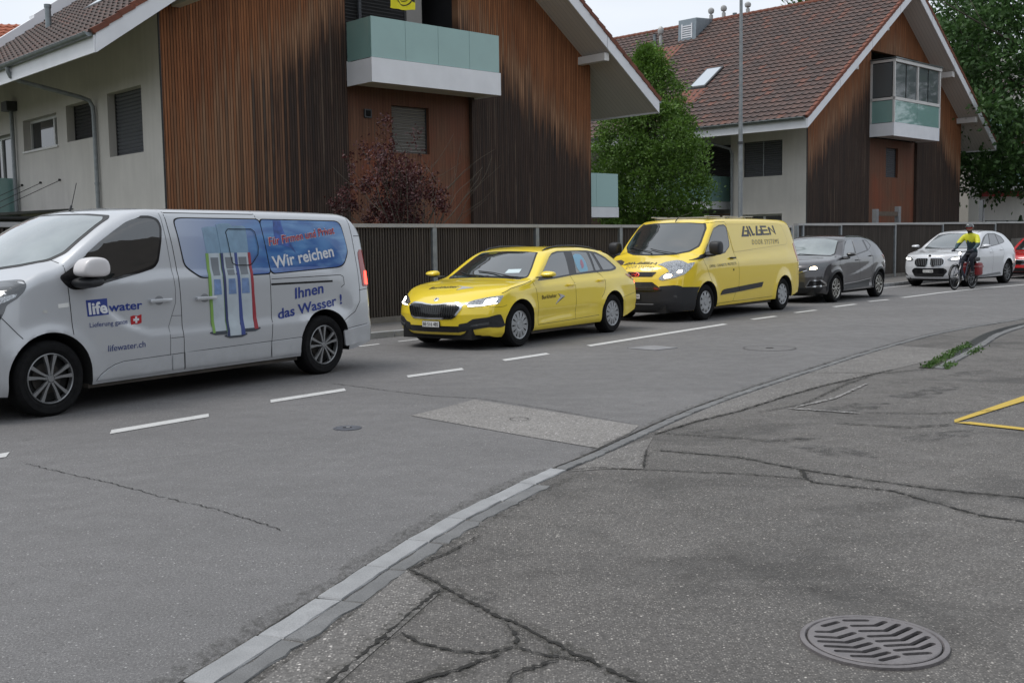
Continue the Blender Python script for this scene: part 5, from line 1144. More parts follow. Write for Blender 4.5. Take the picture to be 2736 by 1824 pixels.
def rim_parts(style, r):
    """returns list of (name, MB, material, smooth); outer face at y=0 facing -y"""
    out = []; back = MB(); back.lathe([(.02, .085), (r*.95, .085)], 40, 'y'); 
    disc = MB(); disc.lathe([(.05, .070), (r*.62, .070), (r*.62, .080)], 32, 'y')
    lip = MB(); lip.lathe([(r*.93, .05), (r*.945, .004), (r*.975, -.004), (r*1.0, .0), (r*1.01, .012)], 48, 'y')
    sp = MB()
    def poly(P, y0, y1): sp.prism(P, y1-y0, 'y', y0)
    def pol(rr, a): return (rr*math.cos(a), rr*math.sin(a))
    if style == 'twin5':
        for k in range(5):
            a = math.pi/2+k*2*math.pi/5
            for sg in (-1, 1): poly([pol(.035, a+sg*.6), pol(r*.5, a+sg*.30), pol(r*.95, a+sg*.31), pol(r*.95, a+sg*.15), pol(r*.5, a+sg*.11), pol(.04, a+sg*.02)], .002, .03)
        m = M['rim_silver']
    elif style in ('cap12', 'capstar'):
        n = 12 if style == 'cap12' else 9; r_in, r_out = (.42, .88) if n == 12 else (.60, .90)
        N = n*6; sp.lathe([(.001, -.006), (.05, -.006), (.055, .002), (r*.30, .003)], 48, 'y'); sp.lathe([(r*.30, .003), (r*r_in, .0)], 48, 'y')
        for k in range(n):
            a = k*2*math.pi/n+.1; da = 2*math.pi/n; g = .30 if n == 12 else .44
            V = []; 
            for i in range(7):
                t = a+da*(g/2+(1-g)*i/6) if n == 12 else a+da*(g/2+(1-g)*i/6); V += [(r*r_in*math.cos(a+da*i/6), 0, r*r_in*math.sin(a+da*i/6)), (r*r_out*math.cos(t), .004, r*r_out*math.sin(t))]
            sp.add(V, [(2*i, 2*i+1, 2*i+3, 2*i+2) for i in range(6)])
        sp.lathe([(r*r_out, .004), (r*.97, .002), (r*1.0, .012)], 60, 'y'); m = M['cap_silver']
    elif style == 'curl':
        for k in range(5):
            a = math.pi/2+k*2*math.pi/5
            for sg in (-1, 1):
                P = []
                for t in range(7): q = t/6; P.append(pol(lerp(.03, r*.95, q), a+sg*(.12+.38*math.sin(q*3.0))))
                for t in range(7): q = 1-t/6; P.append(pol(lerp(.03, r*.95, q), a+sg*(.02+.24*math.sin(q*3.0))))
                poly(P, .002, .03)
        m = M['chrome_soft'] if 'chrome_soft' in M else mat('chrome_soft', (.55, .54, .50), .25, .8)
    else:
        for k in range(5):
            a = math.pi/2+k*2*math.pi/5
            for sg in (-1, 1): poly([pol(.03, a+sg*.5), pol(r*.95, a+sg*.42), pol(r*.95, a+sg*.30), pol(.05, a)], .002, .03)
        m = mat('rim_grey', (.16, .165, .17), .35, .6)
    hub = MB(); hub.lathe([(.001, -.004), (.03, -.004), (.036, .006), (.042, .03)], 20, 'y')
    return [('spokes', sp, m), ('hub_cap', hub, m), ('rim_lip', lip, m), ('brake_disc', disc, M['brake_disc']), ('rim_back', back, M['rim_dark'])]
WHEEL_PROTO = {}
def wheel(car, x, yface, r, w_, style, rimr, side, spin=0):
    key = (style, r, rimr, w_)
    t = bpy.data.objects.new('wheel', None); t.empty_display_size = .1; link(t, car.root); t.location = (x, -yface if side == 'L' else yface, r-.004); t.rotation_euler = (0, R(spin) if side == 'L' else -R(spin), 0 if side == 'L' else math.pi)
    if key not in WHEEL_PROTO:
        ty = MB(); e = .012; ty.lathe([(rimr*.98, .02), (rimr*1.02, .004), (rimr+(r-rimr)*.35, -e), (rimr+(r-rimr)*.7, -e), (r-.018, .004), (r-.004, .020), (r, .04), (r, w_-.03), (r-.006, w_-.01), (r-.03, w_+.006), (rimr, w_)], 64, 'y')
        for yy in (.05, .09, w_-.07): pass
        ty.lathe([(rimr+.035, -e-.001), (rimr+.040, -e-.001)], 64, 'y')
        WHEEL_PROTO[key] = [('tyre', MB_mesh(ty, 'tyre', M['rubber']))]
        sharp_smooth(WHEEL_PROTO[key][0][1], 40)
        for nm, mb, m in rim_parts(style, rimr):
            me = MB_mesh(mb, nm, m); sharp_smooth(me, 30); WHEEL_PROTO[key].append((nm, me))
    for nm, me in WHEEL_PROTO[key]: link(bpy.data.objects.new(nm, me), t)
    return t
def mirror_shell(car, P, y0, y1, name, m, both=True, parent=None, boxy=False):
    """door mirror housing: outline P in the x,z plane, rounded between y0 (inner) and y1 (outer)"""
    out = []
    for sg in ((-1, 1) if both else (-1,)):
        mb = MB(); n = len(P); cx_ = sum(p[0] for p in P)/n; cz_ = sum(p[1] for p in P)/n; K = 7; V = []
        for k in range(K+1):
            t = k/K; y = lerp(y0, y1, t); s_ = (.92+.08*math.sin(math.pi*t) if 0 < t < 1 else .84) if boxy else (.74+.26*math.sin(math.pi*min(1, t*1.1+.12))**.5 if 0 < t < 1 else .62)
            V += [(cx_+(px-cx_)*s_, sg*y, cz_+(pz-cz_)*s_) for px, pz in P]
        F = [(k*n+i, k*n+(i+1) % n, (k+1)*n+(i+1) % n, (k+1)*n+i) for k in range(K) for i in range(n)]+[tuple(range(n))[::-1], tuple(K*n+i for i in range(n))]
        mb.add(V, F); o = mb.build(name, m, parent or car.root); bm = bmesh.new(); bm.from_mesh(o.data); bmesh.ops.recalc_face_normals(bm, faces=bm.faces); bm.to_mesh(o.data); bm.free(); 
        md = o.modifiers.new('s', 'SUBSURF'); md.levels = 2; md.render_levels = 2; sharp_smooth(o.data, 180); out.append(o)
    return out
def handle(car, x0, x1, z, m, h=.03, both=True, off=.03, recess=None):
    for v in ('LR' if both else 'L'):
        p, q = car.put(v, x0, z, 0), car.put(v, x1, z, 0); sg = -1 if v == 'L' else 1; y = (p.y+q.y)/2; mb = MB()
        ya, yb = y+sg*off, y+sg*(off+.016); mb.box(x0, x1, min(ya, yb), max(ya, yb), z-h/2, z+h/2, .007); mb.box(x0+.01, x0+.04, min(y-sg*.01, ya+sg*.004), max(y-sg*.01, ya+sg*.004), z-h/2+.004, z+h/2-.004); mb.box(x1-.04, x1-.01, min(y-sg*.01, ya+sg*.004), max(y-sg*.01, ya+sg*.004), z-h/2+.004, z+h/2-.004)
        hn = mb.build('door_handle', m, car.root, True)
        if recess:
            n = 14; P = [((x0+x1)/2+.055*math.cos(2*math.pi*k/n), z+.045*math.sin(2*math.pi*k/n)) for k in range(n)]; car.patch('handle_recess_shade', v, P, recess, .0012, .05, 0, hn, .004)

def badge_at(car, z, r, disc, k=0.6, m='chrome'):
    p, n = car.ray('F', 0, z); th = math.atan2(n.z, -n.x)
    mb = MB(); mb.lathe([(.001, -.006), (r*.8, -.005), (r*.95, -.001), (r, .006)], 28, 'x'); o = mb.build('badge', M[m], car.root, True); o.location = p; o.rotation_euler = (0, th, 0)
    mb = MB(); mb.lathe([(.001, -.0085), (r*k, -.0078)], 24, 'x'); mb.build('badge_disc', disc, o); return o
# ------------------------------------------------------------------ silver van
silver = paint('paint_silver', (.50, .515, .535), .35, .32, .15)
TS = dict(x0=-.93, x1=4.42, wb=3.498, wr=.343, wa=.405, belt=1.25, lin=False,
  top=[(-.93, .98), (-.80, 1.07), (-.55, 1.165), (-.30, 1.24), (-.12, 1.30), (.1, 1.45), (.4, 1.64), (.7, 1.80), (.9, 1.87), (1.2, 1.905), (2.5, 1.91), (3.9, 1.895), (4.15, 1.87), (4.30, 1.80), (4.42, 1.70)],
  bot=[(-.93, .24), (-.5, .22), (.5, .24), (3.0, .25), (3.9, .25), (4.42, .33)],
  hw=[(-.93, .86), (-.6, .93), (-.2, .955), (.5, .965), (3.6, .965), (4.1, .955), (4.42, .93)],
  mz=[(.2, .955), (.30, .985), (.44, .990), (.58, 1.0), (.68, 1.0), (.85, .994), (1.0, .985), (1.18, .972), (1.30, .955), (1.55, .92), (1.75, .885), (1.92, .85)],
  ws=(-.15, .95, .22), rad=[(-.93, .10), (-.2, .07), (.2, .05), (.9, .10), (4.42, .12)], crown=.035, rr=.07,
  front=dict(len=1.0, c=.34, p=2.6, prof=[(.2, .06), (.35, .0), (.6, .0), (.9, .05), (1.1, .12)]), rear=dict(len=.6, c=.05, p=4, prof=[(.3, .02), (.5, .0), (.62, .035), (1.0, .05), (1.8, .13)]),
  crease=[([(.45, 1.02), (.62, .90), (.8, .77), (1.05, .68), (1.5, .655), (3.0, .68), (4.0, .72)], .020, .05), ([(.4, 1.16), (1.3, 1.24), (3.9, 1.19)], .010, .03)], flare=[(0, .40, .018), (3.498, .40, .014)])
TP = (-4.1496+.93*-math.sin(.9775), 9.6307+.93*math.cos(.9775), 0)
T = Car('delivery_van', 'silver grey delivery van with blue water cooler pictures along its side, nearest vehicle at left', 'van', TP, math.degrees(.9775), TS, silver)
win_f = [(.26, 1.335), (.387, 1.462), (.531, 1.581), (.688, 1.694), (.846, 1.77), (.953, 1.798), (1.06, 1.808), (1.169, 1.809), (1.265, 1.778), (1.302, 1.70), (1.294, 1.56), (1.254, 1.355), (1.195, 1.293), (1.029, 1.252), (.658, 1.176), (.406, 1.125), (.29, 1.122), (.225, 1.16), (.152, 1.246)]
TK = (.95, 5.66, 9.75)
T.patch('window_surround', 'L', T.tum(win_f, .90, *TK[1:]), M['gloss_black'], .003, both=True, rd=.02)
inn = [(.42, 1.44), (.56, 1.565), (.71, 1.668), (.86, 1.742), (.97, 1.772), (1.06, 1.782), (1.16, 1.783), (1.235, 1.762), (1.272, 1.70), (1.264, 1.56), (1.228, 1.37), (1.175, 1.32), (1.029, 1.282), (.658, 1.206), (.45, 1.165)]
T.patch('side_window', 'L', T.tum(inn, .90, *TK[1:]), M['car_glass'], .006, both=True, rd=.02)
# windscreen
ws = [(0.0, 1.30), (.30, 1.315), (.55, 1.345), (.74, 1.39), (.80, 1.46), (.765, 1.62), (.72, 1.78), (.66, 1.815), (.4, 1.835), (0, 1.84)]
ws = ws+[(-a, b_) for a, b_ in ws[-2:0:-1]]
ws = T.wsc(ws, .05)
T.patch('windscreen_surround', 'F', ws, M['trim_black'], .003, .05, .01)
MB().box(-.45, 4.1, -.66, .66, .18, .30).build('shade_floor_pan', M['arch_black'], T.root)  # black floor box, added to deepen the shadow under the van
wi = [(a*.955, 1.575+(b_-1.575)*.93) for a, b_ in ws]; b = NB('van_screen'); o_ = b.co(); b.col(b.mix(b.rng(b.noise(o_, 2.2, 3), .35, .7), (.16, .19, .195, 1), (.26, .30, .30, 1))); b.rough(.05); b.b.inputs['IOR'].default_value = 1.9; b.b.inputs['Coat Weight'].default_value = 1  # pale mottled base colour stands in for sky reflected in the screen
T.patch('windscreen', 'F', wi, M['van_screen'], .006, .05, .01)
# printed window band
b = NB('banner_print'); o_ = b.co(); s_ = b.sep(o_); x, z = s_[0], s_[2]
rx_ = b.math('SUBTRACT', x, 2.86); rz_ = b.math('MULTIPLY', b.math('SUBTRACT', z, 1.50), 3.2); rad_ = b.math('SQRT', b.math('ADD', b.math('MULTIPLY', rx_, rx_), b.math('MULTIPLY', rz_, rz_)))
rip = b.math('SINE', b.math('ADD', b.math('MULTIPLY', rad_, 17), b.math('MULTIPLY', b.noise(o_, 3, 3), 3))); rip = b.rng(rip, -1, 1)
c = b.mix(b.rng(x, 1.5, 2.75, 0, 1), hexc(165, 175, 195), hexc(48, 98, 160)); c = b.mix(b.math('MULTIPLY', b.rng(x, 1.9, 2.7), b.math('MULTIPLY', rip, .55)), c, hexc(98, 150, 200)); c = b.mix(b.math('MULTIPLY', b.rng(z, 1.5, 1.2, 0, .8), b.rng(x, 2.0, 2.8)), c, hexc(28, 62, 132)); c = b.mix(b.math('MULTIPLY', b.rng(b.noise(b.map(o_, (1.2, 1, 5)), 2.2, 3), .5, .7, 0, .6), b.rng(x, 2, 2.8)), c, hexc(120, 165, 205))
b.col(c); b.rough(.2); b.b.inputs['Coat Weight'].default_value = .5
w2_ = [(1.492, 1.747), (1.517, 1.775), (1.581, 1.786), (2.628, 1.782), (2.70, 1.198), (1.763, 1.187), (1.704, 1.211), (1.579, 1.301), (1.552, 1.348), (1.514, 1.621)]
w3_ = [(2.640, 1.782), (3.852, 1.771), (3.915, 1.725), (3.969, 1.469), (3.966, 1.403), (3.879, 1.271), (3.781, 1.241), (2.714, 1.198)]
def grow(P, g): cx_ = sum(p[0] for p in P)/len(P); cz_ = sum(p[1] for p in P)/len(P); return [(a+g*(1 if a > cx_ else -1), b_+g*(1 if b_ > cz_ else -1)) for a, b_ in P]
for P in (w2_, w3_):
    T.patch('window_surround', 'L', grow(P, .012), M['seam'], .0025, rd=.03, both=True)
    T.patch('printed_window', 'L', P, M['banner_print'], .0045, rd=.03, both=True)
T.seams('pane_outline', [[(2.127, 1.649), (2.161, 1.678), (2.487, 1.678), (2.532, 1.648), (2.558, 1.487), (2.541, 1.406), (2.442, 1.307), (2.401, 1.293), (2.219, 1.298), (2.168, 1.324), (2.127, 1.649)]], M['seam'], .009, .0150, both=False)
sm = [[(.155, 1.475), (.203, 1.346), (.214, 1.143), (.22, .99), (.224, .72)], [(1.376, 1.88), (1.43, 1.5), (1.449, 1.295), (1.462, .872), (1.465, .608), (1.473, .27)], [(1.39, 1.842), (2.576, 1.84)], [(2.576, 1.9), (2.60, 1.76), (2.68, 1.199), (2.677, .696), (2.647, .28)], [(-.423, .913), (-.26, .72)], [(4.05, 1.89), (4.09, 1.6), (4.115, 1.25), (4.13, .98), (4.12, .82), (4.02, .70), (3.80, .60)], [(4.12, .95), (4.35, .97)], [(4.12, 1.60), (4.30, 1.60)], [(2.70, 1.135), (3.80, 1.145), (3.85, 1.12), (3.86, 1.03), (3.80, 1.0)]]
T.seams('panel_gap', sm)
T.seams('panel_gap', [[(1.33, 1.86), (1.36, 1.6), (1.40, 1.1), (1.395, .95), (1.34, .82), (1.30, .72), (1.30, .28)], [(1.34, .82), (1.46, .815)], [(1.31, .60), (1.47, .60)]], None, .004)
T.seams('slide_rail', [[(2.69, 1.077), (3.66, 1.077)]], M['seam'], .022, .002)
T.seams('trim_gap', [[(.44, .27), (.50, .325), (.576, .37), (.66, .405), (.76, .425), (1.306, .437), (1.797, .447), (2.651, .458), (3.13, .466)], [(3.80, .50), (4.25, .54)]], M['seam'], .005)
T.patch('side_trim', 'L', [(.45, .272), (.52, .325), (.60, .372), (.68, .402), (.78, .420), (1.30, .432), (1.30, .278)], silver, .012, .05, .01, both=True)
for a, c in ((1.32, 1.455), (1.475, 2.635), (2.655, 3.10)): T.patch('side_trim', 'L', [(a, .28), (a, .433+.01*(a > 1.4)), (c, .436+.01*(c > 2)+.01*(c > 3)), (c if c < 3 else 3.075, .284)], silver, .012, .06, .008, both=True)
T.patch('bumper_trim', 'L', [(3.83, .30), (3.80, .485), (4.28, .53), (4.30, .34)], silver, .012, .05, .01, both=True)
sb_ = MB(); sb_.box(.40, 3.09, -.90, .90, .205, .245); sb_.build('underside', mat('dirty_sill', (.07, .06, .05), .9, var=.3), T.root)
T.patch('tail_light', 'L', [(4.20, 1.44), (4.165, 1.39), (4.17, 1.2), (4.195, .995), (4.30, .985), (4.30, 1.42)], M['lamp_red'], .006, .03, .01, both=True)
T.patch('tail_light_lit', 'L', [(4.235, 1.18), (4.225, 1.02), (4.30, 1.01), (4.30, 1.18)], M['lamp_red_lit'], .010, .03, .01, both=True)
T.patch('headlight', 'L', [(-.62, 1.02), (-.45, 1.15), (-.30, 1.21), (-.17, 1.235), (-.18, 1.175), (-.211, 1.127), (-.275, 1.073), (-.37, 1.02), (-.40, .95), (-.46, .86), (-.60, .87)], M['lens_dark'], .006, .04, .01, both=True)
T.patch('headlight_strip', 'L', [(-.62, 1.03), (-.4, 1.085), (-.27, 1.115), (-.29, 1.085), (-.42, 1.03), (-.60, .98)], M['lamp_white'] if 0 else M['lens'], .010, .04, 0, both=True)
T.patch('bumper', 'F', [(-.8, .25), (-.82, .45), (-.5, .50), (.5, .50), (.82, .45), (.8, .25)], M['trim_black'], .006, .06, .02)
T.patch('grille', 'F', [(-.55, .60), (-.5, .80), (.5, .80), (.55, .60)], M['gloss_black'], .006, .06, .02)
T.seams('side_marker', [[(-.05, .945), (-.01, .945)]], mat('repeater', (.6, .6, .58), .2, .2), .028, .004)
T.patch('sticker', 'L', [(.10, .968), (.10, 1.005), (.205, 1.012), (.205, .975)], M['plate_white'], .003, .1)
RC = mat('recess_shade_silver', (.22, .225, .235), .5); handle(T, 1.07, 1.325, .98, silver, .034, recess=RC); handle(T, 1.635, 1.89, .975, silver, .034, recess=RC)  # flat darker silver discs paint the shaded bowls behind the handles
mP = [(.21, 1.27), (.215, 1.33), (.26, 1.40), (.34, 1.425), (.46, 1.42), (.51, 1.37), (.515, 1.25), (.42, 1.235), (.25, 1.24)]
mirror_shell(T, mP, .99, 1.20, 'mirror_housing', mat('mirror_white', (.62, .60, .60), .4, coat=.6), boxy=True); mirror_shell(T, [(.24, 1.14), (.22, 1.24), (.5, 1.25), (.5, 1.17), (.4, 1.13)], .90, 1.17, 'mirror_base', M['trim_black'])
an = MB(); an.tube([(.93, .05, 1.86), (.96, .05, 1.93)], .012, 8); an.tube([(.96, .05, 1.92), (1.03, .05, 2.16)], .004, 6); an.build('aerial', M['trim_black'], T.root)
for x_, sd_ in ((0, 'L'), (3.498, 'L'), (0, 'R'), (3.498, 'R')): wheel(T, x_, .935, .345, .215, 'twin5', .228, sd_, 2 if x_ == 0 else -6)
NAVY = mat('ink_navy', hexc(28, 52, 128), .35); INKR = mat('ink_red', hexc(170, 28, 36), .35); INKW = mat('ink_white', (.62, .63, .65), .35); INKB = mat('ink_blue_grey', hexc(60, 72, 120), .4)
T.text('lettering', 'Für Firmen und Privat', 'L', (2.722, 1.497), (3.792, 1.630), (2.719, 1.592), INKW, .0065, .028)
T.text('lettering', 'Für Firmen und Privat', 'L', (2.728, 1.501), (3.786, 1.632), (2.725, 1.588), INKR, .011, .008)
T.text('lettering', 'Wir reichen', 'L', (2.755, 1.25), (3.733, 1.366), (2.738, 1.380), INKW, .0065, .022)
T.text('lettering', 'Ihnen', 'L', (3.043, .902), (3.50, .948), (3.045, 1.022), NAVY, .0035, .020)
T.text('lettering', 'das Wasser !', 'L', (2.775, .690), (3.805, .806), (2.772, .800), NAVY, .0035, .020)
T.patch('logo_box', 'L', [(.388, .873), (.382, 1.025), (.614, 1.031), (.614, .880)], NAVY, .003, .08)
T.text('logo_lettering', 'life', 'L', (.402, .893), (.606, .898), (.399, 1.0), INKW, .0055, .03)
T.text('logo_lettering', 'water', 'L', (.625, .905), (.998, .912), (.626, .985), NAVY, .0035, .02)
T.text('lettering', 'Lieferung ganze', 'L', (.40, .772), (.825, .780), (.40, .815), INKB, .0035, .004)
T.text('lettering', 'lifewater.ch', 'L', (.582, .532), (1.0, .541), (.583, .590), INKB, .0035, .006)
fg = T.patch('flag_emblem', 'L', [(.862, .845), (.90, .852), (.94, .846), (.985, .858), (.982, .775), (.94, .765), (.90, .770), (.862, .762)], INKR, .003, .08)
T.patch('cross', 'L', [(.911, .842), (.911, .821), (.889, .820), (.889, .798), (.911, .799), (.911, .777), (.932, .777), (.932, .799), (.954, .800), (.954, .822), (.932, .821), (.932, .842)], INKW, .005, .08, 0, fg)
# pictures of the water coolers
def cooler(x0, x1, zb_, ztop, c1, c2, xo, lift=0):
    w_ = x1-x0; p = T.patch('cooler_print', 'L', [(x0-.012, zb_), (x1+.012+xo, zb_), (x1+.012, 1.43), (x0-.012, 1.43)], mat('print_grey', hexc(176, 186, 192), .4, var=.12, vscale=5), .0062+lift, .06, 0, None, .001)
    for P, m_, o in (([(x0, 1.43), (x0-.02, ztop), (x0+.05, ztop+.015), (x1-.04, ztop+.015), (x1, ztop), (x1, 1.43)], mat('print_bottle', hexc(138, 168, 190), .3, var=.15, vscale=9, alpha=.75), .0068),
            ([(x0-.010, zb_), (x0-.022, 1.0), (x0-.014, 1.43), (x0+.022, 1.43), (x0+.012, 1.0), (x0+.024, zb_)], c1, .0088), ([(x1-.012, zb_), (x1-.018, 1.0), (x1-.014, 1.43), (x1+.022, 1.43), (x1+.018, 1.0), (x1+.022+xo, zb_)], c2, .0096),
            ([(x0+.05, 1.20), (x0+.045, 1.385), (x1-.04, 1.385), (x1-.045, 1.20)], mat('print_shade', hexc(112, 118, 124), .4), .009), ([(x0+.04, 1.0), (x0+.05, 1.16), (x1-.05, 1.16), (x1-.045, 1.0)], mat('print_blue', hexc(110, 135, 175), .4, var=.25, vscale=14), .009)):
        T.patch('cooler_print', 'L', P, m_, o+lift, .06, 0, p, .001)
    T.patch('cooler_foot', 'L', [(x0-.045, zb_), (x0+.02, zb_-.022), (x1, zb_-.024), (x1+.055+xo, zb_-.002), (x1+.05+xo, zb_+.014), (x0-.04, zb_+.014)], mat('print_foot', hexc(62, 68, 76), .4), .0068, .08, 0, p)
GR = mat('print_green', hexc(122, 160, 78), .4); NV = mat('print_navy', hexc(46, 56, 96), .4); RD = mat('print_red', hexc(150, 44, 54), .4); PU = mat('print_plum', hexc(70, 40, 72), .4)
cooler(1.845, 2.03, .608, 1.69, GR, GR, .0); cooler(2.22, 2.415, .61, 1.70, PU, RD, .02); cooler(2.035, 2.225, .562, 1.725, NV, mat('print_blue2', hexc(58, 74, 134), .4), .02, .004)
T.patch('drop_print', 'L', [(2.83, 1.775), (2.815, 1.60), (2.78, 1.505), (2.86, 1.50), (2.93, 1.50), (3.05, 1.47), (3.13, 1.40), (3.06, 1.51), (2.99, 1.60), (2.955, 1.70), (2.95, 1.775)], mat('print_drop', hexc(52, 82, 150), .3, var=.5, vscale=12), .0056, .05, 0, None, .001)
def grille_bars(car, poly_w, z0, z1, n, m, u0=0, off=.012, w_=.008, parent=None, vert=True):
    mb = MB()
    for k in range(n):
        u = u0+lerp(-poly_w, poly_w, (k+.5)/n)
        if vert: car.line(mb, 'F', [(u, z0), (u, z1)], w_, off)
        else: z = lerp(z0, z1, (k+.5)/n); car.line(mb, 'F', [(u0-poly_w, z), (u0+poly_w, z)], w_, off)
    mb.build('grille_bars', m, parent or car.root, True)
def sym(P): return P+[(-a, b_) for a, b_ in P[::-1] if a != 0]
def wheels(car, xs, yf, r, w_, style, rimr, spins=(0, 0)):
    for x_, s_ in zip(xs, spins):
        for sd_ in 'LR': wheel(car, x_, yf, r, w_, style, rimr, sd_, s_)
def wiper(car, pts, y_off=.02):
    mb = MB(); q = [car.put('T', a, b_, y_off) for a, b_ in pts]; mb.tube(q, .008, 5); mb.build('wiper', M['trim_black'], car.root)
# ------------------------------------------------------------------ yellow estate car
yel = paint('paint_yellow', (.86, .65, .03), 0, .34, .05)
OS = dict(x0=-.92, x1=3.72, wb=2.686, wr=.316, wa=.365, belt=.92,
  top=[(-.92, .655), (-.86, .71), (-.7, .785), (-.45, .86), (-.2, .905), (.1, .94), (.29, .960), (.38, .985), (.55, 1.09), (.75, 1.215), (.96, 1.335), (1.11, 1.385), (1.5, 1.425), (2.0, 1.425), (2.5, 1.39), (2.85, 1.325), (2.95, 1.28), (3.2, 1.14), (3.45, 1.0), (3.6, .93), (3.72, .86)],
  bot=[(-.92, .20), (-.6, .17), (.5, .20), (2.2, .20), (3.1, .24), (3.72, .34)],
  hw=[(-.92, .84), (-.5, .895), (0, .91), (2.6, .91), (3.2, .895), (3.72, .85)],
  mz=[(.17, .90), (.24, .955), (.30, .965), (.40, .972), (.55, 1.0), (.75, 1.0), (.86, .985), (.90, .97), (.98, .93), (1.2, .82), (1.36, .72), (1.45, .67)],
  ws=(.29, 1.1, .10), rad=[(-.92, .06), (0, .05), (.4, .035), (1.1, .06), (2.9, .07), (3.72, .07)], crown=.03, rr=.05,
  front=dict(len=1.0, c=.36, p=2.6, prof=[(.2, .06), (.3, .01), (.5, .0), (.62, .03), (.7, .08)]), rear=dict(len=.7, c=.14, p=3, prof=[(.25, .12), (.36, .01), (.5, .0), (.75, .05), (.9, .10)]),
  crease=[([(-.3, .80), (.39, .85), (1.47, .90), (3.3, .94)], .014, .03), ([(.40, .31), (1.4, .38), (2.25, .44)], -.012, .03)], flare=[(0, .355, .020), (2.686, .355, .020)])
O = Car('estate_car', 'yellow estate car with black swoosh lettering and lit white headlights', 'car', (-.6096, 15.967, 0), 55.0, OS, yel)
O.patch('window_surround', 'L', O.tum([(.40, .93), (.47, .99), (.755, 1.262), (.90, 1.325), (1.085, 1.358), (1.30, 1.368), (1.70, 1.365), (1.98, 1.348), (2.26, 1.318), (2.54, 1.235), (2.77, 1.135), (2.93, 1.06), (2.91, 1.022), (2.75, 1.002), (2.466, .998), (1.581, .975), (1.041, .938), (.647, .925)], .83, 12.73, 9.67), M['gloss_black'], .003, both=True, rd=.015)
for P in ([(.60, .965), (.80, 1.235), (.93, 1.295), (1.09, 1.325), (1.27, 1.333), (1.42, 1.07), (1.455, .99), (1.04, .965)], [(1.50, 1.335), (1.68, 1.335), (1.95, 1.315), (2.19, 1.025), (1.66, 1.0)], [(2.03, 1.31), (2.08, 1.305), (2.40, 1.03), (2.25, 1.025)], [(2.17, 1.295), (2.26, 1.282), (2.53, 1.205), (2.75, 1.11), (2.85, 1.055), (2.74, 1.032), (2.49, 1.03)]):
    O.patch('side_window', 'L', O.tum(P, .83, 12.73, 9.67), M['car_glass_pale'], .0065, both=True, rd=.008)
O.patch('window_sticker', 'L', O.tum([(1.54, 1.27), (1.60, 1.30), (1.76, 1.292), (1.93, 1.17), (2.02, 1.03), (1.97, 1.015), (1.76, 1.012), (1.66, 1.10)], .83, 12.73, 9.67), mat('sticker_blue', hexc(112, 165, 190), .4, coat=.5), .009, .06, .02, None, .002)
O.patch('sticker_mark', 'L', O.tum([(1.76, 1.20), (1.80, 1.215), (1.84, 1.17), (1.88, 1.12), (1.87, 1.08), (1.82, 1.06), (1.80, 1.11), (1.77, 1.14)], .83, 12.73, 9.67), mat('sticker_rose', hexc(160, 100, 120), .4, coat=.5), .012, .06, .02, None, .002)
wsO = sym([(0, .97), (.35, .965), (.66, .95), (.725, .975), (.66, 1.12), (.575, 1.27), (.53, 1.335), (.3, 1.352), (0, 1.358)])
wsO = O.wsc(wsO)
O.patch('windscreen_surround', 'F', wsO, M['trim_black'], .0025, .05, .01); O.patch('windscreen', 'F', [(a*.965, 1.16+(b_-1.16)*.94) for a, b_ in wsO], M['car_glass_pale'], .006, .05, .01)
O.patch('screen_card', 'F', [(.30, 1.03), (.31, 1.085), (.52, 1.09), (.53, 1.035)], mat('card_white', (.55, .66, .68), .4, coat=1), .009, .06, 0, None, .002)
O.seams('panel_gap', [[(.35, .97), (.395, .86), (.464, .54), (.489, .285)], [(1.455, .97), (1.50, .82), (1.525, .60), (1.537, .298)], [(2.28, 1.0), (2.38, .95), (2.43, .86), (2.425, .76), (2.37, .66), (2.30, .60)], [(.489, .283), (1.537, .300), (2.25, .315)], [(.36, .93), (.1, .885), (-.2, .845), (-.38, .785)]], None, .006)
O.seams('panel_gap', [[(-.62, .60), (-.40, .60), (-.33, .62)], [(2.98, .56), (3.3, .60), (3.5, .62)]], None, .004)
hl = [(-.86, .612), (-.60, .607), (-.40, .632), (-.335, .757), (-.55, .735), (-.80, .69), (-.88, .67)]
gO = sym([(0, .640), (.12, .647), (.22, .662), (.40, .668), (.475, .625), (.475, .59), (.40, .47), (.34, .437), (0, .430)])
O.patch('grille_frame', 'F', gO, M['chrome'], .008, .04, .012); O.patch('grille', 'F', [(a*.93, .553+(b_-.553)*.80) for a, b_ in gO], M['gloss_black'], .013, .04, .01); grille_bars(O, .40, .475, .63, 22, M['trim_black'], 0, .022, .007)
for sg in (-1, 1):
    O.patch('headlight', 'F', [(sg*a, b_) for a, b_ in [(.49, .655), (.56, .605), (.70, .612), (.86, .645), (.875, .755), (.74, .735), (.60, .70)]], M['lens'], .008, .04, .006)
    O.patch('headlight_lit', 'F', [(sg*a, b_) for a, b_ in [(.72, .650), (.83, .668), (.84, .722), (.73, .698)]], M['lamp_white'], .014, .04, .006)
    O.patch('daytime_lamp', 'F', [(sg*a, b_) for a, b_ in [(.55, .612), (.70, .618), (.85, .645), (.85, .655), (.70, .63), (.55, .622)]], M['lamp_white'], .014, .04, 0)
    O.patch('lower_intake_corner', 'F', [(sg*a, b_) for a, b_ in [(.42, .255), (.44, .37), (.55, .39), (.62, .44), (.80, .465), (.87, .50), (.885, .33), (.86, .31), (.80, .325)]], M['trim_black'], .008, .04, .008)
    fgl = O.patch('fog_lamp', 'F', [(sg*a, b_) for a, b_ in [(.58, .33), (.60, .36), (.80, .40), (.80, .36)]], M['lens_dark'], .014, .04, .004)
O.patch('lower_intake', 'F', [(-.44, .255), (-.44, .34), (.44, .34), (.44, .255)], M['gloss_black'], .007, .05, .01)
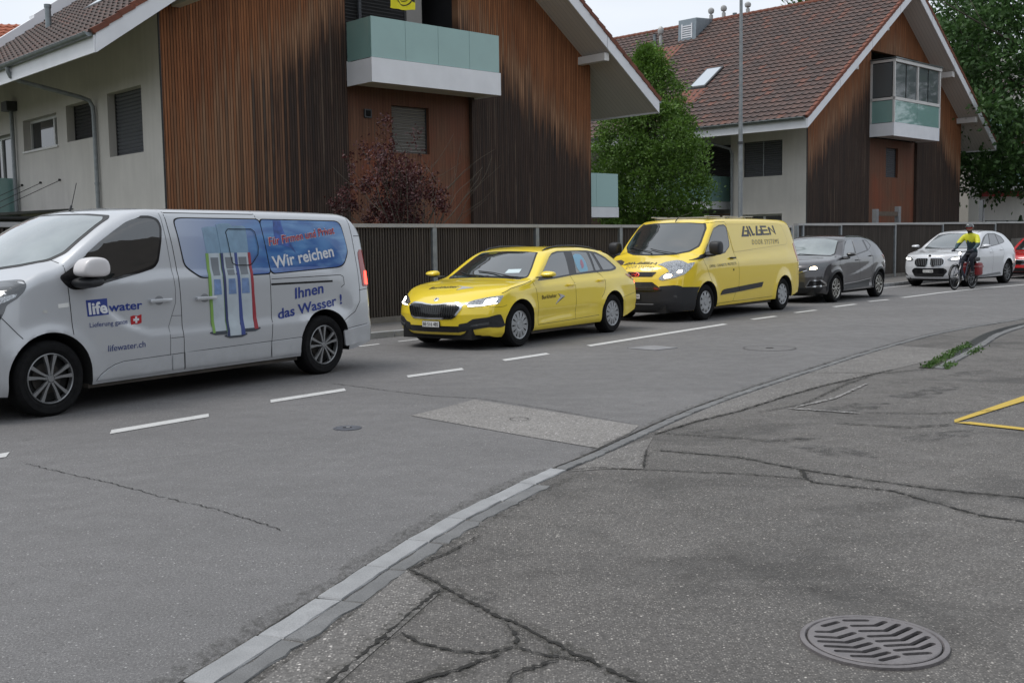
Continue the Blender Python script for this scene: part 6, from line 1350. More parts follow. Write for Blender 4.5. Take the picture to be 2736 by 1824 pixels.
plate(O, 'BE·516 485', 0.0, .365, .30, .08, .012)
bo = badge_at(O, .705, .044, mat('badge_white', (.6, .6, .6), .3), .78); i_ = MB(); i_.prism([(-.014, -.020), (-.010, .002), (-.024, .004), (.002, .022), (.022, .006), (.010, -.004), (.004, -.020)], -.0015, 'x', -.009); i_.build('badge_mark', M['ink'], bo)
mirror_shell(O, [(.36, 1.0), (.38, 1.04), (.44, 1.075), (.52, 1.072), (.565, 1.04), (.56, .985), (.46, .978)], .98, 1.19, 'mirror_housing', yel); mirror_shell(O, [(.40, .965), (.40, .99), (.55, .995), (.56, .965)], .86, 1.15, 'mirror_base', M['trim_black'])
handle(O, 1.26, 1.46, .835, yel, .028); handle(O, 2.19, 2.39, .872, yel, .028)
for sg in (-1, 1):
    rl = MB(); rl.tube([(1.12, sg*.55, 1.355), (1.24, sg*.55, 1.395), (1.55, sg*.55, 1.425), (2.05, sg*.55, 1.425), (2.5, sg*.54, 1.395), (2.76, sg*.53, 1.34)], .015, 8); rl.build('roof_rail', M['trim_black'], O.root, True)
O.patch('rear_spoiler', 'T', [(2.80, -.60), (2.98, -.56), (2.98, .56), (2.80, .60)], yel, .02, .06, .02)
O.patch('tail_light', 'L', [(3.17, .94), (3.33, .935), (3.50, .90), (3.58, .80), (3.45, .83), (3.30, .88)], M['lamp_red'], .006, .03, .01, both=True); O.patch('tail_light', 'B', [(.5, .80), (.5, .90), (.8, .92), (.86, .78)], M['lamp_red_lit'], .006, .04, .01); O.patch('tail_light', 'B', [(-.5, .80), (-.5, .90), (-.8, .92), (-.86, .78)], M['lamp_red_lit'], .006, .04, .01)
O.patch('rear_window', 'B', sym([(0, 1.0), (.5, 1.0), (.48, 1.22), (0, 1.24)]), M['privacy_glass'], .005, .06, .01)
wheels(O, (0, 2.686), .885, .318, .205, 'cap12', .205, (5, 20)); MB().box(.42, 2.25, -.80, .80, .15, .20).build('underside', M['dirty_sill'], O.root); MB().box(-.42, .4, -.5, .5, .20, .4).build('engine_tray', M['arch_black'], O.root); MB().box(2.3, 3.5, -.55, .55, .2, .4).build('engine_tray', M['arch_black'], O.root)
O.text('lettering', 'Burkhalter', 'L', (.548, .655), (.952, .665), (.549, .712), M['ink'], .003, .01)
def swoosh(car, view, P, name='swoosh'):
    car.patch(name+'_shadow', view, P[0], M['ink'], .003, .05, 0, None, .001); car.patch(name, view, P[1], mat('swoosh_silver', (.55, .55, .57), .35, .3), .0055, .04, 0, None, .001)
swoosh(O, 'L', ([(.992, .716), (1.03, .690), (1.06, .664), (1.04, .69)], [(1.005, .716), (1.10, .700), (1.192, .672), (1.13, .655), (1.04, .618), (.985, .590), (.93, .565), (1.0, .625), (1.065, .668), (1.04, .70)]))
O.patch('swoosh_edge', 'L', [(1.192, .672), (1.12, .640), (1.02, .600), (.93, .562), (1.02, .610), (1.10, .650)], M['ink'], .0062, .05, 0, None, .001)
O.text('hood_lettering', 'Burkhalter', 'T', (-.50, -.38), (-.44, .10), (-.40, -.39), M['ink'], .005, .012)
swoosh(O, 'T', ([(-.52, .14), (-.45, .20), (-.40, .21), (-.44, .19)], [(-.53, .16), (-.46, .28), (-.40, .37), (-.39, .26), (-.34, .05), (-.42, .18)]), 'hood_swoosh')
wiper(O, [(.36, .55), (.46, .1), (.50, -.2)]); wiper(O, [(.35, 0), (.42, -.35), (.52, -.55)])
# ------------------------------------------------------------------ yellow van
yel2 = paint('paint_yellow_van', (.86, .63, .03), 0, .34, .05)
FSp = dict(x0=-1.02, x1=4.22, wb=3.30, wr=.335, wa=.385, belt=1.2,
  top=[(-1.02, .955), (-.985, 1.005), (-.9, 1.045), (-.8, 1.075), (-.55, 1.145), (-.36, 1.21), (-.2, 1.34), (.0, 1.53), (.2, 1.71), (.35, 1.825), (.55, 1.885), (1.2, 1.915), (2.5, 1.92), (3.6, 1.905), (3.9, 1.88), (4.08, 1.82), (4.22, 1.72)],
  bot=[(-1.02, .20), (-.6, .20), (.5, .24), (2.8, .25), (3.6, .27), (4.22, .36)],
  hw=[(-1.02, .84), (-.6, .93), (-.1, .965), (.5, .972), (3.4, .972), (3.9, .96), (4.22, .93)],
  mz=[(.2, .94), (.3, .975), (.5, .99), (.8, 1.0), (1.05, .995), (1.13, .975), (1.22, .95), (1.5, .895), (1.72, .85), (1.95, .79)],
  ws=(-.36, .4, .22), rad=[(-1.02, .09), (-.3, .07), (.2, .06), (.6, .09), (4.22, .11)], crown=.035, rr=.07,
  front=dict(len=1.0, c=.36, p=2.4, prof=[(.2, .06), (.35, 0), (.6, .0), (.8, .03), (1.0, .10)]), rear=dict(len=.6, c=.05, p=4, prof=[(.3, .05), (.5, .0), (1.0, .03), (1.3, .10), (1.8, .30)]),
  crease=[([(-.2, 1.0), (1.17, 1.09), (3.9, 1.25)], .016, .035)], flare=[(0, .385, .022), (3.30, .385, .022)])
F_ = Car('delivery_van', 'yellow delivery van with black door company lettering and black lower bumper', 'van', (2.8807, 20.6065, 0), 51.12, FSp, yel2)
FK = (.88, 17.85, 10.7)
F_.patch('window_surround', 'L', F_.tum([(-.30, 1.118), (-.21, 1.245), (.113, 1.538), (.352, 1.699), (.596, 1.764), (.795, 1.773), (.896, 1.735), (1.038, 1.389), (1.026, 1.341), (.874, 1.23), (.575, 1.194)], *FK), M['gloss_black'], .003, both=True, rd=.02)
F_.patch('side_window', 'L', F_.tum([(.03, 1.22), (.09, 1.48), (.37, 1.68), (.60, 1.738), (.785, 1.745), (.868, 1.715), (1.005, 1.385), (.995, 1.35), (.86, 1.26), (.575, 1.222)], *FK), M['car_glass'], .0065, both=True, rd=.01)
wsF = sym([(0, 1.20), (.45, 1.215), (.68, 1.265), (.80, 1.36), (.80, 1.45), (.76, 1.70), (.70, 1.79), (.4, 1.815), (0, 1.82)])
wsF = F_.wsc(wsF)
F_.patch('windscreen_surround', 'F', wsF, M['trim_black'], .003, .05, .01); F_.patch('windscreen', 'F', [(a*.96, 1.53+(b_-1.53)*.93) for a, b_ in wsF], M['car_glass_pale'], .0065, .05, .01)
F_.patch('load_panel', 'L', [(.99, 1.776), (3.331, 1.79), (3.453, 1.751), (3.642, 1.438), (3.567, 1.366), (1.161, 1.243)], yel2, .004, .08, .03, None, .012)
F_.seams('panel_gap', [[(-.10, 1.13), (-.06, 1.06), (.03, .93), (.154, .703), (.20, .62)], [(-.15, 1.40), (-.076, 1.53), (.16, 1.70), (.449, 1.80), (.695, 1.825), (.997, 1.825), (1.04, 1.6), (1.12, 1.3), (1.24, 1.05), (1.27, .9), (1.27, .6), (1.16, .50), (1.11, .42), (1.05, .30)], [(.35, .285), (1.05, .30), (2.78, .31)], [(4.0, 1.65), (4.02, 1.2), (4.05, .7)]], None, .006)
F_.seams('panel_edge', [[(.99, 1.776), (3.331, 1.79), (3.453, 1.751), (3.642, 1.438), (3.567, 1.366), (1.161, 1.243)]], mat('paint_edge', (.36, .25, .03), .5), .004, .0045)
F_.patch('side_moulding', 'L', [(.521, .447), (.58, .52), (.66, .545), (.76, .553), (1.26, .575), (1.26, .477)], M['trim_black'], .015, .05, .01, both=True); F_.patch('side_moulding', 'L', [(1.275, .478), (1.275, .576), (2.316, .627), (2.247, .529)], M['trim_black'], .015, .05, .01, both=True)
F_.patch('bumper', 'F', sym([(0, .19), (.6, .195), (.82, .205), (.84, .65), (.80, .67), (.72, .68), (.55, .655), (.5, .60), (0, .60)]), M['trim_black'], .008, .05, .01); F_.patch('bumper_side', 'L', [(-.93, .66), (-.84, .675), (-.70, .645), (-.28, .632), (-.345, .55), (-.39, .42), (-.392, .205), (-.92, .205)], M['trim_black'], .009, .05, .01, both=True)
F_.patch('upper_grille', 'F', [(-.42, .915), (.42, .915), (.35, .83), (-.35, .83)], M['trim_black'], .008, .04, .008); grille_bars(F_, .34, .84, .905, 2, M['gloss_black'], 0, .013, .02, None, False)
F_.patch('lower_grille', 'F', [(-.37, .735), (.37, .735), (.47, .66), (.55, .59), (.42, .56), (-.42, .56), (-.55, .59), (-.47, .66)], M['gloss_black'], .012, .04, .008); grille_bars(F_, .40, .58, .72, 4, M['trim_black'], 0, .02, .018, None, False)
p_ = F_.put('F', 0, .868, .012); bd = MB(); N = 32; bd.add([(p_.x-.012, p_.y+.108*math.cos(2*math.pi*k/N), p_.z+.044*math.sin(2*math.pi*k/N)) for k in range(N)]+[(p_.x, p_.y+.112*math.cos(2*math.pi*k/N), p_.z+.047*math.sin(2*math.pi*k/N)) for k in range(N)], [tuple(range(N))]+[(k, (k+1) % N, N+(k+1) % N, N+k) for k in range(N)]); bo = bd.build('badge', M['chrome'], F_.root)
bd = MB(); bd.add([(p_.x-.0135, p_.y+.098*math.cos(2*math.pi*k/N), p_.z+.037*math.sin(2*math.pi*k/N)) for k in range(N)], [tuple(range(N))]); bd.build('badge_disc', mat('badge_navy', hexc(22, 26, 48), .3), bo)
V, Ff = text2d('Ford', .0, .85, .35); mesh('badge_script', [(p_.x-.0150, p_.y+.062-a*.124, p_.z-.017+b_*.036) for a, b_ in V], Ff, M['chrome'], bo)
plate(F_, 'BE 539 958', 0.0, .475, .30, .08, .016)
F_.patch('bumper_strip', 'F', [(-.40, .333), (-.40, .345), (.40, .345), (.40, .333)], M['chrome'], .013, .05)
hF = [(.47, .79), (.51, .85), (.60, .91), (.70, .965), (.79, 1.02), (.86, 1.07), (.92, 1.08), (.90, .98), (.85, .87), (.74, .815), (.54, .765)]
for sg in (-1, 1):
    F_.patch('headlight', 'F', [(sg*a, b_) for a, b_ in hF], M['lens'], .008, .035, .008)
    F_.patch('headlight_lit', 'F', [(sg*a, b_) for a, b_ in [(.55, .80), (.56, .86), (.63, .885), (.69, .86), (.66, .81)]], M['lamp_warm'], .015, .03, .02)
    F_.patch('headlight_lit', 'F', [(sg*a, b_) for a, b_ in [(.74, .90), (.76, .94), (.81, .95), (.82, .91), (.78, .89)]], M['lamp_warm'], .015, .03, .02)
    F_.patch('fog_lamp', 'F', [(sg*a, b_) for a, b_ in [(.72, .45), (.72, .50), (.78, .50), (.78, .45)]], M['lens_dark'], .014, .03, .02)
for v in 'LR': F_.patch('headlight_side', v, [(-.80, .86), (-.78, 1.04), (-.62, 1.09), (-.47, 1.125), (-.50, 1.05), (-.60, .93), (-.70, .86)], M['lens'], .007, .04, .008)
mirror_shell(F_, [(-.03, 1.26), (-.05, 1.40), (.0, 1.465), (.14, 1.47), (.19, 1.40), (.19, 1.25), (.12, 1.20), (.02, 1.205)], 1.00, 1.22, 'mirror_housing', M['trim_black'], boxy=True); mirror_shell(F_, [(-.02, 1.17), (-.02, 1.24), (.12, 1.30), (.12, 1.17)], .90, 1.12, 'mirror_base', M['trim_black'])
handle(F_, .93, 1.14, 1.135, M['trim_black'], .032); F_.patch('mirror_sail', 'L', F_.tum([(-.33, 1.115), (-.20, 1.25), (-.02, 1.42), (.02, 1.20), (.10, 1.165)], *FK), M['trim_black'], .008, .04, .004, both=True)
F_.patch('lock', 'L', [(1.02, .885), (1.02, .93), (1.06, .93), (1.06, .885)], M['seam'], .003, .05, .02)
F_.patch('tail_light', 'L', [(3.93, 1.22), (3.90, 1.38), (3.98, 1.40), (4.06, 1.0), (4.0, 1.0)], M['lamp_red'], .006, .03, .01, both=True)
for k, (xa, xb) in enumerate(((.62, 1.15), (1.35, 1.9), (2.1, 2.55))):
    rb_ = MB(); rb_.box(xa, xb, -.62, -.56, 1.925, 1.945, .006); rb_.box(xa, xb, .56, .62, 1.925, 1.945, .006); rb_.box(xa+.1, xa+.15, -.6, .6, 1.9, 1.926); rb_.build('roof_bar', M['rail_metal'], F_.root)
an = MB(); an.tube([(.33, -.1, 1.84), (.46, -.1, 1.93)], .010, 6); an.tube([(.46, -.1, 1.93), (.95, -.12, 2.03)], .004, 5); an.build('aerial', M['trim_black'], F_.root)
wheels(F_, (0, 3.30), .935, .338, .215, 'capstar', .212, (10, 30)); MB().box(.42, 2.85, -.88, .88, .19, .24).build('underside', M['dirty_sill'], F_.root); MB().box(-.85, .4, -.55, .55, .19, .5).build('engine_tray', M['arch_black'], F_.root)
wiper(F_, [(-.30, .55), (-.26, .1), (-.22, -.1)], .03); wiper(F_, [(-.28, -.05), (-.20, -.4), (-.08, -.62)], .03)
# company wordmark, drawn as slanted strokes
def gil(car, view, tf, name, m, off):
    L1 = [[(780, 435), (830, 265), (858, 265), (820, 400), (875, 400), (880, 358), (840, 358), (846, 332), (905, 332), (895, 435)], [(876, 265), (897, 265), (938, 432), (915, 432)], [(912, 265), (937, 265), (972, 390), (1000, 388), (990, 422), (955, 424)],
          [(1008, 424), (1030, 265), (1058, 265), (1042, 392), (1090, 390), (1094, 350), (1062, 350), (1068, 326), (1118, 325), (1116, 422)], [(1095, 262), (1198, 264), (1200, 290), (1122, 290), (1128, 328), (1210, 326), (1216, 352), (1134, 354), (1142, 392), (1232, 388), (1236, 416), (1124, 420)], [(1222, 300), (1240, 280), (1318, 372), (1296, 262), (1318, 262), (1344, 414), (1255, 318), (1262, 416), (1244, 418)]]
    for P in L1: car.patch(name, view, [tf((a-780)/565, (435-b_)/170) for a, b_ in P], m, off, .06, 0, None, .001)
INKG = mat('ink_charcoal', (.035, .035, .038), .4)
gil(F_, 'L', lambda u, v: (1.56+u*1.57-.0*v, 1.535+v*.207+u*.012), 'wordmark', INKG, .0072)
F_.text('wordmark_line', 'DOOR SYSTEMS', 'L', (1.985, 1.378), (3.215, 1.385), (1.985, 1.472), mat('ink_brown', (.10, .085, .05), .4), .0075, -.004, sp=1.25); F_.text('slogan', 'OPENS. CONNECTS. PROTECTS.', 'L', (.095, .972), (1.16, 1.003), (.095, 1.020), INKG, .0035, .0, sp=1.05)
gil(F_, 'T', lambda u, v: (-.80+v*.12, -.36+u*.70), 'hood_wordmark', INKG, .005)
F_.text('hood_wordmark_line', 'DOOR SYSTEMS', 'T', (-.90, -.24), (-.90, .34), (-.845, -.24), M['ink_brown'], .005, 0, sp=1.3)
# ------------------------------------------------------------------ grey crossover
gry = paint('paint_grey', (.075, .073, .078), .5, .28, .14); blk = paint('paint_black', (.012, .012, .013), 0, .2, .05)
CS = dict(x0=-.84, x1=3.30, wb=2.606, wr=.325, wa=.375, belt=1.03,
  top=[(-.84, .79), (-.78, .86), (-.55, .955), (-.2, 1.02), (.05, 1.05), (.17, 1.075), (.3, 1.15), (.5, 1.29), (.7, 1.42), (.85, 1.49), (1.1, 1.535), (1.5, 1.555), (2.0, 1.545), (2.4, 1.505), (2.62, 1.455), (2.75, 1.38), (2.92, 1.23), (3.03, 1.14), (3.16, 1.05), (3.30, .93)],
  bot=[(-.84, .22), (-.5, .19), (.5, .24), (2.0, .25), (2.8, .30), (3.30, .40)],
  hw=[(-.84, .80), (-.4, .87), (0, .89), (2.4, .89), (2.9, .875), (3.30, .83)],
  mz=[(.2, .93), (.28, .965), (.38, .95), (.46, .955), (.65, .99), (.85, 1.0), (1.0, .985), (1.1, .94), (1.3, .83), (1.45, .73), (1.56, .66)],
  ws=(.12, .8, .12), rad=[(-.84, .07), (0, .07), (.2, .04), (.9, .06), (3.3, .08)], crown=.03, rr=.06,
  front=dict(len=.9, c=.36, p=2.3, prof=[(.2, .08), (.35, .0), (.6, .02), (.8, .06)]), rear=dict(len=.6, c=.16, p=2.6, prof=[(.3, .08), (.5, 0), (.8, .03), (1.0, .1)]), crease=[([(.3, .55), (1.0, .62), (1.9, .80), (2.4, .98)], .014, .05)], flare=[(0, .37, .028), (2.606, .37, .03)])
C_ = Car('crossover_car', 'dark grey crossover car with black roof and yellowish lit headlights behind the yellow van', 'car', (6.8585, 25.5265, 0), 50.18, CS, gry)
C_.patch('roof_panel', 'T', [(.72, -.66), (.95, -.69), (2.3, -.66), (2.6, -.6), (2.6, .6), (2.3, .66), (.95, .69), (.72, .66)], blk, .004, .07, .03)
C_.patch('window_surround', 'L', C_.tum([(.20, 1.04), (.22, 1.10), (.379, 1.235), (.50, 1.365), (.725, 1.45), (1.002, 1.472), (1.599, 1.458), (1.94, 1.405), (2.20, 1.29), (2.15, 1.22), (2.05, 1.155), (1.297, 1.062), (.521, .99), (.359, .99)], .80, 24, 11.05), M['gloss_black'], .003, both=True, rd=.01)
for P, m_ in (([(.47, 1.02), (.50, 1.30), (.72, 1.42), (.96, 1.44), (1.20, 1.085)], 'car_glass_pale'), ([(.30, 1.03), (.31, 1.14), (.44, 1.22), (.43, 1.02)], 'car_glass_pale'), ([(1.02, 1.442), (1.58, 1.43), (1.93, 1.175), (1.28, 1.09)], 'privacy_glass'), ([(1.69, 1.425), (1.92, 1.38), (2.14, 1.275), (2.10, 1.225), (2.02, 1.18)], 'privacy_glass')):
    C_.patch('side_window', 'L', C_.tum(P, .80, 24, 11.05), M[m_], .0065, both=True, rd=.006)
wsC = sym([(0, 1.075), (.4, 1.07), (.64, 1.06), (.69, 1.10), (.63, 1.28), (.585, 1.42), (.3, 1.475), (0, 1.485)])
wsC = C_.wsc(wsC)
C_.patch('windscreen_surround', 'F', wsC, M['trim_black'], .003, .05, .01); C_.patch('windscreen', 'F', [(a*.96, 1.275+(b_-1.275)*.93) for a, b_ in wsC], M['van_screen'], .0065, .05, .01)
C_.seams('panel_gap', [[(.20, 1.02), (.14, .90), (.30, .68), (.42, .45)], [(1.20, 1.07), (1.30, .92), (1.39, .7), (1.40, .45)], [(2.10, 1.16), (2.2, 1.0), (2.15, .8), (2.05, .65)]], None, .006)
C_.patch('sill_trim', 'L', [(.36, .27), (.42, .395), (2.06, .47), (1.98, .30)], M['trim_black'], .006, .06, .01, both=True); C_.seams('sill_strip', [[(.43, .405), (1.2, .43), (2.08, .49)]], M['chrome'], .018, .010)
for v in 'LR':
    for xw in (0, 2.606):
        P = [(xw+.375*math.cos(R(a)), .335+.375*math.sin(R(a))) for a in range(-8, 189, 12)]+[(xw+.425*math.cos(R(a)), .335+.425*math.sin(R(a))) for a in range(188, -9, -12)]
        C_.patch('wheel_arch_trim', v, P, M['trim_black'], .012, .05)
hC = [(.42, .80), (.50, .855), (.62, .90), (.80, .93), (.83, .88), (.78, .80), (.68, .745), (.52, .735)]
for sg in (-1, 1):
    C_.patch('headlight', 'F', [(sg*a, b_) for a, b_ in hC], M['lens_dark'], .008, .035, .008); C_.patch('headlight_lit', 'F', [(sg*a, b_) for a, b_ in [(.50, .77), (.52, .82), (.60, .84), (.66, .80), (.62, .765)]], M['lamp_warm'], .014, .03, .01)
    C_.patch('fog_surround', 'F', [(sg*a, b_) for a, b_ in [(.44, .36), (.52, .53), (.76, .535), (.83, .42), (.82, .385)]], M['chrome'], .010, .04, .01); C_.patch('fog_recess', 'F', [(sg*a, b_) for a, b_ in [(.47, .385), (.54, .51), (.74, .515), (.80, .415)]], M['gloss_black'], .014, .04, .01)
C_.patch('grille', 'F', sym([(0, .70), (.35, .72), (.46, .755), (.42, .80), (0, .79)]), M['gloss_black'], .009, .04, .008); C_.seams('grille_strip', [], None); mb = MB(); C_.line(mb, 'F', [(-.46, .75), (-.3, .70), (0, .685), (.3, .70), (.46, .75)], .012, .014); mb.build('grille_strip', M['chrome'], C_.root)
C_.patch('chin', 'F', sym([(0, .22), (.7, .24), (.78, .36), (.45, .35), (.42, .49), (0, .49)]), M['trim_black'], .008, .05, .01)
mirror_shell(C_, [(.36, 1.075), (.38, 1.13), (.45, 1.15), (.58, 1.145), (.60, 1.10), (.58, 1.06), (.45, 1.04)], .92, 1.12, 'mirror_housing', blk); mirror_shell(C_, [(.32, .96), (.34, 1.04), (.50, 1.06), (.46, 1.0)], .84, 1.02, 'mirror_base', M['trim_black'])
handle(C_, 1.12, 1.30, .95, gry, .026); handle(C_, 1.98, 2.15, 1.04, gry, .026)
C_.patch('tail_light', 'L', [(2.80, 1.05), (2.95, 1.06), (3.10, 1.0), (3.05, .92), (2.92, .95)], M['lamp_red'], .006, .03, .008, both=True)
wheels(C_, (0, 2.606), .865, .328, .205, 'curl', .225, (0, 25)); MB().box(-.7, .4, -.5, .5, .2, .5).build('engine_tray', M['arch_black'], C_.root)
wiper(C_, [(.10, .5), (.16, .1), (.20, -.15)], .03); wiper(C_, [(.13, -.1), (.2, -.35), (.3, -.5)], .03)
# ------------------------------------------------------------------ white sport utility car
wht = paint('paint_white', (.62, .63, .65), 0, .3, .08)
BS = dict(x0=-.88, x1=3.62, wb=2.692, wr=.36, wa=.41, belt=1.08,
  top=[(-.88, .865), (-.82, .93), (-.5, 1.0), (0, 1.06), (.22, 1.09), (.33, 1.125), (.6, 1.30), (.9, 1.47), (1.1, 1.565), (1.3, 1.62), (1.7, 1.655), (2.2, 1.65), (2.6, 1.61), (2.85, 1.56), (2.97, 1.49), (3.15, 1.35), (3.33, 1.21), (3.5, 1.08), (3.62, .97)],
  bot=[(-.88, .22), (-.5, .20), (.5, .24), (2.2, .25), (3.0, .30), (3.62, .42)],
  hw=[(-.88, .84), (-.4, .905), (0, .92), (2.5, .925), (3.1, .91), (3.62, .85)],
  mz=[(.2, .93), (.28, .965), (.4, .97), (.7, 1.0), (.95, .995), (1.06, .975), (1.15, .935), (1.35, .83), (1.5, .745), (1.66, .67)],
  ws=(.26, 1.05, .12), rad=[(-.88, .09), (0, .08), (.3, .04), (1.2, .06), (3.6, .08)], crown=.03, rr=.06,
  front=dict(len=.9, c=.30, p=2.8, prof=[(.2, .05), (.35, .0), (.6, .0), (.85, .05)]), rear=dict(len=.6, c=.15, p=3, prof=[(.3, .08), (.5, 0), (.9, .03), (1.1, .1)]), flare=[(0, .405, .022), (2.692, .405, .022)])
B_ = Car('sport_utility_car', 'white sport utility car with twin upright grilles and bright headlights behind the cyclist', 'car', (12.8767, 32.3244, 0), 44.5, BS, wht)
B_.patch('window_surround', 'L', B_.tum([(.55, 1.10), (.95, 1.42), (1.13, 1.51), (1.30, 1.55), (1.81, 1.545), (2.31, 1.445), (2.55, 1.33), (2.59, 1.29), (2.50, 1.25), (2.2, 1.205), (1.433, 1.13), (1.0, 1.09)], .82, 31.8, 14), M['gloss_black'], .003, both=True, rd=.01)
for P, m_ in (([(.80, 1.115), (1.14, 1.485), (1.30, 1.52), (1.43, 1.15)], 'car_glass_pale'), ([(1.36, 1.525), (1.79, 1.518), (2.12, 1.215), (1.50, 1.16)], 'privacy_glass'), ([(1.86, 1.505), (2.29, 1.415), (2.52, 1.30), (2.45, 1.265), (2.18, 1.225)], 'privacy_glass')): B_.patch('side_window', 'L', B_.tum(P, .82, 31.8, 14), M[m_], .0065, both=True, rd=.006)
wsB = sym([(0, 1.10), (.4, 1.10), (.66, 1.10), (.72, 1.13), (.64, 1.35), (.58, 1.51), (.3, 1.555), (0, 1.56)])
wsB = B_.wsc(wsB)
B_.patch('windscreen_surround', 'F', wsB, M['trim_black'], .003, .05, .01); B_.patch('windscreen', 'F', [(a*.96, 1.33+(b_-1.33)*.93) for a, b_ in wsB], mat('screen_mid', (.08, .10, .105), .04, 0, 1.0, ior=1.8, coat=.8), .0065, .05, .01)
for sg in (-1, 1):
    kd = [(.035, .855), (.37, .855), (.44, .80), (.445, .68), (.37, .595), (.09, .592), (.04, .65)]; k_ = B_.patch('grille_frame', 'F', [(sg*a, b_) for a, b_ in kd], M['chrome'], .010, .03, .02); B_.patch('grille', 'F', [(sg*(.24+(a-.24)*.92), .725+(b_-.725)*.88) for a, b_ in kd], M['gloss_black'], .015, .03, .015)
    grille_bars(B_, .165, .63, .83, 6, M['rim_silver'], sg*.235, .024, .012)
    B_.patch('headlight', 'F', [(sg*a, b_) for a, b_ in [(.50, .80), (.56, .765), (.70, .77), (.84, .80), (.86, .90), (.70, .885), (.58, .855)]], M['lens'], .008, .035, .008); B_.patch('headlight_lit', 'F', [(sg*a, b_) for a, b_ in [(.60, .795), (.70, .80), (.80, .815), (.80, .86), (.70, .85), (.61, .83)]], M['lamp_white'], .015, .03, .008)
    B_.patch('side_intake', 'F', [(sg*a, b_) for a, b_ in [(.86, .62), (.88, .60), (.86, .36), (.68, .33), (.78, .42)]], M['gloss_black'], .010, .04, .006)
B_.patch('lower_intake', 'F', sym([(0, .305), (.42, .31), (.53, .46), (.50, .52), (.42, .56), (0, .55)]), M['gloss_black'], .010, .04, .01); plate(B_, 'SZ·51308', 0, .465, .30, .08, .02)
B_.patch('chin', 'F', sym([(0, .205), (.75, .225), (.8, .25), (0, .235)]), M['trim_black'], .006, .05)
p_ = B_.put('F', 0, .905, .004); bd = MB(); bd.lathe([(.001, -.006), (.038, -.004), (.041, .004)], 24, 'x', p_); bo = bd.build('badge', M['gloss_black'], B_.root, True)
for q in (0, 1):
    bd = MB(); bd.add([(p_.x-.0065, p_.y, p_.z)]+[(p_.x-.0065, p_.y+.026*math.cos(math.pi*q+math.pi/2*k/6), p_.z+.026*math.sin(math.pi*q+math.pi/2*k/6)) for k in range(7)], [tuple(range(8))]); bd.build('badge_quarter', M['chrome'], bo)
B_.seams('panel_gap', [[(.50, 1.06), (.46, .95), (.42, .5), (.45, .35)], [(1.44, 1.12), (1.50, .9), (1.52, .35)], [(2.22, 1.18), (2.34, 1.05), (2.33, .9), (2.22, .72)]], None, .006)
B_.patch('sill_trim', 'L', [(.5, .255), (.5, .31), (2.1, .37), (2.2, .30)], mat('trim_grey', (.16, .165, .17), .5), .008, .06, .01, both=True)
handle(B_, 1.28, 1.47, .985, wht, .024); handle(B_, 2.05, 2.23, 1.045, wht, .024)
mirror_shell(B_, [(.46, 1.14), (.48, 1.20), (.56, 1.235), (.66, 1.23), (.69, 1.19), (.67, 1.14)], .98, 1.19, 'mirror_housing', wht); mirror_shell(B_, [(.48, 1.105), (.48, 1.135), (.66, 1.14), (.66, 1.11)], .88, 1.15, 'mirror_base', M['trim_black'])
for sg in (-1, 1):
    rl = MB(); rl.tube([(1.2, sg*.56, 1.555), (1.35, sg*.56, 1.60), (1.8, sg*.56, 1.628), (2.3, sg*.55, 1.605), (2.7, sg*.53, 1.54)], .015, 8); rl.build('roof_rail', M['gloss_black'], B_.root, True)
B_.patch('tail_light', 'L', [(3.12, 1.02), (3.3, 1.03), (3.45, .98), (3.42, .90), (3.2, .96)], M['lamp_red'], .006, .03, .008, both=True); B_.patch('rear_bumper_trim', 'L', [(3.0, .5), (3.05, .6), (3.5, .62), (3.5, .5)], M['trim_grey'], .007, .05, 0, both=True)
wheels(B_, (0, 2.692), .895, .36, .225, 'star', .245, (0, 30)); MB().box(-.7, .4, -.5, .5, .2, .5).build('engine_tray', M['arch_black'], B_.root)
# ------------------------------------------------------------------ red car cut by the frame
red = paint('paint_red', (.50, .012, .016), 0, .3, .06)
RS = dict(CS, top=[(-.84, .70), (-.78, .76), (-.5, .84), (-.1, .90), (.2, .93), (.32, .96), (.5, 1.08), (.7, 1.22), (.9, 1.34), (1.1, 1.41), (1.5, 1.44), (2.0, 1.43), (2.4, 1.38), (2.6, 1.30), (2.8, 1.15), (3.0, 1.02), (3.15, .95), (3.30, .86)], belt=.95,
  mz=[(.2, .93), (.28, .965), (.4, .97), (.6, 1.0), (.8, .995), (.9, .975), (1.0, .94), (1.2, .86), (1.35, .79), (1.46, .74)], ws=(.28, .95, .2))
Rd = Car('hatchback_car', 'red hatchback car cut off by the right edge of the picture', 'car', (17.80, 37.05, 0), 44.0, RS, red)
wsR = sym([(0, .965), (.4, .96), (.64, .95), (.70, .98), (.62, 1.20), (.56, 1.36), (.3, 1.385), (0, 1.39)])
Rd.patch('windscreen', 'F', Rd.wsc(wsR, .07), M['car_glass'], .005, .05, .01); Rd.patch('side_window', 'L', Rd.tum([(.55, .98), (.80, 1.24), (1.02, 1.35), (1.6, 1.37), (2.1, 1.33), (2.35, 1.2), (2.3, 1.08), (1.2, 1.0)], .8, 30, 14), M['car_glass_pale'], .005, both=True, rd=.02)
Rd.patch('grille_frame', 'F', sym([(0, .48), (.24, .49), (.40, .62), (.44, .665), (0, .65)]), M['chrome'], .008, .04, .008); Rd.patch('grille', 'F', sym([(0, .50), (.22, .51), (.36, .62), (.38, .64), (0, .63)]), M['gloss_black'], .013, .04, .008)
for sg in (-1, 1): Rd.patch('headlight', 'F', [(sg*a, b_) for a, b_ in [(.50, .60), (.58, .69), (.80, .73), (.80, .60), (.62, .56)]], M['lens'], .008, .04, .008); Rd.patch('headlight_lit', 'F', [(sg*a, b_) for a, b_ in [(.56, .61), (.60, .67), (.70, .68), (.70, .60)]], M['lamp_warm'], .014, .04, .01)
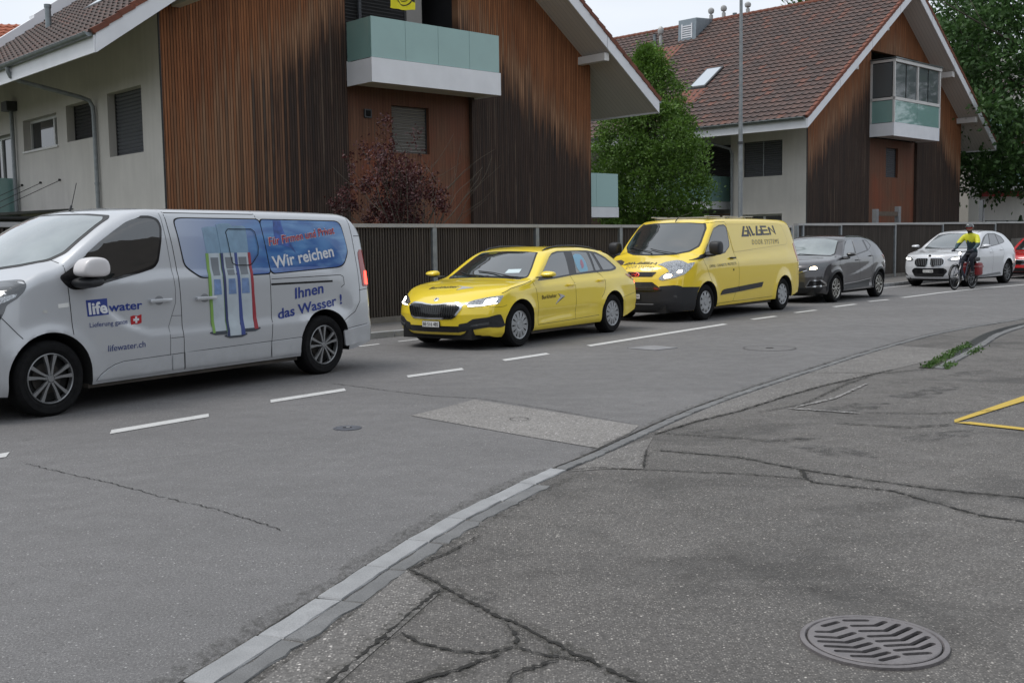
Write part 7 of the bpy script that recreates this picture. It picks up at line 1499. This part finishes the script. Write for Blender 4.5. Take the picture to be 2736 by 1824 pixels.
Rd.patch('lower_intake', 'F', sym([(0, .25), (.5, .26), (.6, .36), (0, .38)]), M['gloss_black'], .009, .05, .01); mirror_shell(Rd, [(.42, 1.0), (.44, 1.07), (.56, 1.08), (.58, 1.0)], .92, 1.12, 'mirror_housing', red)
wheels(Rd, (0, 2.606), .865, .318, .205, 'star', .21, (0, 25))
MB().box(-0.8, 3.4, -.62, .62, 0.15, .32).build('shade_floor_pan', M['arch_black'], O.root)  # black floor boxes, added to deepen the shadows under the vehicles
MB().box(-0.9, 4.0, -.62, .62, 0.17, .32).build('shade_floor_pan', M['arch_black'], F_.root)
MB().box(-0.7, 3.1, -.62, .62, 0.17, .32).build('shade_floor_pan', M['arch_black'], C_.root)
MB().box(-0.75, 3.4, -.62, .62, 0.18, .32).build('shade_floor_pan', M['arch_black'], B_.root)
MB().box(-0.7, 3.1, -.62, .62, 0.16, .32).build('shade_floor_pan', M['arch_black'], Rd.root)
# ------------------------------------------------------------------ cyclist
BK = thing('bicycle', 'dark touring bicycle with red panniers and a lit front lamp', 'bicycle', (12.22, 29.74, 0), R(43))
FR = mat('frame_navy', (.012, .018, .04), .3, coat=1); 
for x_ in (0, 1.10):
    w_ = bpy.data.objects.new('wheel', None); link(w_, BK); w_.location = (x_, 0, .345); w_.empty_display_size = .1
    t_ = MB(); N = 48; K = 8; V = [((.325+.02*math.cos(2*math.pi*k/K))*math.cos(2*math.pi*i/N), .02*math.sin(2*math.pi*k/K), (.325+.02*math.cos(2*math.pi*k/K))*math.sin(2*math.pi*i/N)) for i in range(N) for k in range(K)]
    t_.add(V, [(i*K+k, i*K+(k+1) % K, ((i+1) % N)*K+(k+1) % K, ((i+1) % N)*K+k) for i in range(N) for k in range(K)]); t_.build('tyre', M['rubber'], w_, True)
    r_ = MB(); r_.lathe([(.292, -.012), (.306, -.012), (.306, .012), (.292, .012), (.292, -.012)], 48, 'y'); r_.build('rim', M['rim_grey'], w_, True)
    s_ = MB()
    for k in range(20): a = 2*math.pi*k/20; s_.tube([(.02*math.cos(a+.6), .02*(-1)**k, .02*math.sin(a+.6)), (.296*math.cos(a), 0, .296*math.sin(a))], .0022, 4, False)
    s_.lathe([(.022, -.05), (.022, .05)], 12, 'y'); s_.build('spokes', M['rim_grey'], w_)
    g_ = MB(); P = [(.37*math.cos(R(a)), .37*math.sin(R(a))) for a in range(0 if x_ else 10, 185 if x_ else 170, 12)]; V = []
    for a, c in P: V += [(x_+(-a if x_ == 0 else a), -.028, .345+c), (x_+(-a if x_ == 0 else a), .028, .345+c)]
    g_.add(V, [(2*i, 2*i+1, 2*i+3, 2*i+2) for i in range(len(P)-1)]); g_.build('mudguard', M['trim_black'], BK, True)
f_ = MB(); hd_ = [(.33, 0, .92), (.27, 0, .72)]
f_.tube([(.62, 0, .30), (.85, 0, .86)], .019, 8); f_.tube(hd_, .022, 8); f_.tube([(.28, 0, .74), (.62, 0, .30)], .032, 8); f_.tube([(.31, 0, .86), (.80, 0, .74)], .020, 8)
for s in (-1, 1): f_.tube([(.62, s*.03, .30), (1.10, s*.065, .345)], .011, 6); f_.tube([(.81, s*.02, .76), (1.10, s*.065, .345)], .010, 6); f_.tube([(.26, s*.03, .70), (.22, s*.06, .66), (.0, s*.06, .345)], .013, 6)
f_.build('frame', FR, BK, True)
b_ = MB(); b_.tube([(.33, 0, .92), (.37, 0, 1.04)], .016, 8); b_.tube([(.46, -.31, 1.055), (.40, -.20, 1.07), (.36, -.06, 1.05), (.36, .06, 1.05), (.40, .20, 1.07), (.46, .31, 1.055)], .013, 8); b_.build('handlebar', M['trim_black'], BK, True)
b_ = MB(); b_.tube([(.85, 0, .86), (.89, 0, .95)], .013, 8); b_.box(.80, 1.06, -.07, .07, .945, .985, .018); b_.build('saddle', M['trim_black'], BK)
b_ = MB(); b_.lathe([(.09, -.055), (.09, -.05), (.001, -.05)], 20, 'y', (.62, 0, .30)); b_.tube([(.62, -.07, .30), (.72, -.08, .42)], .011, 6); b_.tube([(.62, .07, .30), (.52, .08, .18)], .011, 6); b_.box(.67, .77, -.18, -.09, .41, .435); b_.box(.47, .57, .09, .18, .17, .195); b_.build('cranks', M['brake_disc'], BK)
for s in (-1, 1):
    b_ = MB(); b_.box(.95, 1.27, min(s*.10, s*.24), max(s*.10, s*.24), .37, .73, .06); pn = b_.build('pannier', mat('pannier_red', (.22, .014, .018), .5, var=.12, vscale=12), BK, True)
    b_ = MB(); b_.box(.945, 1.275, min(s*.095, s*.245), max(s*.095, s*.245), .60, .64, .01); b_.build('pannier_band', mat('reflex_grey', (.30, .12, .12), .4), pn)
b_ = MB(); b_.tube([(.86, .06, .76), (1.32, .06, .76)], .007, 6); b_.tube([(.86, -.06, .76), (1.32, -.06, .76)], .007, 6); b_.tube([(1.1, .07, .36), (1.1, .07, .76)], .006, 6); b_.tube([(1.1, -.07, .36), (1.1, -.07, .76)], .006, 6); b_.build('luggage_rack', M['trim_black'], BK)
b_ = MB(); b_.box(.92, 1.32, -.13, .13, .77, .88, .035); b_.build('rack_bag', M['trim_black'], BK)
b_ = MB(); b_.lathe([(.001, .0), (.028, .0), (.034, .05), (.001, .055)], 16, 'x', (.28, 0, 1.0)); lb_ = b_.build('lamp_housing', M['trim_black'], BK); b_ = MB(); b_.lathe([(.001, -.004), (.034, -.002), (.034, .004)], 16, 'x', (.28, 0, 1.0)); b_.build('lamp_glass', mat('bike_lamp', (1, 1, 1), .3, emit=(1, .97, .9), estr=12), lb_)
# rider: one continuous skinned body
PR = thing('person', 'cyclist in yellow and dark teal jacket with grey helmet riding the bicycle', 'person', (12.22, 29.74, 0), R(43))
J = {}; Ed = []; Vv = []; Rr = []
def jn(k, p, r, par=None):
    J[k] = len(Vv); Vv.append(p); Rr.append(r)
    if par is not None: Ed.append((J[par], J[k]))
ly = -.03
jn('pel', (1.03, 0, 1.0), .135); jn('sp1', (.99, ly*.5, 1.13), .13, 'pel'); jn('sp2', (.93, ly, 1.28), .15, 'sp1'); jn('ch', (.86, ly, 1.42), .165, 'sp2'); jn('nk', (.82, ly, 1.545), .062, 'ch'); jn('hb', (.79, ly, 1.615), .062, 'nk'); jn('hc', (.775, ly, 1.69), .088, 'hb'); jn('ht', (.78, ly, 1.76), .075, 'hc')
for s, t in ((-1, 'n'), (1, 'f')):
    y = lambda v: ly+s*v
    jn('sh'+t, (.86, y(.175), 1.455), .092, 'ch'); jn('ua'+t, (.79, y(.235), 1.36), .076, 'sh'+t); jn('el'+t, (.69, y(.285), 1.235), .060, 'ua'+t); jn('fa'+t, (.58, y(.27)+.0, 1.16), .044, 'el'+t); jn('wr'+t, (.50, s*.262, 1.10), .030, 'fa'+t); jn('pm'+t, (.455, s*.262, 1.082), .034, 'wr'+t)
    for q in range(4): jn('k%s%d' % (t, q), (.432, s*(.228+.022*q), 1.092-.002*abs(q-1.5)), .012, 'pm'+t); jn('m%s%d' % (t, q), (.415, s*(.228+.022*q), 1.070), .010, 'k%s%d' % (t, q)); jn('t%s%d' % (t, q), (.425, s*(.228+.022*q), 1.046), .009, 'm%s%d' % (t, q))
    jn('th'+t, (.455, s*.228, 1.062), .012, 'pm'+t); jn('tt'+t, (.440, s*.215, 1.044), .010, 'th'+t)
jn('hpn', (1.02, -.10, .95), .105, 'pel'); jn('tn', (.87, -.125, .94), .085, 'hpn'); jn('knn', (.69, -.135, .90), .062, 'tn'); jn('cn', (.75, -.135, .72), .056, 'knn'); jn('ann', (.80, -.135, .52), .038, 'cn'); jn('hln', (.815, -.135, .475), .040, 'ann'); jn('ftn', (.74, -.135, .462), .038, 'hln'); jn('ton', (.655, -.135, .460), .030, 'ftn')
jn('hpf', (1.02, .10, .95), .105, 'pel'); jn('tf', (.86, .125, .86), .085, 'hpf'); jn('knf', (.67, .13, .72), .060, 'tf'); jn('cf', (.66, .13, .52), .056, 'knf'); jn('anf', (.635, .13, .29), .038, 'cf'); jn('hlf', (.64, .13, .235), .040, 'anf'); jn('ftf', (.56, .13, .222), .038, 'hlf'); jn('tof', (.47, .13, .220), .030, 'ftf')
me = bpy.data.meshes.new('body'); me.from_pydata(Vv, Ed, []); bo_ = bpy.data.objects.new('body', me); link(bo_, PR)
sk_ = bo_.modifiers.new('skin', 'SKIN'); sk_.use_smooth_shade = True; sk_.branch_smoothing = .3
for i, r in enumerate(Rr): me.skin_vertices[0].data[i].radius = (r, r); me.skin_vertices[0].data[i].use_root = (i == 0)
bo_.modifiers.new('sub', 'SUBSURF').levels = 2; bo_.modifiers['sub'].render_levels = 2
dg = bpy.context.evaluated_depsgraph_get(); m2 = bpy.data.meshes.new_from_object(bo_.evaluated_get(dg)); bo_.modifiers.clear(); bo_.data = m2
m2.materials.clear()
for q in (mat('jacket_yellow', (.62, .62, .03), .6, var=.1, vscale=20, bump=.2, bscale=25), mat('jacket_teal', (.035, .07, .085), .7, bump=.2, bscale=25), mat('trousers', (.012, .014, .022), .8), mat('skin', (.42, .22, .16), .5), mat('glove', (.012, .014, .03), .7), mat('buff_black', (.015, .015, .016), .8), mat('shoe', (.05, .05, .05), .6)): m2.materials.append(q)
for p in m2.polygons:
    x, y, z = p.center; ay = abs(y-ly)
    if z > 1.555: k = 3 if (z > 1.63 or x > .86) else 5
    elif ay > .17 and x < .80 and z > 1.03 and z < 1.5: k = 4 if x < .505 else (0 if z > 1.29 else 1)
    elif z > 1.04: k = 0 if z > 1.335+.10*abs(y-ly)*-1+.03*math.cos(y*30) or (ay > .13 and z > 1.26) else 1
    elif z > .49 or (y > 0 and z > .27): k = 2
    else: k = 6
    p.material_index = k; p.use_smooth = True
# face, glasses, helmet
h_ = MB(); h_.lathe([(.001, -.014), (.012, -.010), (.016, .008)], 10, 'x', (.688, ly, 1.672)); h_.build('nose', M['skin'], PR, True)
h_ = MB()
for s in (-1, 1): h_.lathe([(.001, s*.012), (.018, s*.006), (.022, 0)], 10, 'y', (.79, ly+s*.088, 1.685))
h_.build('ears', M['skin'], PR, True)
h_ = MB(); N = 14; V = []
for k in range(N+1):
    a = R(-74+148*k/N); V += [(.772-.098*math.cos(a), ly+.092*math.sin(a), 1.682), (.772-.100*math.cos(a), ly+.094*math.sin(a), 1.722)]
h_.add(V, [(2*k, 2*k+2, 2*k+3, 2*k+1) for k in range(N)]); h_.build('glasses', mat('red_lens', (.35, .01, .01), .1, coat=1), PR, True)
h_ = MB(); h_.box(.694, .70, ly-.028, ly+.028, 1.633, 1.641); h_.build('mouth', mat('lips', (.25, .09, .08), .6), PR)
hm = MB(); N, K = 28, 9; V = []
for j in range(K+1):
    t = j/K*math.pi/2
    for i in range(N):
        a = 2*math.pi*i/N; rr = math.cos(t); rx_, ry_, rz_ = .135, .108, .115; gro = 1-.05*(1 if (i % 7) in (2, 3) and 1 < j < 8 else 0)
        V.append((.785+rx_*rr*math.cos(a)*gro, ly+ry_*rr*math.sin(a)*gro, 1.728+rz_*math.sin(t)*gro+(.012*math.cos(a) if j == 0 else 0)))
hm.add(V, [(j*N+i, j*N+(i+1) % N, (j+1)*N+(i+1) % N, (j+1)*N+i) for j in range(K) for i in range(N)]+[tuple(range(N))[::-1]]); hm.build('helmet', mat('helmet_grey', (.05, .055, .055), .25, coat=1, var=.4, vscale=15), PR, True)
s_ = MB(); s_.tube([(.78, ly-.095, 1.73), (.76, ly-.075, 1.64), (.74, ly, 1.592), (.76, ly+.075, 1.64), (.78, ly+.095, 1.73)], .006, 6); s_.build('helmet_strap', M['trim_black'], PR)
hd = MB(); hd.tube([(.93, ly-.10, 1.50), (.97, ly, 1.53), (.93, ly+.10, 1.50)], [.025, .045, .025], 10); hd.build('hood', M['jacket_yellow'], PR, True)
